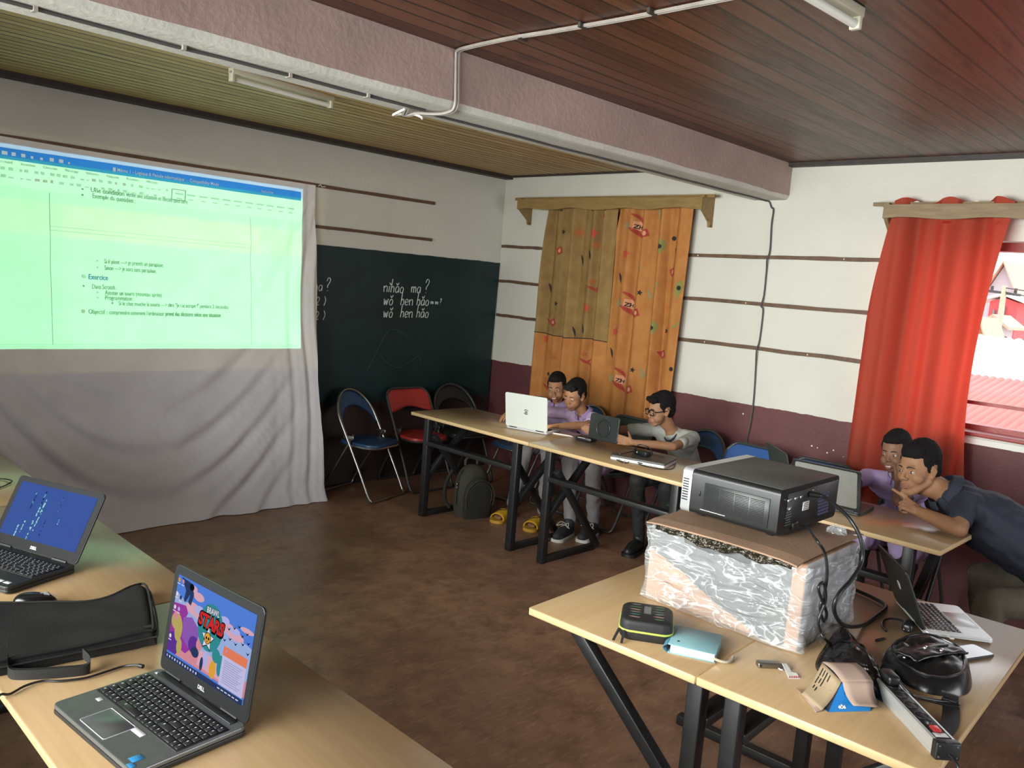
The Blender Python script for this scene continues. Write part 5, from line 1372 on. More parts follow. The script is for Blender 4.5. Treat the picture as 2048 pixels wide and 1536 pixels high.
# ---- USB stick with tag
uk = thing('usb_stick', 'brushed steel usb stick with key ring in front of the carton', 'usb stick', tz(1537, 1334), math.radians(-42))
uk.scale = (1.3, 1.3, 1.3)
q = MB(); q.rbox((0, 0, .006), (.052, .019, .012), .003, 2); uo = q.build('metal_case', mat('brushed_steel', (0.22, 0.20, 0.17), .3, .8), uk)
q = MB(); q.prism(ellpoly(.0025, .0025, 10), 0, .0005, frame((-.0205, -.0096, .006), (1, 0, 0), (0, -1, 0))); q.build('lanyard_hole', M_keydeck, uo)
q = MB(); q.tube([(.030 + .013 * math.cos(a), -.004 + .011 * math.sin(a), .003 + .002 * math.sin(a)) for a in [k * PI / 8 for k in range(16)]], .0016, 6, True); q.build('key_ring', M_metal, uk)
tg_ = thing('paper_tag', 'small folded white tag with red checks beside the usb stick', 'tag', tz(1585, 1354), math.radians(-38))
q = MB(); q.add([(-.016, -.012, .001), (.018, -.010, .001), (.016, .012, .006), (-.014, .014, .010)], [(0, 1, 2, 3)]); q.add([(-.012, .016, .008), (.006, .018, .006), (.002, .046, .016), (-.012, .042, .018)], [(0, 1, 2, 3)])
to_ = q.build('paper', M_paint, tg_); m2 = to_.modifiers.new('thickness', 'SOLIDIFY'); m2.thickness = .001
q = MB()
for i in range(5):
    for j in range(2):
        x = -.014 + i * .0062 + (j % 2) * .003; y = -.010 + j * .0045
        q.add([(x, y, .0022 + j * .001), (x + .0034, y, .0022 + j * .001), (x + .0034, y + .004, .003 + j * .001), (x, y + .004, .003 + j * .001)], [(0, 1, 2, 3)])
q.build('red_checks', mat('red_check_print', (0.55, 0.05, 0.06), .6), tg_)

# ---- opened little carton, blue outside
M_cblue = mat('bright_blue_carton_print', (0.010, 0.17, 0.50), .4); M_cblued = mat('navy_carton_side', (0.015, 0.025, 0.05), .5)
M_kraft = mat('plain_kraft_flap', (0.36, 0.265, 0.165), .75, var=.1, vscale=12); M_kraftp = mat('pinkish_kraft_flap', (0.36, 0.255, 0.205), .75, var=.1, vscale=12)
ct_o = tz(1697, 1420)
ct_ = thing('opened_carton', 'small opened blue carton with brown flaps spread over it', 'carton', ct_o, 0)
def rel(px, py, h): return tz(px, py, h) - ct_o
def panel(name, pts, m, parent, t=.002, bend=0.0):
    a, b2, c, d = pts; q = MB(); n = ((b2 - a).cross(d - a)).normalized()
    q.grid(lambda u, v: (a * (1 - u) + b2 * u) * (1 - v) + (d * (1 - u) + c * u) * v + n * bend * math.sin(PI * v), 4, 8)
    o = q.build(name, m, parent); s = o.modifiers.new('thickness', 'SOLIDIFY'); s.thickness = t; s.offset = 0
    return o
F = rel
A_, B_, C_, D_ = F(1683, 1366, .056), F(1656, 1424, .001), F(1741, 1422, .001), F(1745, 1372, .050)
q = MB(); back = V(.045, .062, 0)
q.add([B_, C_, C_ + back, B_ + back, A_, D_, D_ + back, A_ + back], [(0, 1, 5, 4), (1, 2, 6, 5), (2, 3, 7, 6), (3, 2, 1, 0), (4, 5, 6, 7)])
cb_ = q.build('blue_tray', M_cblue, ct_)
q = MB(); q.add([A_ + V(0, 0, .0), B_ + V(-.0006, -.0006, 0), F(1651, 1408, .004), F(1655, 1385, .03)], [(0, 1, 2, 3)]); q.build('dark_side', M_cblued, ct_)
q = MB(); Mt = frame(B_ * .80 + C_ * .2 - V(.0012, .0016, 0) + (A_ - B_) * .12, (C_ - B_), (C_ - B_).cross(A_ - B_))
vs, fs = text_mesh('4\u00d66', .011, .0006); q.add(vs, fs, Mt); q.build('white_print', M_paint, cb_)
q = MB()
for k in range(3): vs, fs = text_mesh(('Cartes', 'papier', 'mat')[k], .010, .0002); Mt2 = frame(A_ + (C_ - B_) * (.16 + .10 * k) + (B_ - A_) * .06 - V(.0014, .0018, 0), (B_ - A_), (C_ - B_).cross(A_ - B_)); q.add(vs, fs, Mt2)
q.build('side_print', mat('dark_blue_print', (0.01, 0.06, 0.2), .5), cb_)
lf_ = panel('left_flap', (F(1645, 1325, .078), F(1683, 1363, .060), F(1643, 1421, .004), F(1603, 1388, .016)), M_kraft, ct_, .002, .010)
panel('left_flap_edge', (F(1603, 1388, .015), F(1643, 1421, .003), F(1632, 1425, .001), F(1593, 1376, .004)), M_kraftp, ct_, .002)
panel('back_flap', (F(1645, 1324, .078), F(1712, 1326, .076), F(1746, 1364, .060), F(1684, 1364, .060)), M_kraftp, ct_, .002, -.006)
panel('right_flap', (F(1685, 1363, .061), F(1746, 1363, .061), F(1761, 1415, .018), F(1707, 1411, .022)), M_kraftp, ct_, .002, .010)
q = MB(); a, b2, c, d = F(1645, 1325, .078), F(1683, 1363, .060), F(1643, 1421, .004), F(1603, 1388, .016); n = -((b2 - a).cross(d - a)).normalized()
if n.dot(CAM - ct_o) < 0: n = -n
for r_, (v0, L) in enumerate(((.10, .20), (.10, .17), (.10, .22), (.10, .18), (.32, .20), (.32, .14), (.32, .17), (.56, .10), (.56, .13))):
    u0 = (.12, .24, .36, .50, .12, .24, .36, .16, .28)[r_]
    pt_ = lambda u, v: (a * (1 - u) + b2 * u) * (1 - v) + (d * (1 - u) + c * u) * v + n * (.0026 - 0) + ((b2 - a).cross(d - a)).normalized() * .010 * math.sin(PI * v)
    q.add([pt_(u0, v0), pt_(u0 + .035, v0), pt_(u0 + .035, v0 + L), pt_(u0, v0 + L)], [(0, 1, 2, 3)])
q.build('barcode_print', M_keydeck, lf_)

# ---- dark plastic bag, leather bag, phone, plug lump
def mound(fn_h, outline, nr=14, ns=64):
    """heap over a closed outline (list of points); fn_h(t, ang, x, y) gives the height, t = 0 centre .. 1 rim"""
    O_ = resample(outline, .008); cx = sum(p[0] for p in O_) / len(O_); cy = sum(p[1] for p in O_) / len(O_)
    m = MB(); vs = [(cx, cy, fn_h(0, 0, cx, cy))]; k = len(O_)
    for r_ in range(1, nr + 1):
        t = r_ / nr
        for i, p in enumerate(O_):
            x = cx + (p[0] - cx) * t; y = cy + (p[1] - cy) * t; vs.append((x, y, fn_h(t, i / k, x, y)))
    fs = [(0, 1 + i, 1 + (i + 1) % k) for i in range(k)]
    for r_ in range(nr - 1):
        a = 1 + r_ * k; fs += [(a + i, a + k + i, a + k + (i + 1) % k, a + (i + 1) % k) for i in range(k)]
    # underside
    base = len(vs); vs += [(cx + (p[0] - cx), cy + (p[1] - cy), .001) for p in O_]
    a = 1 + (nr - 1) * k; fs += [(a + i, base + i, base + (i + 1) % k, a + (i + 1) % k) for i in range(k)] + [tuple(range(base, base + k))[::-1]]
    m.add(vs, fs, None, True)
    return m
def outline(pxs, o, h=0.0): 
    pts = [tz(*p, h) - o for p in pxs]; pts = smoothpath([(p.x, p.y, 0) for p in pts], 4, True); return [(p.x, p.y) for p in pts]
M_bagp = plastic_mat('thin_black_bin_plastic', (0.012, 0.011, 0.011), (.36, .32, .29), .58, .18, .7)
po_ = tz(1708, 1335)
o_ = outline([(1632, 1328), (1655, 1348), (1695, 1362), (1735, 1378), (1772, 1398), (1784, 1388), (1768, 1348), (1742, 1312), (1715, 1288), (1685, 1272), (1662, 1276), (1640, 1300)], po_, .012)
def hb(t, a, x, y):
    e = (1 - t ** 2.4); return .002 + .060 * e * (1 + .5 * noise.noise(V(x * 14, y * 14, 1))) + .016 * abs(noise.noise(V(x * 30, y * 30, 5))) * e + .045 * math.exp(-((x - .075) ** 2 + (y - .105) ** 2) / .0022) * e
pb_ = mound(hb, o_); pbo = pb_.build('plastic_bag', M_bagp); pbo.location = po_; tag(pbo, 'crumpled dark plastic bag lying behind the opened carton', 'plastic bag')
M_leather = mat('glossy_black_leather', (0.008, 0.008, 0.009), .30, var=.3, vscale=25, bump=.10, bscale=30, coat=.1)
lo_ = tz(1850, 1340)
lb_ = thing('leather_bag', 'black leather shoulder bag slumped in front of the silver laptop', 'bag', lo_, 0)
o_ = outline([(1766, 1300), (1776, 1328), (1805, 1350), (1855, 1372), (1905, 1378), (1938, 1372), (1946, 1348), (1934, 1312), (1895, 1294), (1850, 1285), (1800, 1285)], lo_, .022)
def hl(t, a, x, y):
    e = (1 - t ** 9); return .002 + (.047 + .30 * max(-.05, min(.05, x * .25))) * e * (1 + .25 * noise.noise(V(x * 9, y * 9, 2))) + .010 * abs(noise.noise(V(x * 22, y * 26, 3))) * e
mound(hl, o_, 18).build('body', M_leather, lb_)
q = MB(); ring = [(p[0] * .80, p[1] * .80) for p in o_]; q.tube([(p[0], p[1], hl(.80, 0, p[0], p[1]) + .002) for p in ring], .0042, 6, True); q.build('piping', M_leather, lb_)
q = MB()
q.grid(lambda u, v: ((1 - u) * -.10 + u * .09 + .012 * v, (1 - u) * .03 + u * -.045 + .07 * (v - .5), .058 + .006 * math.sin(PI * u) + .006 * noise.noise(V(u * 7, v * 5, 2)) + .004 * math.sin(PI * v)), 20, 8)
po2 = q.build('pocket_flap', M_leather, lb_); m2 = po2.modifiers.new('thickness', 'SOLIDIFY'); m2.thickness = .006
q = MB(); q.tube(smoothpath([(-.085, .030, .060), (-.03, .014, .066), (.02, -.008, .070), (.07, -.03, .068)], 6), .0028, 6); q.build('zip', mat('gunmetal_zip', (0.12, 0.12, 0.12), .3, .9), lb_)
for x, y, z in ((-.012, .004, .069), (.018, -.03, .066), (.085, -.060, .055), (-.09, .03, .052)):
    q = MB(); q.rbox((x, y, z), (.016, .008, .006), .002, 2); q.build('buckle', M_metal, lb_)
def strap(pts, w, label=None):
    q = MB(); P = smoothpath(pts, 8); vs = []
    for i, p in enumerate(P):
        t = (P[min(i + 1, len(P) - 1)] - P[max(i - 1, 0)]); t.z = 0; t.normalize(); s = V(-t.y, t.x, 0) * w / 2
        vs += [p + s, p - s, p - s + V(0, 0, .003), p + s + V(0, 0, .003)]
    fs = []
    for i in range(len(P) - 1):
        for k in range(4): fs.append((i * 4 + k, i * 4 + (k + 1) % 4, i * 4 + 4 + (k + 1) % 4, i * 4 + 4 + k))
    fs += [(3, 2, 1, 0), tuple((len(P) - 1) * 4 + k for k in range(4))]
    q.add(vs, fs); return q
R2 = lambda px, py, h=0.002: tz(px, py, h) - lo_
strap([R2(1900, 1388, .03), R2(1900, 1402, .008), R2(1902, 1425), R2(1898, 1450), R2(1882, 1470), R2(1862, 1482)], .040).build('strap', M_case, lb_)
strap([R2(1780, 1330, .03), R2(1772, 1350, .012), R2(1785, 1372), R2(1800, 1400), R2(1803, 1425)], .036).build('strap', M_case, lb_)
ph = thing('smartphone', 'pale smartphone lying between the silver laptop and the leather bag', 'phone', tz(1932, 1309), math.radians(-22))
q = MB(); q.prism(rrect(.155, .076, .011, 5), .0005, .0085); po3 = q.build('case', mat('dark_phone_edge', (0.05, 0.05, 0.055), .3), ph); bv = po3.modifiers.new('edge', 'BEVEL'); bv.width = .002; bv.segments = 2; bv.limit_method = 'ANGLE'
q = MB(); q.prism(rrect(.149, .070, .009, 5), .0086, .0092); q.build('screen', mat('pale_phone_glass', (0.55, 0.55, 0.60), .12, coat=.6), ph)
pg = thing('power_plug', 'black plug with a short lead beside the silver laptop hinge', 'plug', tz(1815, 1262), math.radians(10))
q = MB(); q.rbox((0, 0, .016), (.055, .032, .030), .010, 3); q.build('plug_body', M_cab, pg)
q = MB(); q.tube(smoothpath([(.02, .01, .014), (.05, .03, .012), (.055, .06, .006), (.02, .075, .005), (-.03, .07, .005), (-.07, .05, .005)], 6), .0035, 6); q.build('lead', M_cab, pg)
q = MB(); q.tube([(-.027, -.006, .018), (-.046, -.008, .018)], .0024, 6); q.tube([(-.027, .008, .018), (-.046, .006, .018)], .0024, 6); q.build('pins', M_metal, pg)
pn = MB(); p_a = tz(1752, 1281, .004); p_b = tz(1768, 1277, .004); pn.tube([p_a, p_b], .004, 8); tag(pn.build('pen_cap', M_cab), 'tiny dark cap lying behind the leather bag', 'cap')

# ---- power strip
A0 = (tz(1868, 1521) + tz(1915, 1512)) / 2; B0 = A0 + V(.70, .715, 0).normalized() * .36
dirn = (B0 - A0).normalized()
ps = thing('power_strip', 'aluminium power strip with a red switch at the table corner', 'power strip', A0 + V(-.006, -.002, 0), math.atan2(dirn.y, dirn.x))
ps.scale = (.92, .86, .88)
M_alu = mat('brushed_aluminium', (0.55, 0.56, 0.56), .36, .55, stretch=(2, 60, 60), var=.12, vscale=3)
q = MB(); prof = [(-.029, 0), (-.031, .004)] + [(-.031 + (.0012 if k % 2 else 0), .006 + k * .0045) for k in range(8)] + [(-.030, .044), (-.0225, .046), (-.0225, .043), (.0225, .043), (.0225, .046), (.030, .044), (.031, .004), (.029, 0)]
q.prism([(p[0], p[1]) for p in prof], .016, .36, Matrix(((0, 0, 1, 0), (1, 0, 0, 0), (0, 1, 0, 0), (0, 0, 0, 1)))); q.build('extrusion', M_alu, ps)
q = MB(); q.rbox((.19, 0, .0436), (.335, .043, .003), .0005, 1); so_ = q.build('socket_panel', M_keydeck, ps)
for x in (.130, .185, .240, .295):
    q = MB(); q.lathe([(.0195, 0), (.0195, .002), (.0175, .002), (.0165, -.006), (.001, -.006)], 20, Matrix.Translation((x, 0, .0445))); sk = q.build('socket', M_lapdark, so_)
    q = MB(); q.lathe([(.002, 0), (.002, .001)], 8, Matrix.Translation((x, .008, .0395))); q.lathe([(.002, 0), (.002, .001)], 8, Matrix.Translation((x, -.008, .0395))); q.build('contact_holes', M_metal, sk)
q = MB(); q.rbox((.062, 0, .0475), (.026, .022, .007), .002, 2); q.build('red_switch', mat('glowing_red_switch', (0.75, 0.04, 0.03), .3, emis=.7), ps)
q = MB(); q.lathe([(.010, 0), (.010, .006), (.006, .010)], 14, Matrix.Translation((.092, .002, .045))); q.build('fuse_button', M_keydeck, ps)
q = MB(); q.rbox((.036, 0, .0452), (.020, .036, .0008), .0002, 1); q.build('rating_label', M_lapsilver, ps)
q = MB(); q.rbox((.006, 0, .0235), (.024, .066, .047), .003, 2); q.box((-.0005, 0, .046), (.01, .016, .004)); ec = q.build('end_cap', M_lapdark, ps)
for y in (-.024, .024):
    for z in (.009, .038):
        q = MB(); q.lathe([(.0028, 0), (.0024, .0012)], 10, Matrix.Translation((-.006, y, z)) @ Matrix.Rotation(-PI / 2, 4, 'Y')); q.build('screw', M_metal, ec)
q = MB(); q.tube(smoothpath([(-.004, -.004, .016), (-.02, -.006, .014), (-.042, -.008, .002), (-.048, -.008, -.05), (-.048, -.008, -.2), (-.046, -.006, -.45)], 6), .0042, 8); q.build('supply_cord', M_cab, ps)
wp = thing('plug_adapter', 'black plug pushed into the far end of the power strip, lead trailing right', 'plug', (A0 + dirn * .285) + V(0, 0, .0385), math.atan2(dirn.y, dirn.x))
q = MB(); q.rbox((0, 0, .013), (.058, .034, .026), .009, 3); q.build('plug_body', M_cab, wp)
q = MB(); Mi = wp.matrix_basis.inverted()
T2 = lambda px, py, h: Mi @ tz(px, py, h)
q.tube(smoothpath([(-.01, -.01, .018), T2(1822, 1388, .035), T2(1845, 1396, .02), T2(1880, 1402, .010), T2(1910, 1405, .008), T2(1918, 1412, .008), T2(1905, 1412, .006), T2(1870, 1404, .008), T2(1835, 1394, .02)], 8), .0042, 8); q.build('lead', M_cab, wp)

# ---- left tables: mouse, black bag, cable
ms = thing('computer_mouse', 'black computer mouse behind the flat black bag', 'mouse', (-4.712, -3.085, .75), math.atan2(-.43, .93))
def mouse_pt(u, v):
    a = 2 * PI * u; t = v * PI / 2
    r = math.cos(t) ** .6; x = .056 * math.cos(a) * r; y = .031 * math.sin(a) * r * (1 - .12 * math.cos(a)); z = .002 + .036 * math.sin(t) ** .8 * (1 - .16 * math.cos(a) * r)
    return (x, y, z)
q = MB(); q.grid(mouse_pt, 36, 14); q.add([mouse_pt(k / 36, 0) for k in range(36)], [tuple(range(36))[::-1]], None, False)
mo = q.build('shell', mat('glossy_black_plastic', (0.008, 0.008, 0.009), .16), ms, 80)
q = MB(); q.tube([(.012 + .040 * k / 8, 0, .0385 - .012 * (k / 8) ** 2.2) for k in range(9)], .0012, 5); q.build('button_gap', M_gback, ms)
q = MB(); q.lathe([(.007, -.003), (.008, 0), (.007, .003)], 14, Matrix.Translation((.028, 0, .0335)) @ Matrix.Rotation(PI / 2, 4, 'X')); q.build('scroll_wheel', M_gback, ms)
M_bagf = mat('black_nylon_fabric', (0.0125, 0.0115, 0.0115), .75, var=.15, vscale=8, bump=.2, bscale=300, spec=.25)
bo_ = V(-4.70, -3.29, .75)
lbg = thing('laptop_bag', 'flat black padded laptop bag in front of the mouse', 'bag', bo_, 0)
O2 = [(-4.470, -3.170), (-4.447, -3.20), (-4.535, -3.465), (-4.575, -3.490), (-4.72, -3.475), (-4.88, -3.455), (-4.935, -3.43), (-4.945, -3.30), (-4.925, -3.06), (-4.90, -3.02), (-4.80, -3.075), (-4.70, -3.140), (-4.62, -3.195), (-4.54, -3.205)]
O2 = [(x - bo_.x, y - bo_.y) for x, y in O2]; O2s = smoothpath([(x, y, 0) for x, y in O2], 4, True); O2s = [(p.x, p.y) for p in O2s]
def hbag(t, a, x, y):
    wav = .010 * math.exp(-((x - .22) ** 2 + (y - .06) ** 2) / .012)
    rim = 1 - max(0, (t - .90) / .10) ** 2.5
    return .004 + (.029 + wav + .005 * noise.noise(V(x * 7, y * 7, 3)) + .0035 * math.sin((x * .6 + y) * 40) * math.exp(-((x - .1) / .12) ** 2)) * rim
mound(hbag, O2s, 22).build('body', M_bagf, lbg)
q = MB(); q.tube([(p[0] * .955, p[1] * .955, hbag(.93, 0, p[0] * .955, p[1] * .955) + .0015) for p in O2s], .0035, 6, True); q.build('piping', M_bagf, lbg)
q = MB(); q.tube([(p[0] * 1.004, p[1] * 1.004, .022) for p in O2s], .0028, 6, True); q.build('zip', M_case, lbg)
Rb = lambda px, py, h: tz(px, py, h) - bo_
hd = [Rb(15, 1322, .030), Rb(18, 1348, .012), Rb(50, 1352, .010), Rb(120, 1348, .010), Rb(172, 1342, .010), Rb(180, 1325, .020), Rb(165, 1308, .034)]
q = MB()
for z_ in range(1):
    P = smoothpath(hd, 6); vs = []
    for i, p in enumerate(P):
        vs += [p + V(0, 0, .014), p + V(.004, .010, .014), p + V(.004, .010, -.010), p + V(0, 0, -.010)]
    fs = [(i * 4 + k, i * 4 + (k + 1) % 4, i * 4 + 4 + (k + 1) % 4, i * 4 + 4 + k) for i in range(len(P) - 1) for k in range(4)] + [(3, 2, 1, 0), tuple((len(P) - 1) * 4 + k for k in range(4))]
    q.add(vs, fs)
q.build('carry_handle', M_case, lbg)
q = MB(); q.rbox((Rb(300, 1262, .02).x, Rb(300, 1262, .02).y, .024), (.03, .018, .020), .004, 2); q.build('strap_clip', M_case, lbg)
c_ = cable('thin black charger lead plugged into the near grey laptop', [tz(286, 1333, .014), tz(272, 1330, .012), tz(245, 1333, .006), tz(210, 1344, .005), tz(170, 1356, .005), tz(120, 1362, .005), tz(85, 1362, .005), tz(50, 1372, .005), tz(20, 1388, .005), V(-4.916, -3.56, .758), V(-4.930, -3.57, .735), V(-4.930, -3.575, .60), V(-4.92, -3.58, .40)], .0028, 8)
pl = MB(); pl.tube([tz(286, 1333, .014), tz(278, 1331, .013)], .0052, 8); pl.build('barrel_plug', M_cab, c_)
cable('black lead curling behind the blue-screen laptop at the left edge', [tz(-40, 985, .006), tz(-10, 978, .006), tz(12, 970, .006), tz(24, 962, .01), tz(10, 958, .006), tz(-10, 958, .006), tz(-40, 963, .006)], .003, 8)

# ---- kids' tables: tablet comes with the boy; closed laptop, adapter, box, stylus
cl_c = (tz(1232, 905, .02) + tz(1345, 922, .02)) / 2
cl_ = thing('closed_laptop', 'closed dark laptop lying on the beech table in front of the boy with glasses', 'laptop', (-1.375, -2.735, .75), math.radians(-90 + 16))
for nm, za, zb_, m in (('base', .002, .018, M_lapsilver), ('lid', .0185, .030, mat('dark_grey_lid', (0.07, 0.066, 0.060), .4))):
    q = MB(); q.prism(rrect(.335, .235, .012, 4), za, zb_); o = q.build(nm, m, cl_); bv = o.modifiers.new('edge', 'BEVEL'); bv.width = .002; bv.segments = 2; bv.limit_method = 'ANGLE'
for x, w in ((-.10, .02), (-.07, .014), (-.045, .014), (.02, .03), (.055, .012), (.085, .014), (.11, .014)):
    q = MB(); q.rbox((x, -.1178, .0105), (w, .002, .007), .0005, 1); q.build('port', M_keydeck if w > .02 else M_metal, cl_)
ad = thing('power_adapter', 'black power adapter with its lead coiled on the closed laptop', 'power adapter', (-1.365, -2.715, .7805), math.radians(-100))
q = MB(); q.rbox((0, 0, .016), (.105, .050, .030), .006, 2); ao = q.build('brick', M_cab, ad)
q = MB(); q.rbox((-.02, -.0255, .016), (.006, .001, .008), .0003, 1); q.build('sticker_dot', M_paint, ao)
MiA = ad.matrix_basis.inverted(); T3 = lambda px, py, h: MiA @ tz(px, py, h)
q = MB(); q.tube(smoothpath([(.05, 0, .02), T3(1305, 908, .05), T3(1298, 895, .09), T3(1280, 889, .10), T3(1270, 898, .06), T3(1262, 915, .035)], 6), .003, 6)
q.tube(smoothpath([(-.05, 0, .018), T3(1240, 908, .035), T3(1226, 906, .016), T3(1232, 918, .006), T3(1250, 926, .004), T3(1266, 921, .004), T3(1285, 931, .004), T3(1320, 938, .004), T3(1345, 937, .004), T3(1351, 924, .006), T3(1340, 921, .02), T3(1318, 912, .034)], 8), .003, 6); q.build('lead', M_cab, ad)
hc = thing('hard_drive_case', 'small black hard case between the white laptop and the tablet', 'case', tz(1172, 881), math.radians(-80))
q = MB(); q.rbox((0, 0, .014), (.12, .085, .026), .006, 2); q.build('shell', M_lapdark, hc)
q = MB(); q.rbox((-.012, -.0432, .021), (.055, .001, .003), .0003, 1); q.build('pale_stripe', M_paint, hc)
sy = MB(); sy.tube([tz(1104, 866, .004), tz(1140, 872, .004), tz(1146, 874, .004)], [.004, .004, .002], 8); tag(sy.build('stylus', M_paint), 'white stylus lying in front of the white laptop', 'stylus')

# ---- backpack under the first table
M_olive = mat('olive_canvas', (0.040, 0.037, 0.024), .8, var=.2, vscale=10, bump=.3, bscale=250); M_olived = mat('dark_olive_canvas', (0.020, 0.019, 0.013), .85, var=.2, vscale=10, bump=.3, bscale=250)
bp_ = thing('backpack', 'olive backpack standing on the floor under the first table', 'backpack', (-1.235, -1.150, .002), math.radians(-14))
bp_.rotation_euler = (math.radians(4), math.radians(-3), math.radians(-14))
def sack(w, d, h, pw=2.6, seed=0):
    def fn(u, v):
        a = 2 * PI * u; zz = v
        prof = min(1, (1 - max(0, (zz - .55) / .45) ** 2.4)) ** .5 if zz > .55 else 1
        prof *= .93 + .07 * math.sin(PI * min(1, zz * 1.4)); prof = max(prof, .02)
        c, s = math.cos(a), math.sin(a); k = (abs(c) ** pw + abs(s) ** pw) ** (-1 / pw)
        return (w / 2 * c * k * prof + .004 * noise.noise(V(c * 2, zz * 5, s + seed)), d / 2 * s * k * (prof ** .6) + .004 * noise.noise(V(s * 3, zz * 6, c)), h * zz)
    q = MB(); q.grid(fn, 48, 30); q.add([fn(k / 48, 0) for k in range(48)], [tuple(range(48))[::-1]], None, False); return q
sack(.275, .175, .385).build('main_sack', M_olive, bp_, 80)
q = sack(.235, .075, .30, 3, 4); q.v = [(x, y - .095, z + .012) for x, y, z in q.v]; q.build('front_pocket', M_olived, bp_, 80)
for k, s_ in enumerate((1.0, .84)):
    q = MB(); q.tube([(.118 * s_ * math.cos(a), -.128 + .006 * k - .004, .165 + .135 * s_ * math.sin(a)) for a in [-.5 + (PI + 1.0) * t / 24 for t in range(25)]], .0035, 6); q.build('piping', M_olive, bp_)
q = MB(); q.tube(smoothpath([(-.05, .03, .375), (-.045, .035, .415), (0, .04, .432), (.045, .035, .415), (.05, .03, .375)], 6), .011, 8); q.build('grab_handle', M_olive, bp_)
q = MB(); q.tube(smoothpath([(-.142, -.03, .10), (-.141, -.03, .22), (-.132, -.025, .30), (-.10, -.02, .36)], 6), .003, 6); q.build('side_zip', M_olived, bp_)
for z in (.262, .235):
    q = MB(); q.ball((-.144, -.034, z), .008, 8); q.build('zip_charm', M_metal, bp_)
q = MB(); q.tube(smoothpath([(-.12, .09, .33), (-.155, .12, .22), (-.16, .12, .10), (-.13, .09, .03)], 6), .014, 8); q.build('shoulder_strap', M_olived, bp_)
q = MB(); q.tube(smoothpath([(.08, .09, .35), (.10, .13, .22), (.10, .12, .10), (.09, .09, .03)], 6), .014, 8); q.build('shoulder_strap', M_olived, bp_)
# ================================================================ PEOPLE
class Body:
    """closed primitives that a voxel remesh fuses into one continuous skin"""
    def __init__(s): s.mb = MB()
    def cone(s, a, ra, b, rb, seg=14):
        a = V(a); b = V(b); d = b - a; L = max(d.length, 1e-5); t = d / L
        x = t.orthogonal().normalized(); y = t.cross(x); rings = []
        for k in range(4): an = PI / 2 * (k + .35) / 4; rings.append((a - t * ra * math.cos(an), ra * math.sin(an)))
        rings.append((a, ra)); rings.append((b, rb))
        for k in range(3, -1, -1): an = PI / 2 * (k + .35) / 4; rings.append((b + t * rb * math.cos(an), rb * math.sin(an)))
        vs = []; fs = []
        for c, r in rings: vs += [c + (x * math.cos(2 * PI * i / seg) + y * math.sin(2 * PI * i / seg)) * r for i in range(seg)]
        n = len(rings)
        for k in range(n - 1): fs += [(k * seg + i, k * seg + (i + 1) % seg, (k + 1) * seg + (i + 1) % seg, (k + 1) * seg + i) for i in range(seg)]
        fs += [tuple(range(seg))[::-1], tuple((n - 1) * seg + i for i in range(seg))]
        s.mb.add(vs, fs); return s
    def chain(s, pts): 
        for (a, ra), (b, rb) in zip(pts, pts[1:]): s.cone(a, ra, b, rb)
        return s
    def ell(s, c, r, M=None, seg=18):
        s.mb.ball(c, r, seg, M); return s
    def build(s, name, m, parent, voxel=.0042, smooth=3, wr=0.0, wscale=9.0, seed=0.0, fac=.5, stretch=(1, 1, 1)):
        me = bpy.data.meshes.new(name); me.from_pydata(s.mb.v, [], s.mb.f); me.update()
        o = bpy.data.objects.new(name, me); COL.objects.link(o)
        r = o.modifiers.new('fuse', 'REMESH'); r.mode = 'VOXEL'; r.voxel_size = voxel
        if smooth: q = o.modifiers.new('soften', 'SMOOTH'); q.factor = fac; q.iterations = smooth
        dg = bpy.context.evaluated_depsgraph_get()
        me2 = bpy.data.meshes.new_from_object(o.evaluated_get(dg))
        o.modifiers.clear(); o.data = me2; bpy.data.meshes.remove(me)
        me2.materials.clear(); me2.materials.append(m)
        n = len(me2.vertices)
        if wr:
            co = np.empty(n * 3); no = np.empty(n * 3); me2.vertices.foreach_get('co', co); me2.vertices.foreach_get('normal', no)
            co = co.reshape(-1, 3); no = no.reshape(-1, 3)
            amp = np.array([abs(noise.noise(V(p[0] * wscale * stretch[0] + seed, p[1] * wscale * stretch[1], p[2] * wscale * stretch[2]))) * 1.6 - .4 + .5 * noise.noise(V(p[0] * wscale * 2.3, p[1] * wscale * 2.3 + seed, p[2] * wscale * 2.3)) for p in co])
            co = co + no * (amp * wr)[:, None]
            me2.vertices.foreach_set('co', co.ravel()); me2.update()
        me2.polygons.foreach_set('use_smooth', [True] * len(me2.polygons)); me2.update()
        o.name = name; o.parent = parent
        return o
def skin(name, col, c2): return mat(name, col, .58, col2=c2, vscale=11, bump=.05, bscale=180, spec=.28)
M_skin = skin('warm_brown_skin', (0.300, 0.155, 0.085), (0.255, 0.125, 0.066))
M_skin2 = skin('deep_brown_skin', (0.200, 0.098, 0.060), (0.160, 0.075, 0.046))
M_hair = mat('black_short_hair', (0.007, 0.006, 0.006), .8, bump=.5, bscale=220, spec=.15)
M_eyew = mat('eye_white', (0.42, 0.40, 0.37), .35); M_iris = mat('dark_iris', (0.012, 0.008, 0.006), .12)
M_lip = mat('brownish_lip', (0.24, 0.085, 0.070), .42); M_teeth = mat('white_teeth', (0.72, 0.70, 0.65), .3)
M_brow = mat('black_brow_hair', (0.012, 0.009, 0.008), .7)
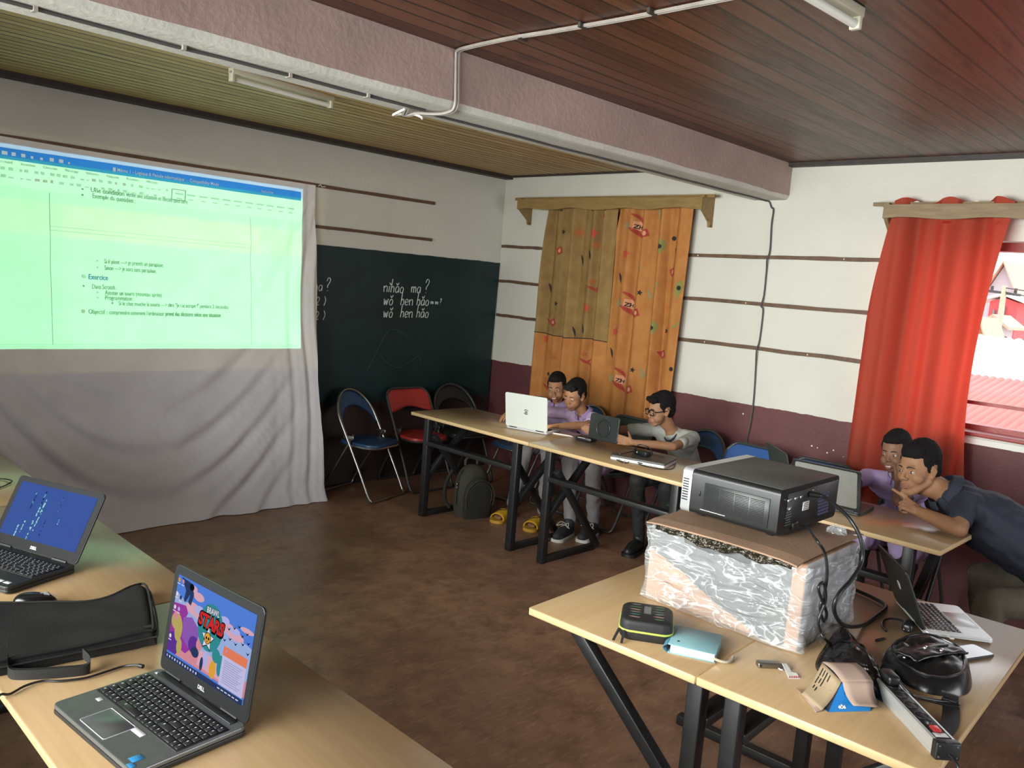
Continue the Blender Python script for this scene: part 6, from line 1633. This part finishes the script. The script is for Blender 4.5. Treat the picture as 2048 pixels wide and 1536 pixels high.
def head_matrix(pos, F, pitch=0, roll=0, s=1.0):
    F = V(F[0], F[1], 0).normalized(); U = V(0, 0, 1)
    q = Matrix.Rotation(math.radians(-pitch), 3, F.cross(U)); F = q @ F; U = q @ U          # pitch > 0 looks down
    U = Matrix.Rotation(math.radians(roll), 3, F) @ U
    R = F.cross(U)
    M = Matrix(((R.x, F.x, U.x, pos[0]), (R.y, F.y, U.y, pos[1]), (R.z, F.z, U.z, pos[2]), (0, 0, 0, 1)))
    return M @ Matrix.Scale(s, 4)
def add_head(B, HM, s, neckbase, child=True, smile=False, narrow=1.0):
    P = lambda x, y, z: HM @ V(x * narrow, y, z)
    DM = HM @ Matrix.Diagonal((narrow, 1, 1, 1))
    def E(c, r): B.ell(c, r, DM)
    def C(a, ra, b, rb): B.cone(P(*a), ra * s, P(*b), rb * s)
    E((0, -.012, .038), (.076, .095, .087))                       # skull
    E((0, .020, .010), (.066, .070, .080))                        # upper face
    E((0, .026, -.040), (.055, .056, .056))                       # lower face
    if child:
        E((0, .050, -.080), (.030, .030, .026))                   # small round chin
        for q in (-1, 1): E((q * .034, .040, -.036), (.034, .040, .036))   # full cheeks
    else:
        C((-.016, .064, -.092), .017, (.016, .064, -.092), .017)
        for q in (-1, 1):
            C((q * .050, -.005, -.042), .022, (q * .024, .050, -.084), .019); E((q * .036, .046, -.024), (.030, .032, .030))
        C((-.032, .078, .027), .0105, (.032, .078, .027), .0105)
    for q in (-1, 1):
        C((q * .018, .0800, .0135), .0052, (q * .045, .0710, .0120), .0046)   # upper lid
        C((q * .021, .0800, -.0055), .0044, (q * .043, .0725, -.0050), .0040) # lower lid
        k = .86 if child else 1
        E((q * .0125 * k, .0915, -.0285), (.0082, .0095, .0075))  # nostril wing
        C((q * .073, -.008, -.022), .0070, (q * .080, -.020, .010), .0070); C((q * .080, -.020, .010), .0070, (q * .077, -.006, .024), .0060)
        C((q * .077, -.006, .024), .006, (q * .072, .006, .010), .005); E((q * .074, -.008, .0), (.006, .013, .020)); E((q * .071, .000, -.022), (.007, .008, .009))
    if child: C((0, .084, .008), .0065, (0, .0965, -.0215), .0098); E((0, .0965, -.0245), (.0098, .0090, .0080))
    else: C((0, .085, .016), .0075, (0, .104, -.022), .0105); E((0, .103, -.026), (.0108, .0095, .0085))
    E((0, .070, -.058), (.030, .021, .026))                       # muzzle
    C((-.017, .0865, -.0535), .0056, (.017, .0865, -.0535), .0056); C((-.014, .0855, -.0665), .0064, (.014, .0855, -.0665), .0064)
    nb = V(neckbase); kn_ = .043 if child else .056
    B.cone(P(0, -.026, -.045), kn_ * s, nb, kn_ * s)
    B.cone(P(0, -.002, -.070), kn_ * .72 * s, nb, kn_ * .85 * s)
def face_parts(root, HM, s, narrow=1.0, smile=False, gaze=(0, 0), brow_up=0.0):
    P = HM @ Matrix.Diagonal((narrow, 1, 1, 1))
    for q in (-1, 1):
        m = MB(); m.cur = 0; m.ball((q * .0315, .0752, .0040), (.0115, .0094, .0064), 14, P)
        m.cur = 1; m.ball((q * .0315 + gaze[0], .0800, .0040 + gaze[1]), (.0062, .0056, .0066), 10, P)
        m.build('eye', [M_eyew, M_iris], root)
        b = MB(); b.tube([P @ V(q * x, y, z + brow_up) for x, y, z in ((.013, .0905, .0235), (.022, .0905, .0285), (.034, .0865, .0290), (.046, .0765, .0235))], [.0022 * s, .0032 * s, .0030 * s, .0014 * s], 6)
        b.build('eyebrow', M_brow, root)
    l = MB()
    k = .0 if not smile else .004
    l.tube([P @ V(x, y, z) for x, y, z in ((-.024 - k, .0840, -.0590 + k * 1.6), (-.012, .0935, -.0555), (0, .0950, -.0565), (.012, .0935, -.0555), (.024 + k, .0840, -.0590 + k * 1.6))], [.0016 * s, .0040 * s, .0042 * s, .0040 * s, .0016 * s], 8)
    l.tube([P @ V(x, y, z) for x, y, z in ((-.023 - k, .0838, -.0600 + k * 1.4), (-.012, .0925, -.0675 - k), (0, .0945, -.0690 - k), (.012, .0925, -.0675 - k), (.023 + k, .0838, -.0600 + k * 1.4))], [.0016 * s, .0044 * s, .0050 * s, .0044 * s, .0016 * s], 8)
    l.build('lips', M_lip, root)
    if smile:
        t = MB(); t.ball((0, .0885, -.0625), (.017, .0062, .0050), 12, P); t.build('teeth', M_teeth, root)
def add_hair(root, HM, s, thick=1.0, forelock=0.0, narrow=1.0, seed=1.0, fade=True):
    H = Body(); M = HM @ Matrix.Diagonal((narrow, 1, 1, 1))
    H.ell((0, -.026, .062), (.0785, .0925, .078 + .010 * thick), M)
    H.ell((0, .026, .090), (.062, .056, .038 + .008 * thick), M)
    H.ell((0, -.052, .012), (.073, .060, .070), M)
    for q in (-1, 1):
        H.ell((q * .062, .006, .052), (.017, .036, .034), M); H.ell((q * .068, .012, .026), (.009, .012, .026), M)
    if forelock: 
        for k in range(5): H.ell((-.045 + k * .022, .066 + .006 * math.sin(k * 2.1), .088 + .006 * math.cos(k * 3)), (.018, .020, .018 + forelock), M)
    return H.build('hair', M_hair, root, .0042, 3, .0024, 62, seed)
FL = ((.040, .024, .020), (.045, .028, .021), (.041, .026, .020), (.032, .020, .018))
def add_hand(B, wrist, d, n, left, s=1.0, curl=((.3, .3, .2),) * 4, spread=.10, thumb=(.55, .75, .35), tcurl=.3):
    w = V(wrist); d = V(d).normalized(); n = V(n); n = (n - d * n.dot(d)).normalized(); t = d.cross(n) * (-1 if left else 1)
    offs = (.029, .010, -.010, -.028); L = (.080, .084, .080, .073)
    B.cone(w, .021 * s, w + d * .030 * s, .020 * s)
    for i in range(4):
        k = w + d * L[i] * s + t * offs[i] * s
        B.cone(w + d * .012 * s + t * offs[i] * .55 * s, .0135 * s, k, .0108 * s)
        a = 0.0; p = k; dd = (d + t * spread * (1.5 - i) * .8).normalized()
        for j in range(3):
            a += curl[i][j]; q = dd * math.cos(a) + n * math.sin(a)
            p2 = p + q * FL[i][j] * s; r0 = (.0102, .0093, .0085)[j]; r1 = (.0093, .0085, .0077)[j]
            if i == 3: r0 *= .88; r1 *= .88
            B.cone(p, r0 * s, p2, r1 * s, 10); p = p2
    B.ell(w + d * .045 * s + n * .006 * s, (.030 * s, .030 * s, .020 * s)) if False else None
    tb = w + d * .020 * s + t * .022 * s
    td = (d * thumb[0] + t * thumb[1] + n * thumb[2]).normalized()
    p1 = tb + td * .040 * s; B.cone(tb, .0135 * s, p1, .0110 * s)
    td2 = (td * math.cos(tcurl) + (d * .8 + n * .4).normalized() * math.sin(tcurl)).normalized(); p2 = p1 + td2 * .030 * s; B.cone(p1, .0104 * s, p2, .0092 * s)
    p3 = p2 + td2 * .024 * s; B.cone(p2, .0092 * s, p3, .0076 * s)
    return w
M_lav = mat('lavender_school_shirt', (0.375, 0.280, 0.480), .8, var=.15, vscale=9, bump=.12, bscale=350); M_lavd = mat('deep_lavender_trim', (0.28, 0.19, 0.40), .8, bump=.12, bscale=350)
M_greyt = mat('light_grey_tee', (0.30, 0.30, 0.275), .85, var=.12, vscale=9, bump=.12, bscale=350); M_navyt = mat('navy_trim', (0.012, 0.015, 0.03), .8)
M_navy = mat('navy_polo_cotton', (0.016, 0.020, 0.036), .8, var=.2, vscale=9, bump=.15, bscale=320)
M_trg = mat('grey_trousers', (0.22, 0.20, 0.205), .85, var=.15, vscale=9, bump=.12, bscale=300); M_trk = mat('khaki_trousers', (0.105, 0.085, 0.060), .85, var=.15, vscale=9, bump=.12, bscale=300); M_trb = mat('black_trousers', (0.012, 0.012, 0.013), .8)
M_yel = mat('yellow_foam_slide', (0.62, 0.34, 0.02), .5); M_shoeb = mat('black_shoe', (0.012, 0.012, 0.012), .45); M_sole = mat('white_rubber_sole', (0.55, 0.54, 0.50), .6); M_lace = mat('cream_laces', (0.50, 0.48, 0.40), .8)
def lerp(a, b, t): return V(a) * (1 - t) + V(b) * t
def person(label, J, sm, k=1.0, child=True,  sleeve=.62, shirt=M_lav, trousers=M_trg, head=None, hands=(None, None), voxel=.0042, bare_feet=False, collar=True, hem=.45, thigh=1.0, smile=False, hairkw={}, girth=1.0, gaze=(0, 0), neck_r=.066):
    """J: joints in world space; k scales the thicknesses"""
    root = thing('person', label, 'person', (J['pel'][0], J['pel'][1], 0))
    hp, hF, pitch, roll, hs, narrow = head
    HM = head_matrix(hp, hF, pitch, roll, hs)
    B = Body()
    pel, ch, nk = V(J['pel']), V(J['chest']), V(J['neck'])
    add_head(B, HM, hs, nk, child, smile=smile, narrow=narrow)
    B.cone(pel, .105 * k * girth, ch, .110 * k * girth); B.cone(ch, .105 * k * girth, nk, .055 * k)
    for S in 'RL':
        sh, el, wr = V(J['sh' + S]), V(J['el' + S]), V(J['wr' + S])
        ak = k * (.90 if child else 1.0)
        B.cone(lerp(ch, nk, .6), .065 * k, sh, .047 * k); B.cone(sh, .047 * k, el, .037 * ak)
        B.cone(el, .0375 * ak, lerp(el, wr, .35), .0375 * ak); B.cone(lerp(el, wr, .35), .0375 * ak, wr, .0265 * ak)
        h = hands[0 if S == 'R' else 1]
        if h: add_hand(B, wr, left=(S == 'L'), **h)
        hpj, kn, an = V(J['hip' + S]), V(J['kn' + S]), V(J['an' + S])
        B.cone(hpj, .078 * k, kn, .052 * k); B.cone(kn, .052 * k, lerp(kn, an, .3), .050 * k); B.cone(lerp(kn, an, .3), .050 * k, an, .032 * k)
        ft = V(J['toe' + S]); B.cone(V(an.x, an.y, .056), .034 * k, lerp(V(an.x, an.y, .056), V(ft.x, ft.y, .044), .65), .034 * k)
        dd = (ft - an); dd.z = 0; dd.normalize(); pp = V(-dd.y, dd.x, 0)
        for i in range(5):
            b0 = lerp(V(an.x, an.y, .046), V(ft.x, ft.y, .042), .66) + pp * (.026 - .013 * i) * k
            B.cone(b0, .0145 * k, V(ft.x, ft.y, .037) + pp * (.027 - .0135 * i) * k - dd * .008 * abs(i - 1.2), (.0125 if i else .0150) * k, 8)
    # move into the root's frame
    off = V(root.location)
    B.mb.v = [tuple(V(p) - off) for p in B.mb.v]
    B.build('body', sm, root, voxel, 4)
    HMr = Matrix.Translation(-off) @ HM
    face_parts(root, HMr, hs, narrow, smile, gaze)
    add_hair(root, HMr, hs, narrow=narrow, **hairkw)
    # shirt
    T = Body(); g = girth
    T.cone(pel + V(0, 0, -.02), .125 * k * g, lerp(pel, ch, .5), .118 * k * g); T.cone(lerp(pel, ch, .5), .118 * k * g, ch, .122 * k * g); T.cone(ch, .118 * k * g, lerp(ch, nk, .82), neck_r * k)
    for S in 'RL':
        sh, el = V(J['sh' + S]), V(J['el' + S]); hpj, kn = V(J['hip' + S]), V(J['kn' + S])
        T.cone(ch, .112 * k * g, lerp(ch, sh, .6), .085 * k); T.cone(lerp(ch, nk, .72), .060 * k, sh, .057 * k); T.cone(sh, .057 * k, lerp(sh, el, sleeve), .053 * k)
        if hem: T.cone(hpj + V(0, 0, .01), .100 * k * thigh, lerp(hpj, kn, hem) + V(0, 0, .004), .086 * k * thigh)
    T.mb.v = [tuple(V(p) - off) for p in T.mb.v]
    so = T.build('shirt', shirt, root, .0085, 4, .0075, 13, pel.y * 3, .6)
    if collar:
        c = MB(); up = (HM.to_3x3() @ V(0, 0, 1)); F = V(hF[0], hF[1], 0).normalized(); R = V(F.y, -F.x, 0)
        ax = (V(hp) - nk); ax.normalize(); Fc = (F - ax * F.dot(ax)).normalized(); Rc = Fc.cross(ax)
        c0 = lerp(ch, nk, .90) - off
        def cp(u, v):
            a = -PI / 2 + .28 + (2 * PI - .56) * u + PI
            r = (.064 + .022 * v) * k * (neck_r / .066); open_ = math.cos(a - PI / 2) * 0
            front = max(0, math.sin(a - PI) * 0)
            d = Rc * math.cos(a) + Fc * math.sin(a)
            return c0 + d * r + ax * ((.052 - .038 * v) * k - .012 * k * max(0, math.sin(a)))
        c.grid(cp, 36, 6); co_ = c.build('collar', M_lavd if shirt is M_lav else shirt, so); m2 = co_.modifiers.new('thickness', 'SOLIDIFY'); m2.thickness = .004
    # trousers
    L = Body()
    L.cone(V(J['hipR']), .098 * k, V(J['hipL']), .098 * k); L.cone(pel, .11 * k * g, V(J['hipR']), .096 * k); L.cone(pel, .11 * k * g, V(J['hipL']), .096 * k)
    for S in 'RL':
        hpj, kn, an = V(J['hip' + S]), V(J['kn' + S]), V(J['an' + S])
        L.cone(hpj, .094 * k * thigh, kn, .066 * k * thigh); L.cone(kn, .066 * k * thigh, lerp(kn, an, .95), .052 * k)
    L.mb.v = [tuple(V(p) - off) for p in L.mb.v]
    L.build('trousers', trousers, root, .009, 4, .008, 11, pel.y * 5, .6)
    return root, so, HMr, off
def slide(root, an, toe, off, m=M_yel):
    an = V(an); toe = V(toe); d = toe - an; d.z = 0; d.normalize(); M = frame(V(lerp(an, toe, .5).x, lerp(an, toe, .5).y, 0) - off, d) @ Matrix.Scale(1.12, 4)
    t = MB(); t.prism([(p[0] * (1 + .0), p[1] * (1 + .14 * p[0] / .1)) for p in rrect(.245, .088, .042, 6)], .001, .020, M); so = t.build('slide_sole', mat('yellow_slide_sole', (0.50, 0.27, 0.03), .6), root)
    b = MB(); b.grid(lambda u, v: M @ V(.000 + .085 * v, .047 * math.cos(PI * u) * (1 + .1 * v), .016 + (.062 - .018 * v) * math.sin(PI * u) ** .8), 20, 8); st = b.build('slide_strap', m, root)
    s2 = st.modifiers.new('thickness', 'SOLIDIFY'); s2.thickness = .007
    q = MB(); pts = [(.018, .024), (.030, .012), (.036, -.002), (.066, -.028), (.042, .004), (.034, .018)]
    def on(px, py):
        v = px / .085; u = math.acos(max(-1, min(1, py / .047 / (1 + .1 * v)))) / PI
        return M @ V(px, py, .018 + (.062 - .018 * v) * math.sin(PI * u) ** .8 + .0055)
    q.add([on(*p) for p in pts], [(0, 1, 4, 5), (1, 2, 3, 4)]); q.build('curved_tick_mark', M_keydeck, st)
def sneaker(root, an, toe, off, m, laces=True):
    an = V(an); toe = V(toe); d = toe - an; d.z = 0; d.normalize(); M = frame(V(lerp(an, toe, .45).x, lerp(an, toe, .45).y, 0) - off, d)
    B = Body(); cA = lambda x, y, z: M @ V(x, y, z)
    B.cone(cA(-.075, 0, .046), .040, cA(.03, 0, .046), .042); B.cone(cA(.03, 0, .046), .042, cA(.105, 0, .036), .032); B.cone(cA(-.08, 0, .05), .038, cA(-.07, 0, .095), .040)
    o = B.build('shoe', m, root, .006, 3)
    t = MB(); t.prism([(p[0], p[1] * (1 + .1 * p[0] / .1)) for p in rrect(.265, .092, .044, 6)], .001, .022, M); t.build('shoe_sole', M_sole if laces else M_shoeb, o)
    if laces:
        l = MB()
        for i in range(4):
            x = -.015 + .022 * i; z = .094 - .010 * i
            l.tube(smoothpath([cA(x, -.032, z - .022), cA(x + .008, 0, z), cA(x, .032, z - .022)], 4), .0035, 6)
        l.tube(smoothpath([cA(-.02, 0, .098), cA(.0, .03, .112), cA(.03, .04, .09), cA(.0, .012, .10), cA(-.02, 0, .100), cA(0, -.03, .112), cA(.03, -.045, .09), cA(0, -.01, .1)], 6), .003, 6); l.build('laces', M_lace, o)
FLAT = ((.15, .2, .15),) * 4
lap = dict(d=(-1, 0, -.15), n=(-.1, 0, -1), s=.80, curl=FLAT)
# boy A: smiling, half hidden behind the white laptop
JA = dict(pel=(-.46, -1.37, .545), chest=(-.575, -1.37, .735), neck=(-.610, -1.372, .835), shR=(-.635, -1.205, .805), elR=(-.74, -1.17, .60), wrR=(-.86, -1.24, .59), shL=(-.635, -1.525, .805), elL=(-.74, -1.56, .60), wrL=(-.88, -1.52, .59),
          hipR=(-.50, -1.30, .53), knR=(-.90, -1.36, .515), anR=(-1.02, -1.36, .085), toeR=(-1.22, -1.41, .02), hipL=(-.50, -1.45, .53), knL=(-.92, -1.60, .515), anL=(-.96, -1.62, .085), toeL=(-1.15, -1.68, .02))
rA, sA, HA, oA = person('boy in lavender shirt smiling over the top of the white laptop', JA, M_skin, .82, head=((-.640, -1.375, .953), (-.97, -.47), 6, 5, .90, .98), hands=(lap, lap), hem=.72, thigh=1.1, smile=True, hairkw=dict(seed=1.0), gaze=(.002, -.001))
slide(rA, JA['anR'], JA['toeR'], oA); slide(rA, JA['anL'], JA['toeL'], oA)
# boy B: leaning on the table, looking down at the laptop
JB = dict(pel=(-.56, -1.87, .545), chest=(-.70, -1.80, .735), neck=(-.775, -1.765, .838), shR=(-.785, -1.620, .812), elR=(-.99, -1.505, .822), wrR=(-1.175, -1.452, .822), shL=(-.785, -1.915, .818), elL=(-.985, -1.965, .800), wrL=(-1.185, -1.880, .793),
          hipR=(-.60, -1.80, .53), knR=(-.96, -1.83, .515), anR=(-.98, -1.90, .09), toeR=(-1.17, -1.95, .02), hipL=(-.60, -1.95, .53), knL=(-.97, -2.05, .515), anL=(-.84, -2.00, .09), toeL=(-1.02, -2.05, .02))
rB, sB, HB, oB = person('boy in lavender shirt looking down at the white laptop, face lit', JB, M_skin, .82, head=((-.858, -1.742, .962), (-1, -.06), 16, -3, .90, .98),
    hands=(dict(d=(-1, .12, -.30), n=(-.3, 0, -1), s=.82, curl=((.15, .25, .2), (.2, .3, .2), (.3, .35, .3), (.4, .4, .3)), spread=.2, thumb=(.35, .7, .6)), dict(d=(-.93, .30, -.02), n=(0, 0, -1), s=.82, curl=((.3, .4, .2),) * 4)), hem=.80, thigh=1.1, hairkw=dict(seed=2.0, forelock=.002), gaze=(0, -.003))
sneaker(rB, JB['anR'], JB['toeR'], oB, mat('black_canvas_shoe', (0.02, 0.02, 0.022), .7)); sneaker(rB, JB['anL'], JB['toeL'], oB, mat('black_canvas_shoe', (0.02, 0.02, 0.022), .7))
# boy C: glasses, grey tee, holding the tablet
JC = dict(pel=(-.50, -2.52, .545), chest=(-.640, -2.515, .735), neck=(-.745, -2.500, .842), shR=(-.705, -2.355, .820), elR=(-.915, -2.165, .800), wrR=(-1.150, -2.085, .812), shL=(-.735, -2.665, .822), elL=(-1.000, -2.690, .796), wrL=(-1.185, -2.508, .803),
          hipR=(-.54, -2.44, .53), knR=(-.94, -2.40, .515), anR=(-.82, -2.38, .09), toeR=(-.98, -2.42, .02), hipL=(-.54, -2.60, .53), knL=(-.95, -2.64, .515), anL=(-.80, -2.58, .09), toeL=(-.97, -2.64, .02))
gr_ = ((.10, .15, .1),) * 4
rC, sC, HC, oC = person('boy with black glasses and grey t-shirt holding up the tablet', JC, M_skin, .82, shirt=M_greyt, trousers=M_trb, collar=False, head=((-.850, -2.470, .975), (-.90, .42), 8, 0, .92, .97),
    hands=(dict(d=(-.22, -1, -.02), n=(1, -.2, 0), s=.80, curl=gr_, thumb=(.5, .5, .75)), dict(d=(-.22, 1, .02), n=(1, .2, 0), s=.80, curl=gr_, thumb=(.5, .5, .75))), hairkw=dict(seed=3.0, forelock=.003, thick=1.2), gaze=(0, -.002))
sneaker(rC, JC['anR'], JC['toeR'], oC, M_shoeb, False); sneaker(rC, JC['anL'], JC['toeL'], oC, M_shoeb, False)
nkm = MB(); c0 = lerp(JC['chest'], JC['neck'], .86) - oC; ax = (V(-.850, -2.470, .975) - V(JC['neck'])).normalized(); Fc = V(-.90, .42, 0).normalized(); Fc = (Fc - ax * Fc.dot(ax)).normalized(); Rc = Fc.cross(ax)
nkm.tube([c0 + (Rc * math.cos(a) * .060 + Fc * math.sin(a) * .064) + ax * (.014 - .030 * max(0, math.sin(a))) for a in [-.15 + (PI + .3) * k / 16 for k in range(17)]], .0055, 8); nkm.build('neckline_trim', M_navyt, sC)
# his glasses: worn, so part of him
gl = MB(); PH_ = HC @ Matrix.Diagonal((.97, 1, 1, 1))
for q in (-1, 1):
    gl.tube([PH_ @ V(q * .033 + p[0], .0945 - .10 * abs(p[0] + q * .010) * (1 if q * p[0] > 0 else .3), .004 + p[1]) for p in rrect(.052, .038, .012, 4)], .0032, 6, True)
    gl.tube([PH_ @ V(q * .057, .083, .012), PH_ @ V(q * .074, .06, .012), PH_ @ V(q * .079, -.005, .014), PH_ @ V(q * .078, -.022, .002)], .0030, 6)
gl.tube([PH_ @ V(-.010, .096, .008), PH_ @ V(0, .0985, .011), PH_ @ V(.010, .096, .008)], .0030, 6)
gf = gl.build('glasses', mat('black_glasses_frame', (0.01, 0.01, 0.01), .25), rC)
# tablet in a rugged case, held between his hands
tb_ = thing('tablet', 'tablet in a rugged black case with a ring stand, held by the boy with glasses', 'tablet', (-1.205, -2.292, .772), 0)
TM = frame((0, 0, 0), (.02, -1, 0), (-1, 0, .02))      # local x along -y, local z towards the viewer's side
TM = Matrix(((0, 0.06, -1, 0), (-1, 0, 0, 0), (0, 1, 0.06, 0), (0, 0, 0, 1)))
q = MB(); q.prism([(p[0], p[1] + .083) for p in rrect(.235, .166, .018, 5)], -.006, .009, TM); tbo = q.build('rugged_case', mat('black_rubber_case', (0.013, 0.015, 0.015), .45), tb_); bv = tbo.modifiers.new('edge', 'BEVEL'); bv.width = .003; bv.segments = 2; bv.limit_method = 'ANGLE'
q = MB(); q.prism([(p[0], p[1] + .083) for p in rrect(.200, .136, .008, 4)], -.0072, -.0062, TM); q.build('screen', emat('tablet_glow', (0.5, 0.55, 0.6), .8), tb_)
q = MB(); q.tube([TM @ V(.052 * math.cos(a), .080 + .052 * math.sin(a), .0115) for a in [k * PI / 16 for k in range(32)]], .0042, 8, True); q.build('ring_stand', mat('dark_rubber_ring', (0.02, 0.022, 0.022), .3), tbo)
q = MB(); q.prism([(p[0], p[1] + .080) for p in ellpoly(.040, .040, 20)], .009, .0115, TM); q.build('stand_hub', M_keydeck, tbo)
q = MB(); q.prism([(p[0] + .092, p[1] + .140) for p in ellpoly(.006, .006, 10)], .009, .0105, TM); q.build('camera_hole', M_keydeck, tbo)
# boy D: cheek on hand, beside the red curtain
JD = dict(pel=(-.44, -3.95, .545), chest=(-.575, -3.935, .735), neck=(-.655, -3.930, .842), shR=(-.690, -3.770, .812), elR=(-.92, -3.79, .800), wrR=(-1.140, -3.885, .800), shL=(-.675, -4.090, .822), elL=(-1.060, -4.075, .792), wrL=(-.926, -4.022, .857),
          hipR=(-.48, -3.87, .53), knR=(-.88, -3.83, .515), anR=(-.80, -3.83, .09), toeR=(-.98, -3.86, .02), hipL=(-.48, -4.03, .53), knL=(-.88, -4.09, .515), anL=(-.80, -4.06, .09), toeL=(-.98, -4.1, .02))
rD, sD, HD, oD = person('boy in lavender shirt resting his cheek on his hand before the red curtain', JD, M_skin2, .82, trousers=M_trb, hem=.95, thigh=1.38, head=((-.745, -3.925, .978), (-1, .08), 4, 4, .92, .97),
    hands=(dict(d=(-.95, .1, -.05), n=(0, 0, -1), s=.80, curl=((.3, .4, .2),) * 4), dict(d=(.27, .10, .95), n=(.75, .60, -.2), s=.84, curl=((.15, .15, .1), (.12, .15, .1), (.15, .2, .15), (.3, .3, .2)), spread=.2, thumb=(.55, .6, .3))), smile=True, hairkw=dict(seed=4.0), gaze=(.002, -.001))
sneaker(rD, JD['anR'], JD['toeR'], oD, M_shoeb, False); sneaker(rD, JD['anL'], JD['toeL'], oD, M_shoeb, False)
for z, f_ in ((.755, .0), (.70, -.01)):
    q = MB(); q.ball((-.70 - oD.x + f_ * 0 + (.842 - z) * .35 - .02, -3.915 - oD.y, z), .006, 8); q.build('button', M_lavd, sD)
# the man
JM = dict(pel=(-.985, -4.945, .580), chest=(-1.070, -4.500, .795), neck=(-1.135, -4.305, .905), shL=(-1.180, -4.405, .885), elL=(-1.372, -4.452, .800), wrL=(-1.270, -4.248, .812), shR=(-.975, -4.345, .895), elR=(-.84, -4.50, .68), wrR=(-.93, -4.70, .64),
          hipL=(-1.07, -4.90, .52), knL=(-1.43, -4.63, .53), anL=(-1.42, -4.60, .10), toeL=(-1.53, -4.40, .03), hipR=(-.88, -4.88, .53), knR=(-1.04, -4.50, .53), anR=(-1.02, -4.55, .10), toeR=(-1.10, -4.33, .03))
fist = ((.05, .05, .05), (1.2, 1.5, .9), (1.3, 1.5, .9), (1.35, 1.5, .9))
rM, sM, HM_, oM = person('man in navy polo leaning on the table end and pointing at the grey laptop', JM, M_skin, 1.0, child=False, shirt=M_navy, trousers=M_trk, collar=True, hem=.12, sleeve=.66, head=((-1.200, -4.195, .992), (-.93, .38), 4, 4, 1.03, 1.0),
    hands=(dict(d=(-.2, .6, -.5), n=(0, 0, -1), s=.95, curl=((.3, .4, .2),) * 4), dict(d=(-.12, .90, .36), n=(.62, -.15, -.75), s=.95, curl=fist, thumb=(.75, .4, .5), tcurl=.5)), hairkw=dict(seed=5.0, thick=1.6), voxel=.0042, neck_r=.080, girth=1.22)
sneaker(rM, JM['anL'], JM['toeL'], oM, M_shoeb, False); sneaker(rM, JM['anR'], JM['toeR'], oM, M_shoeb, False)
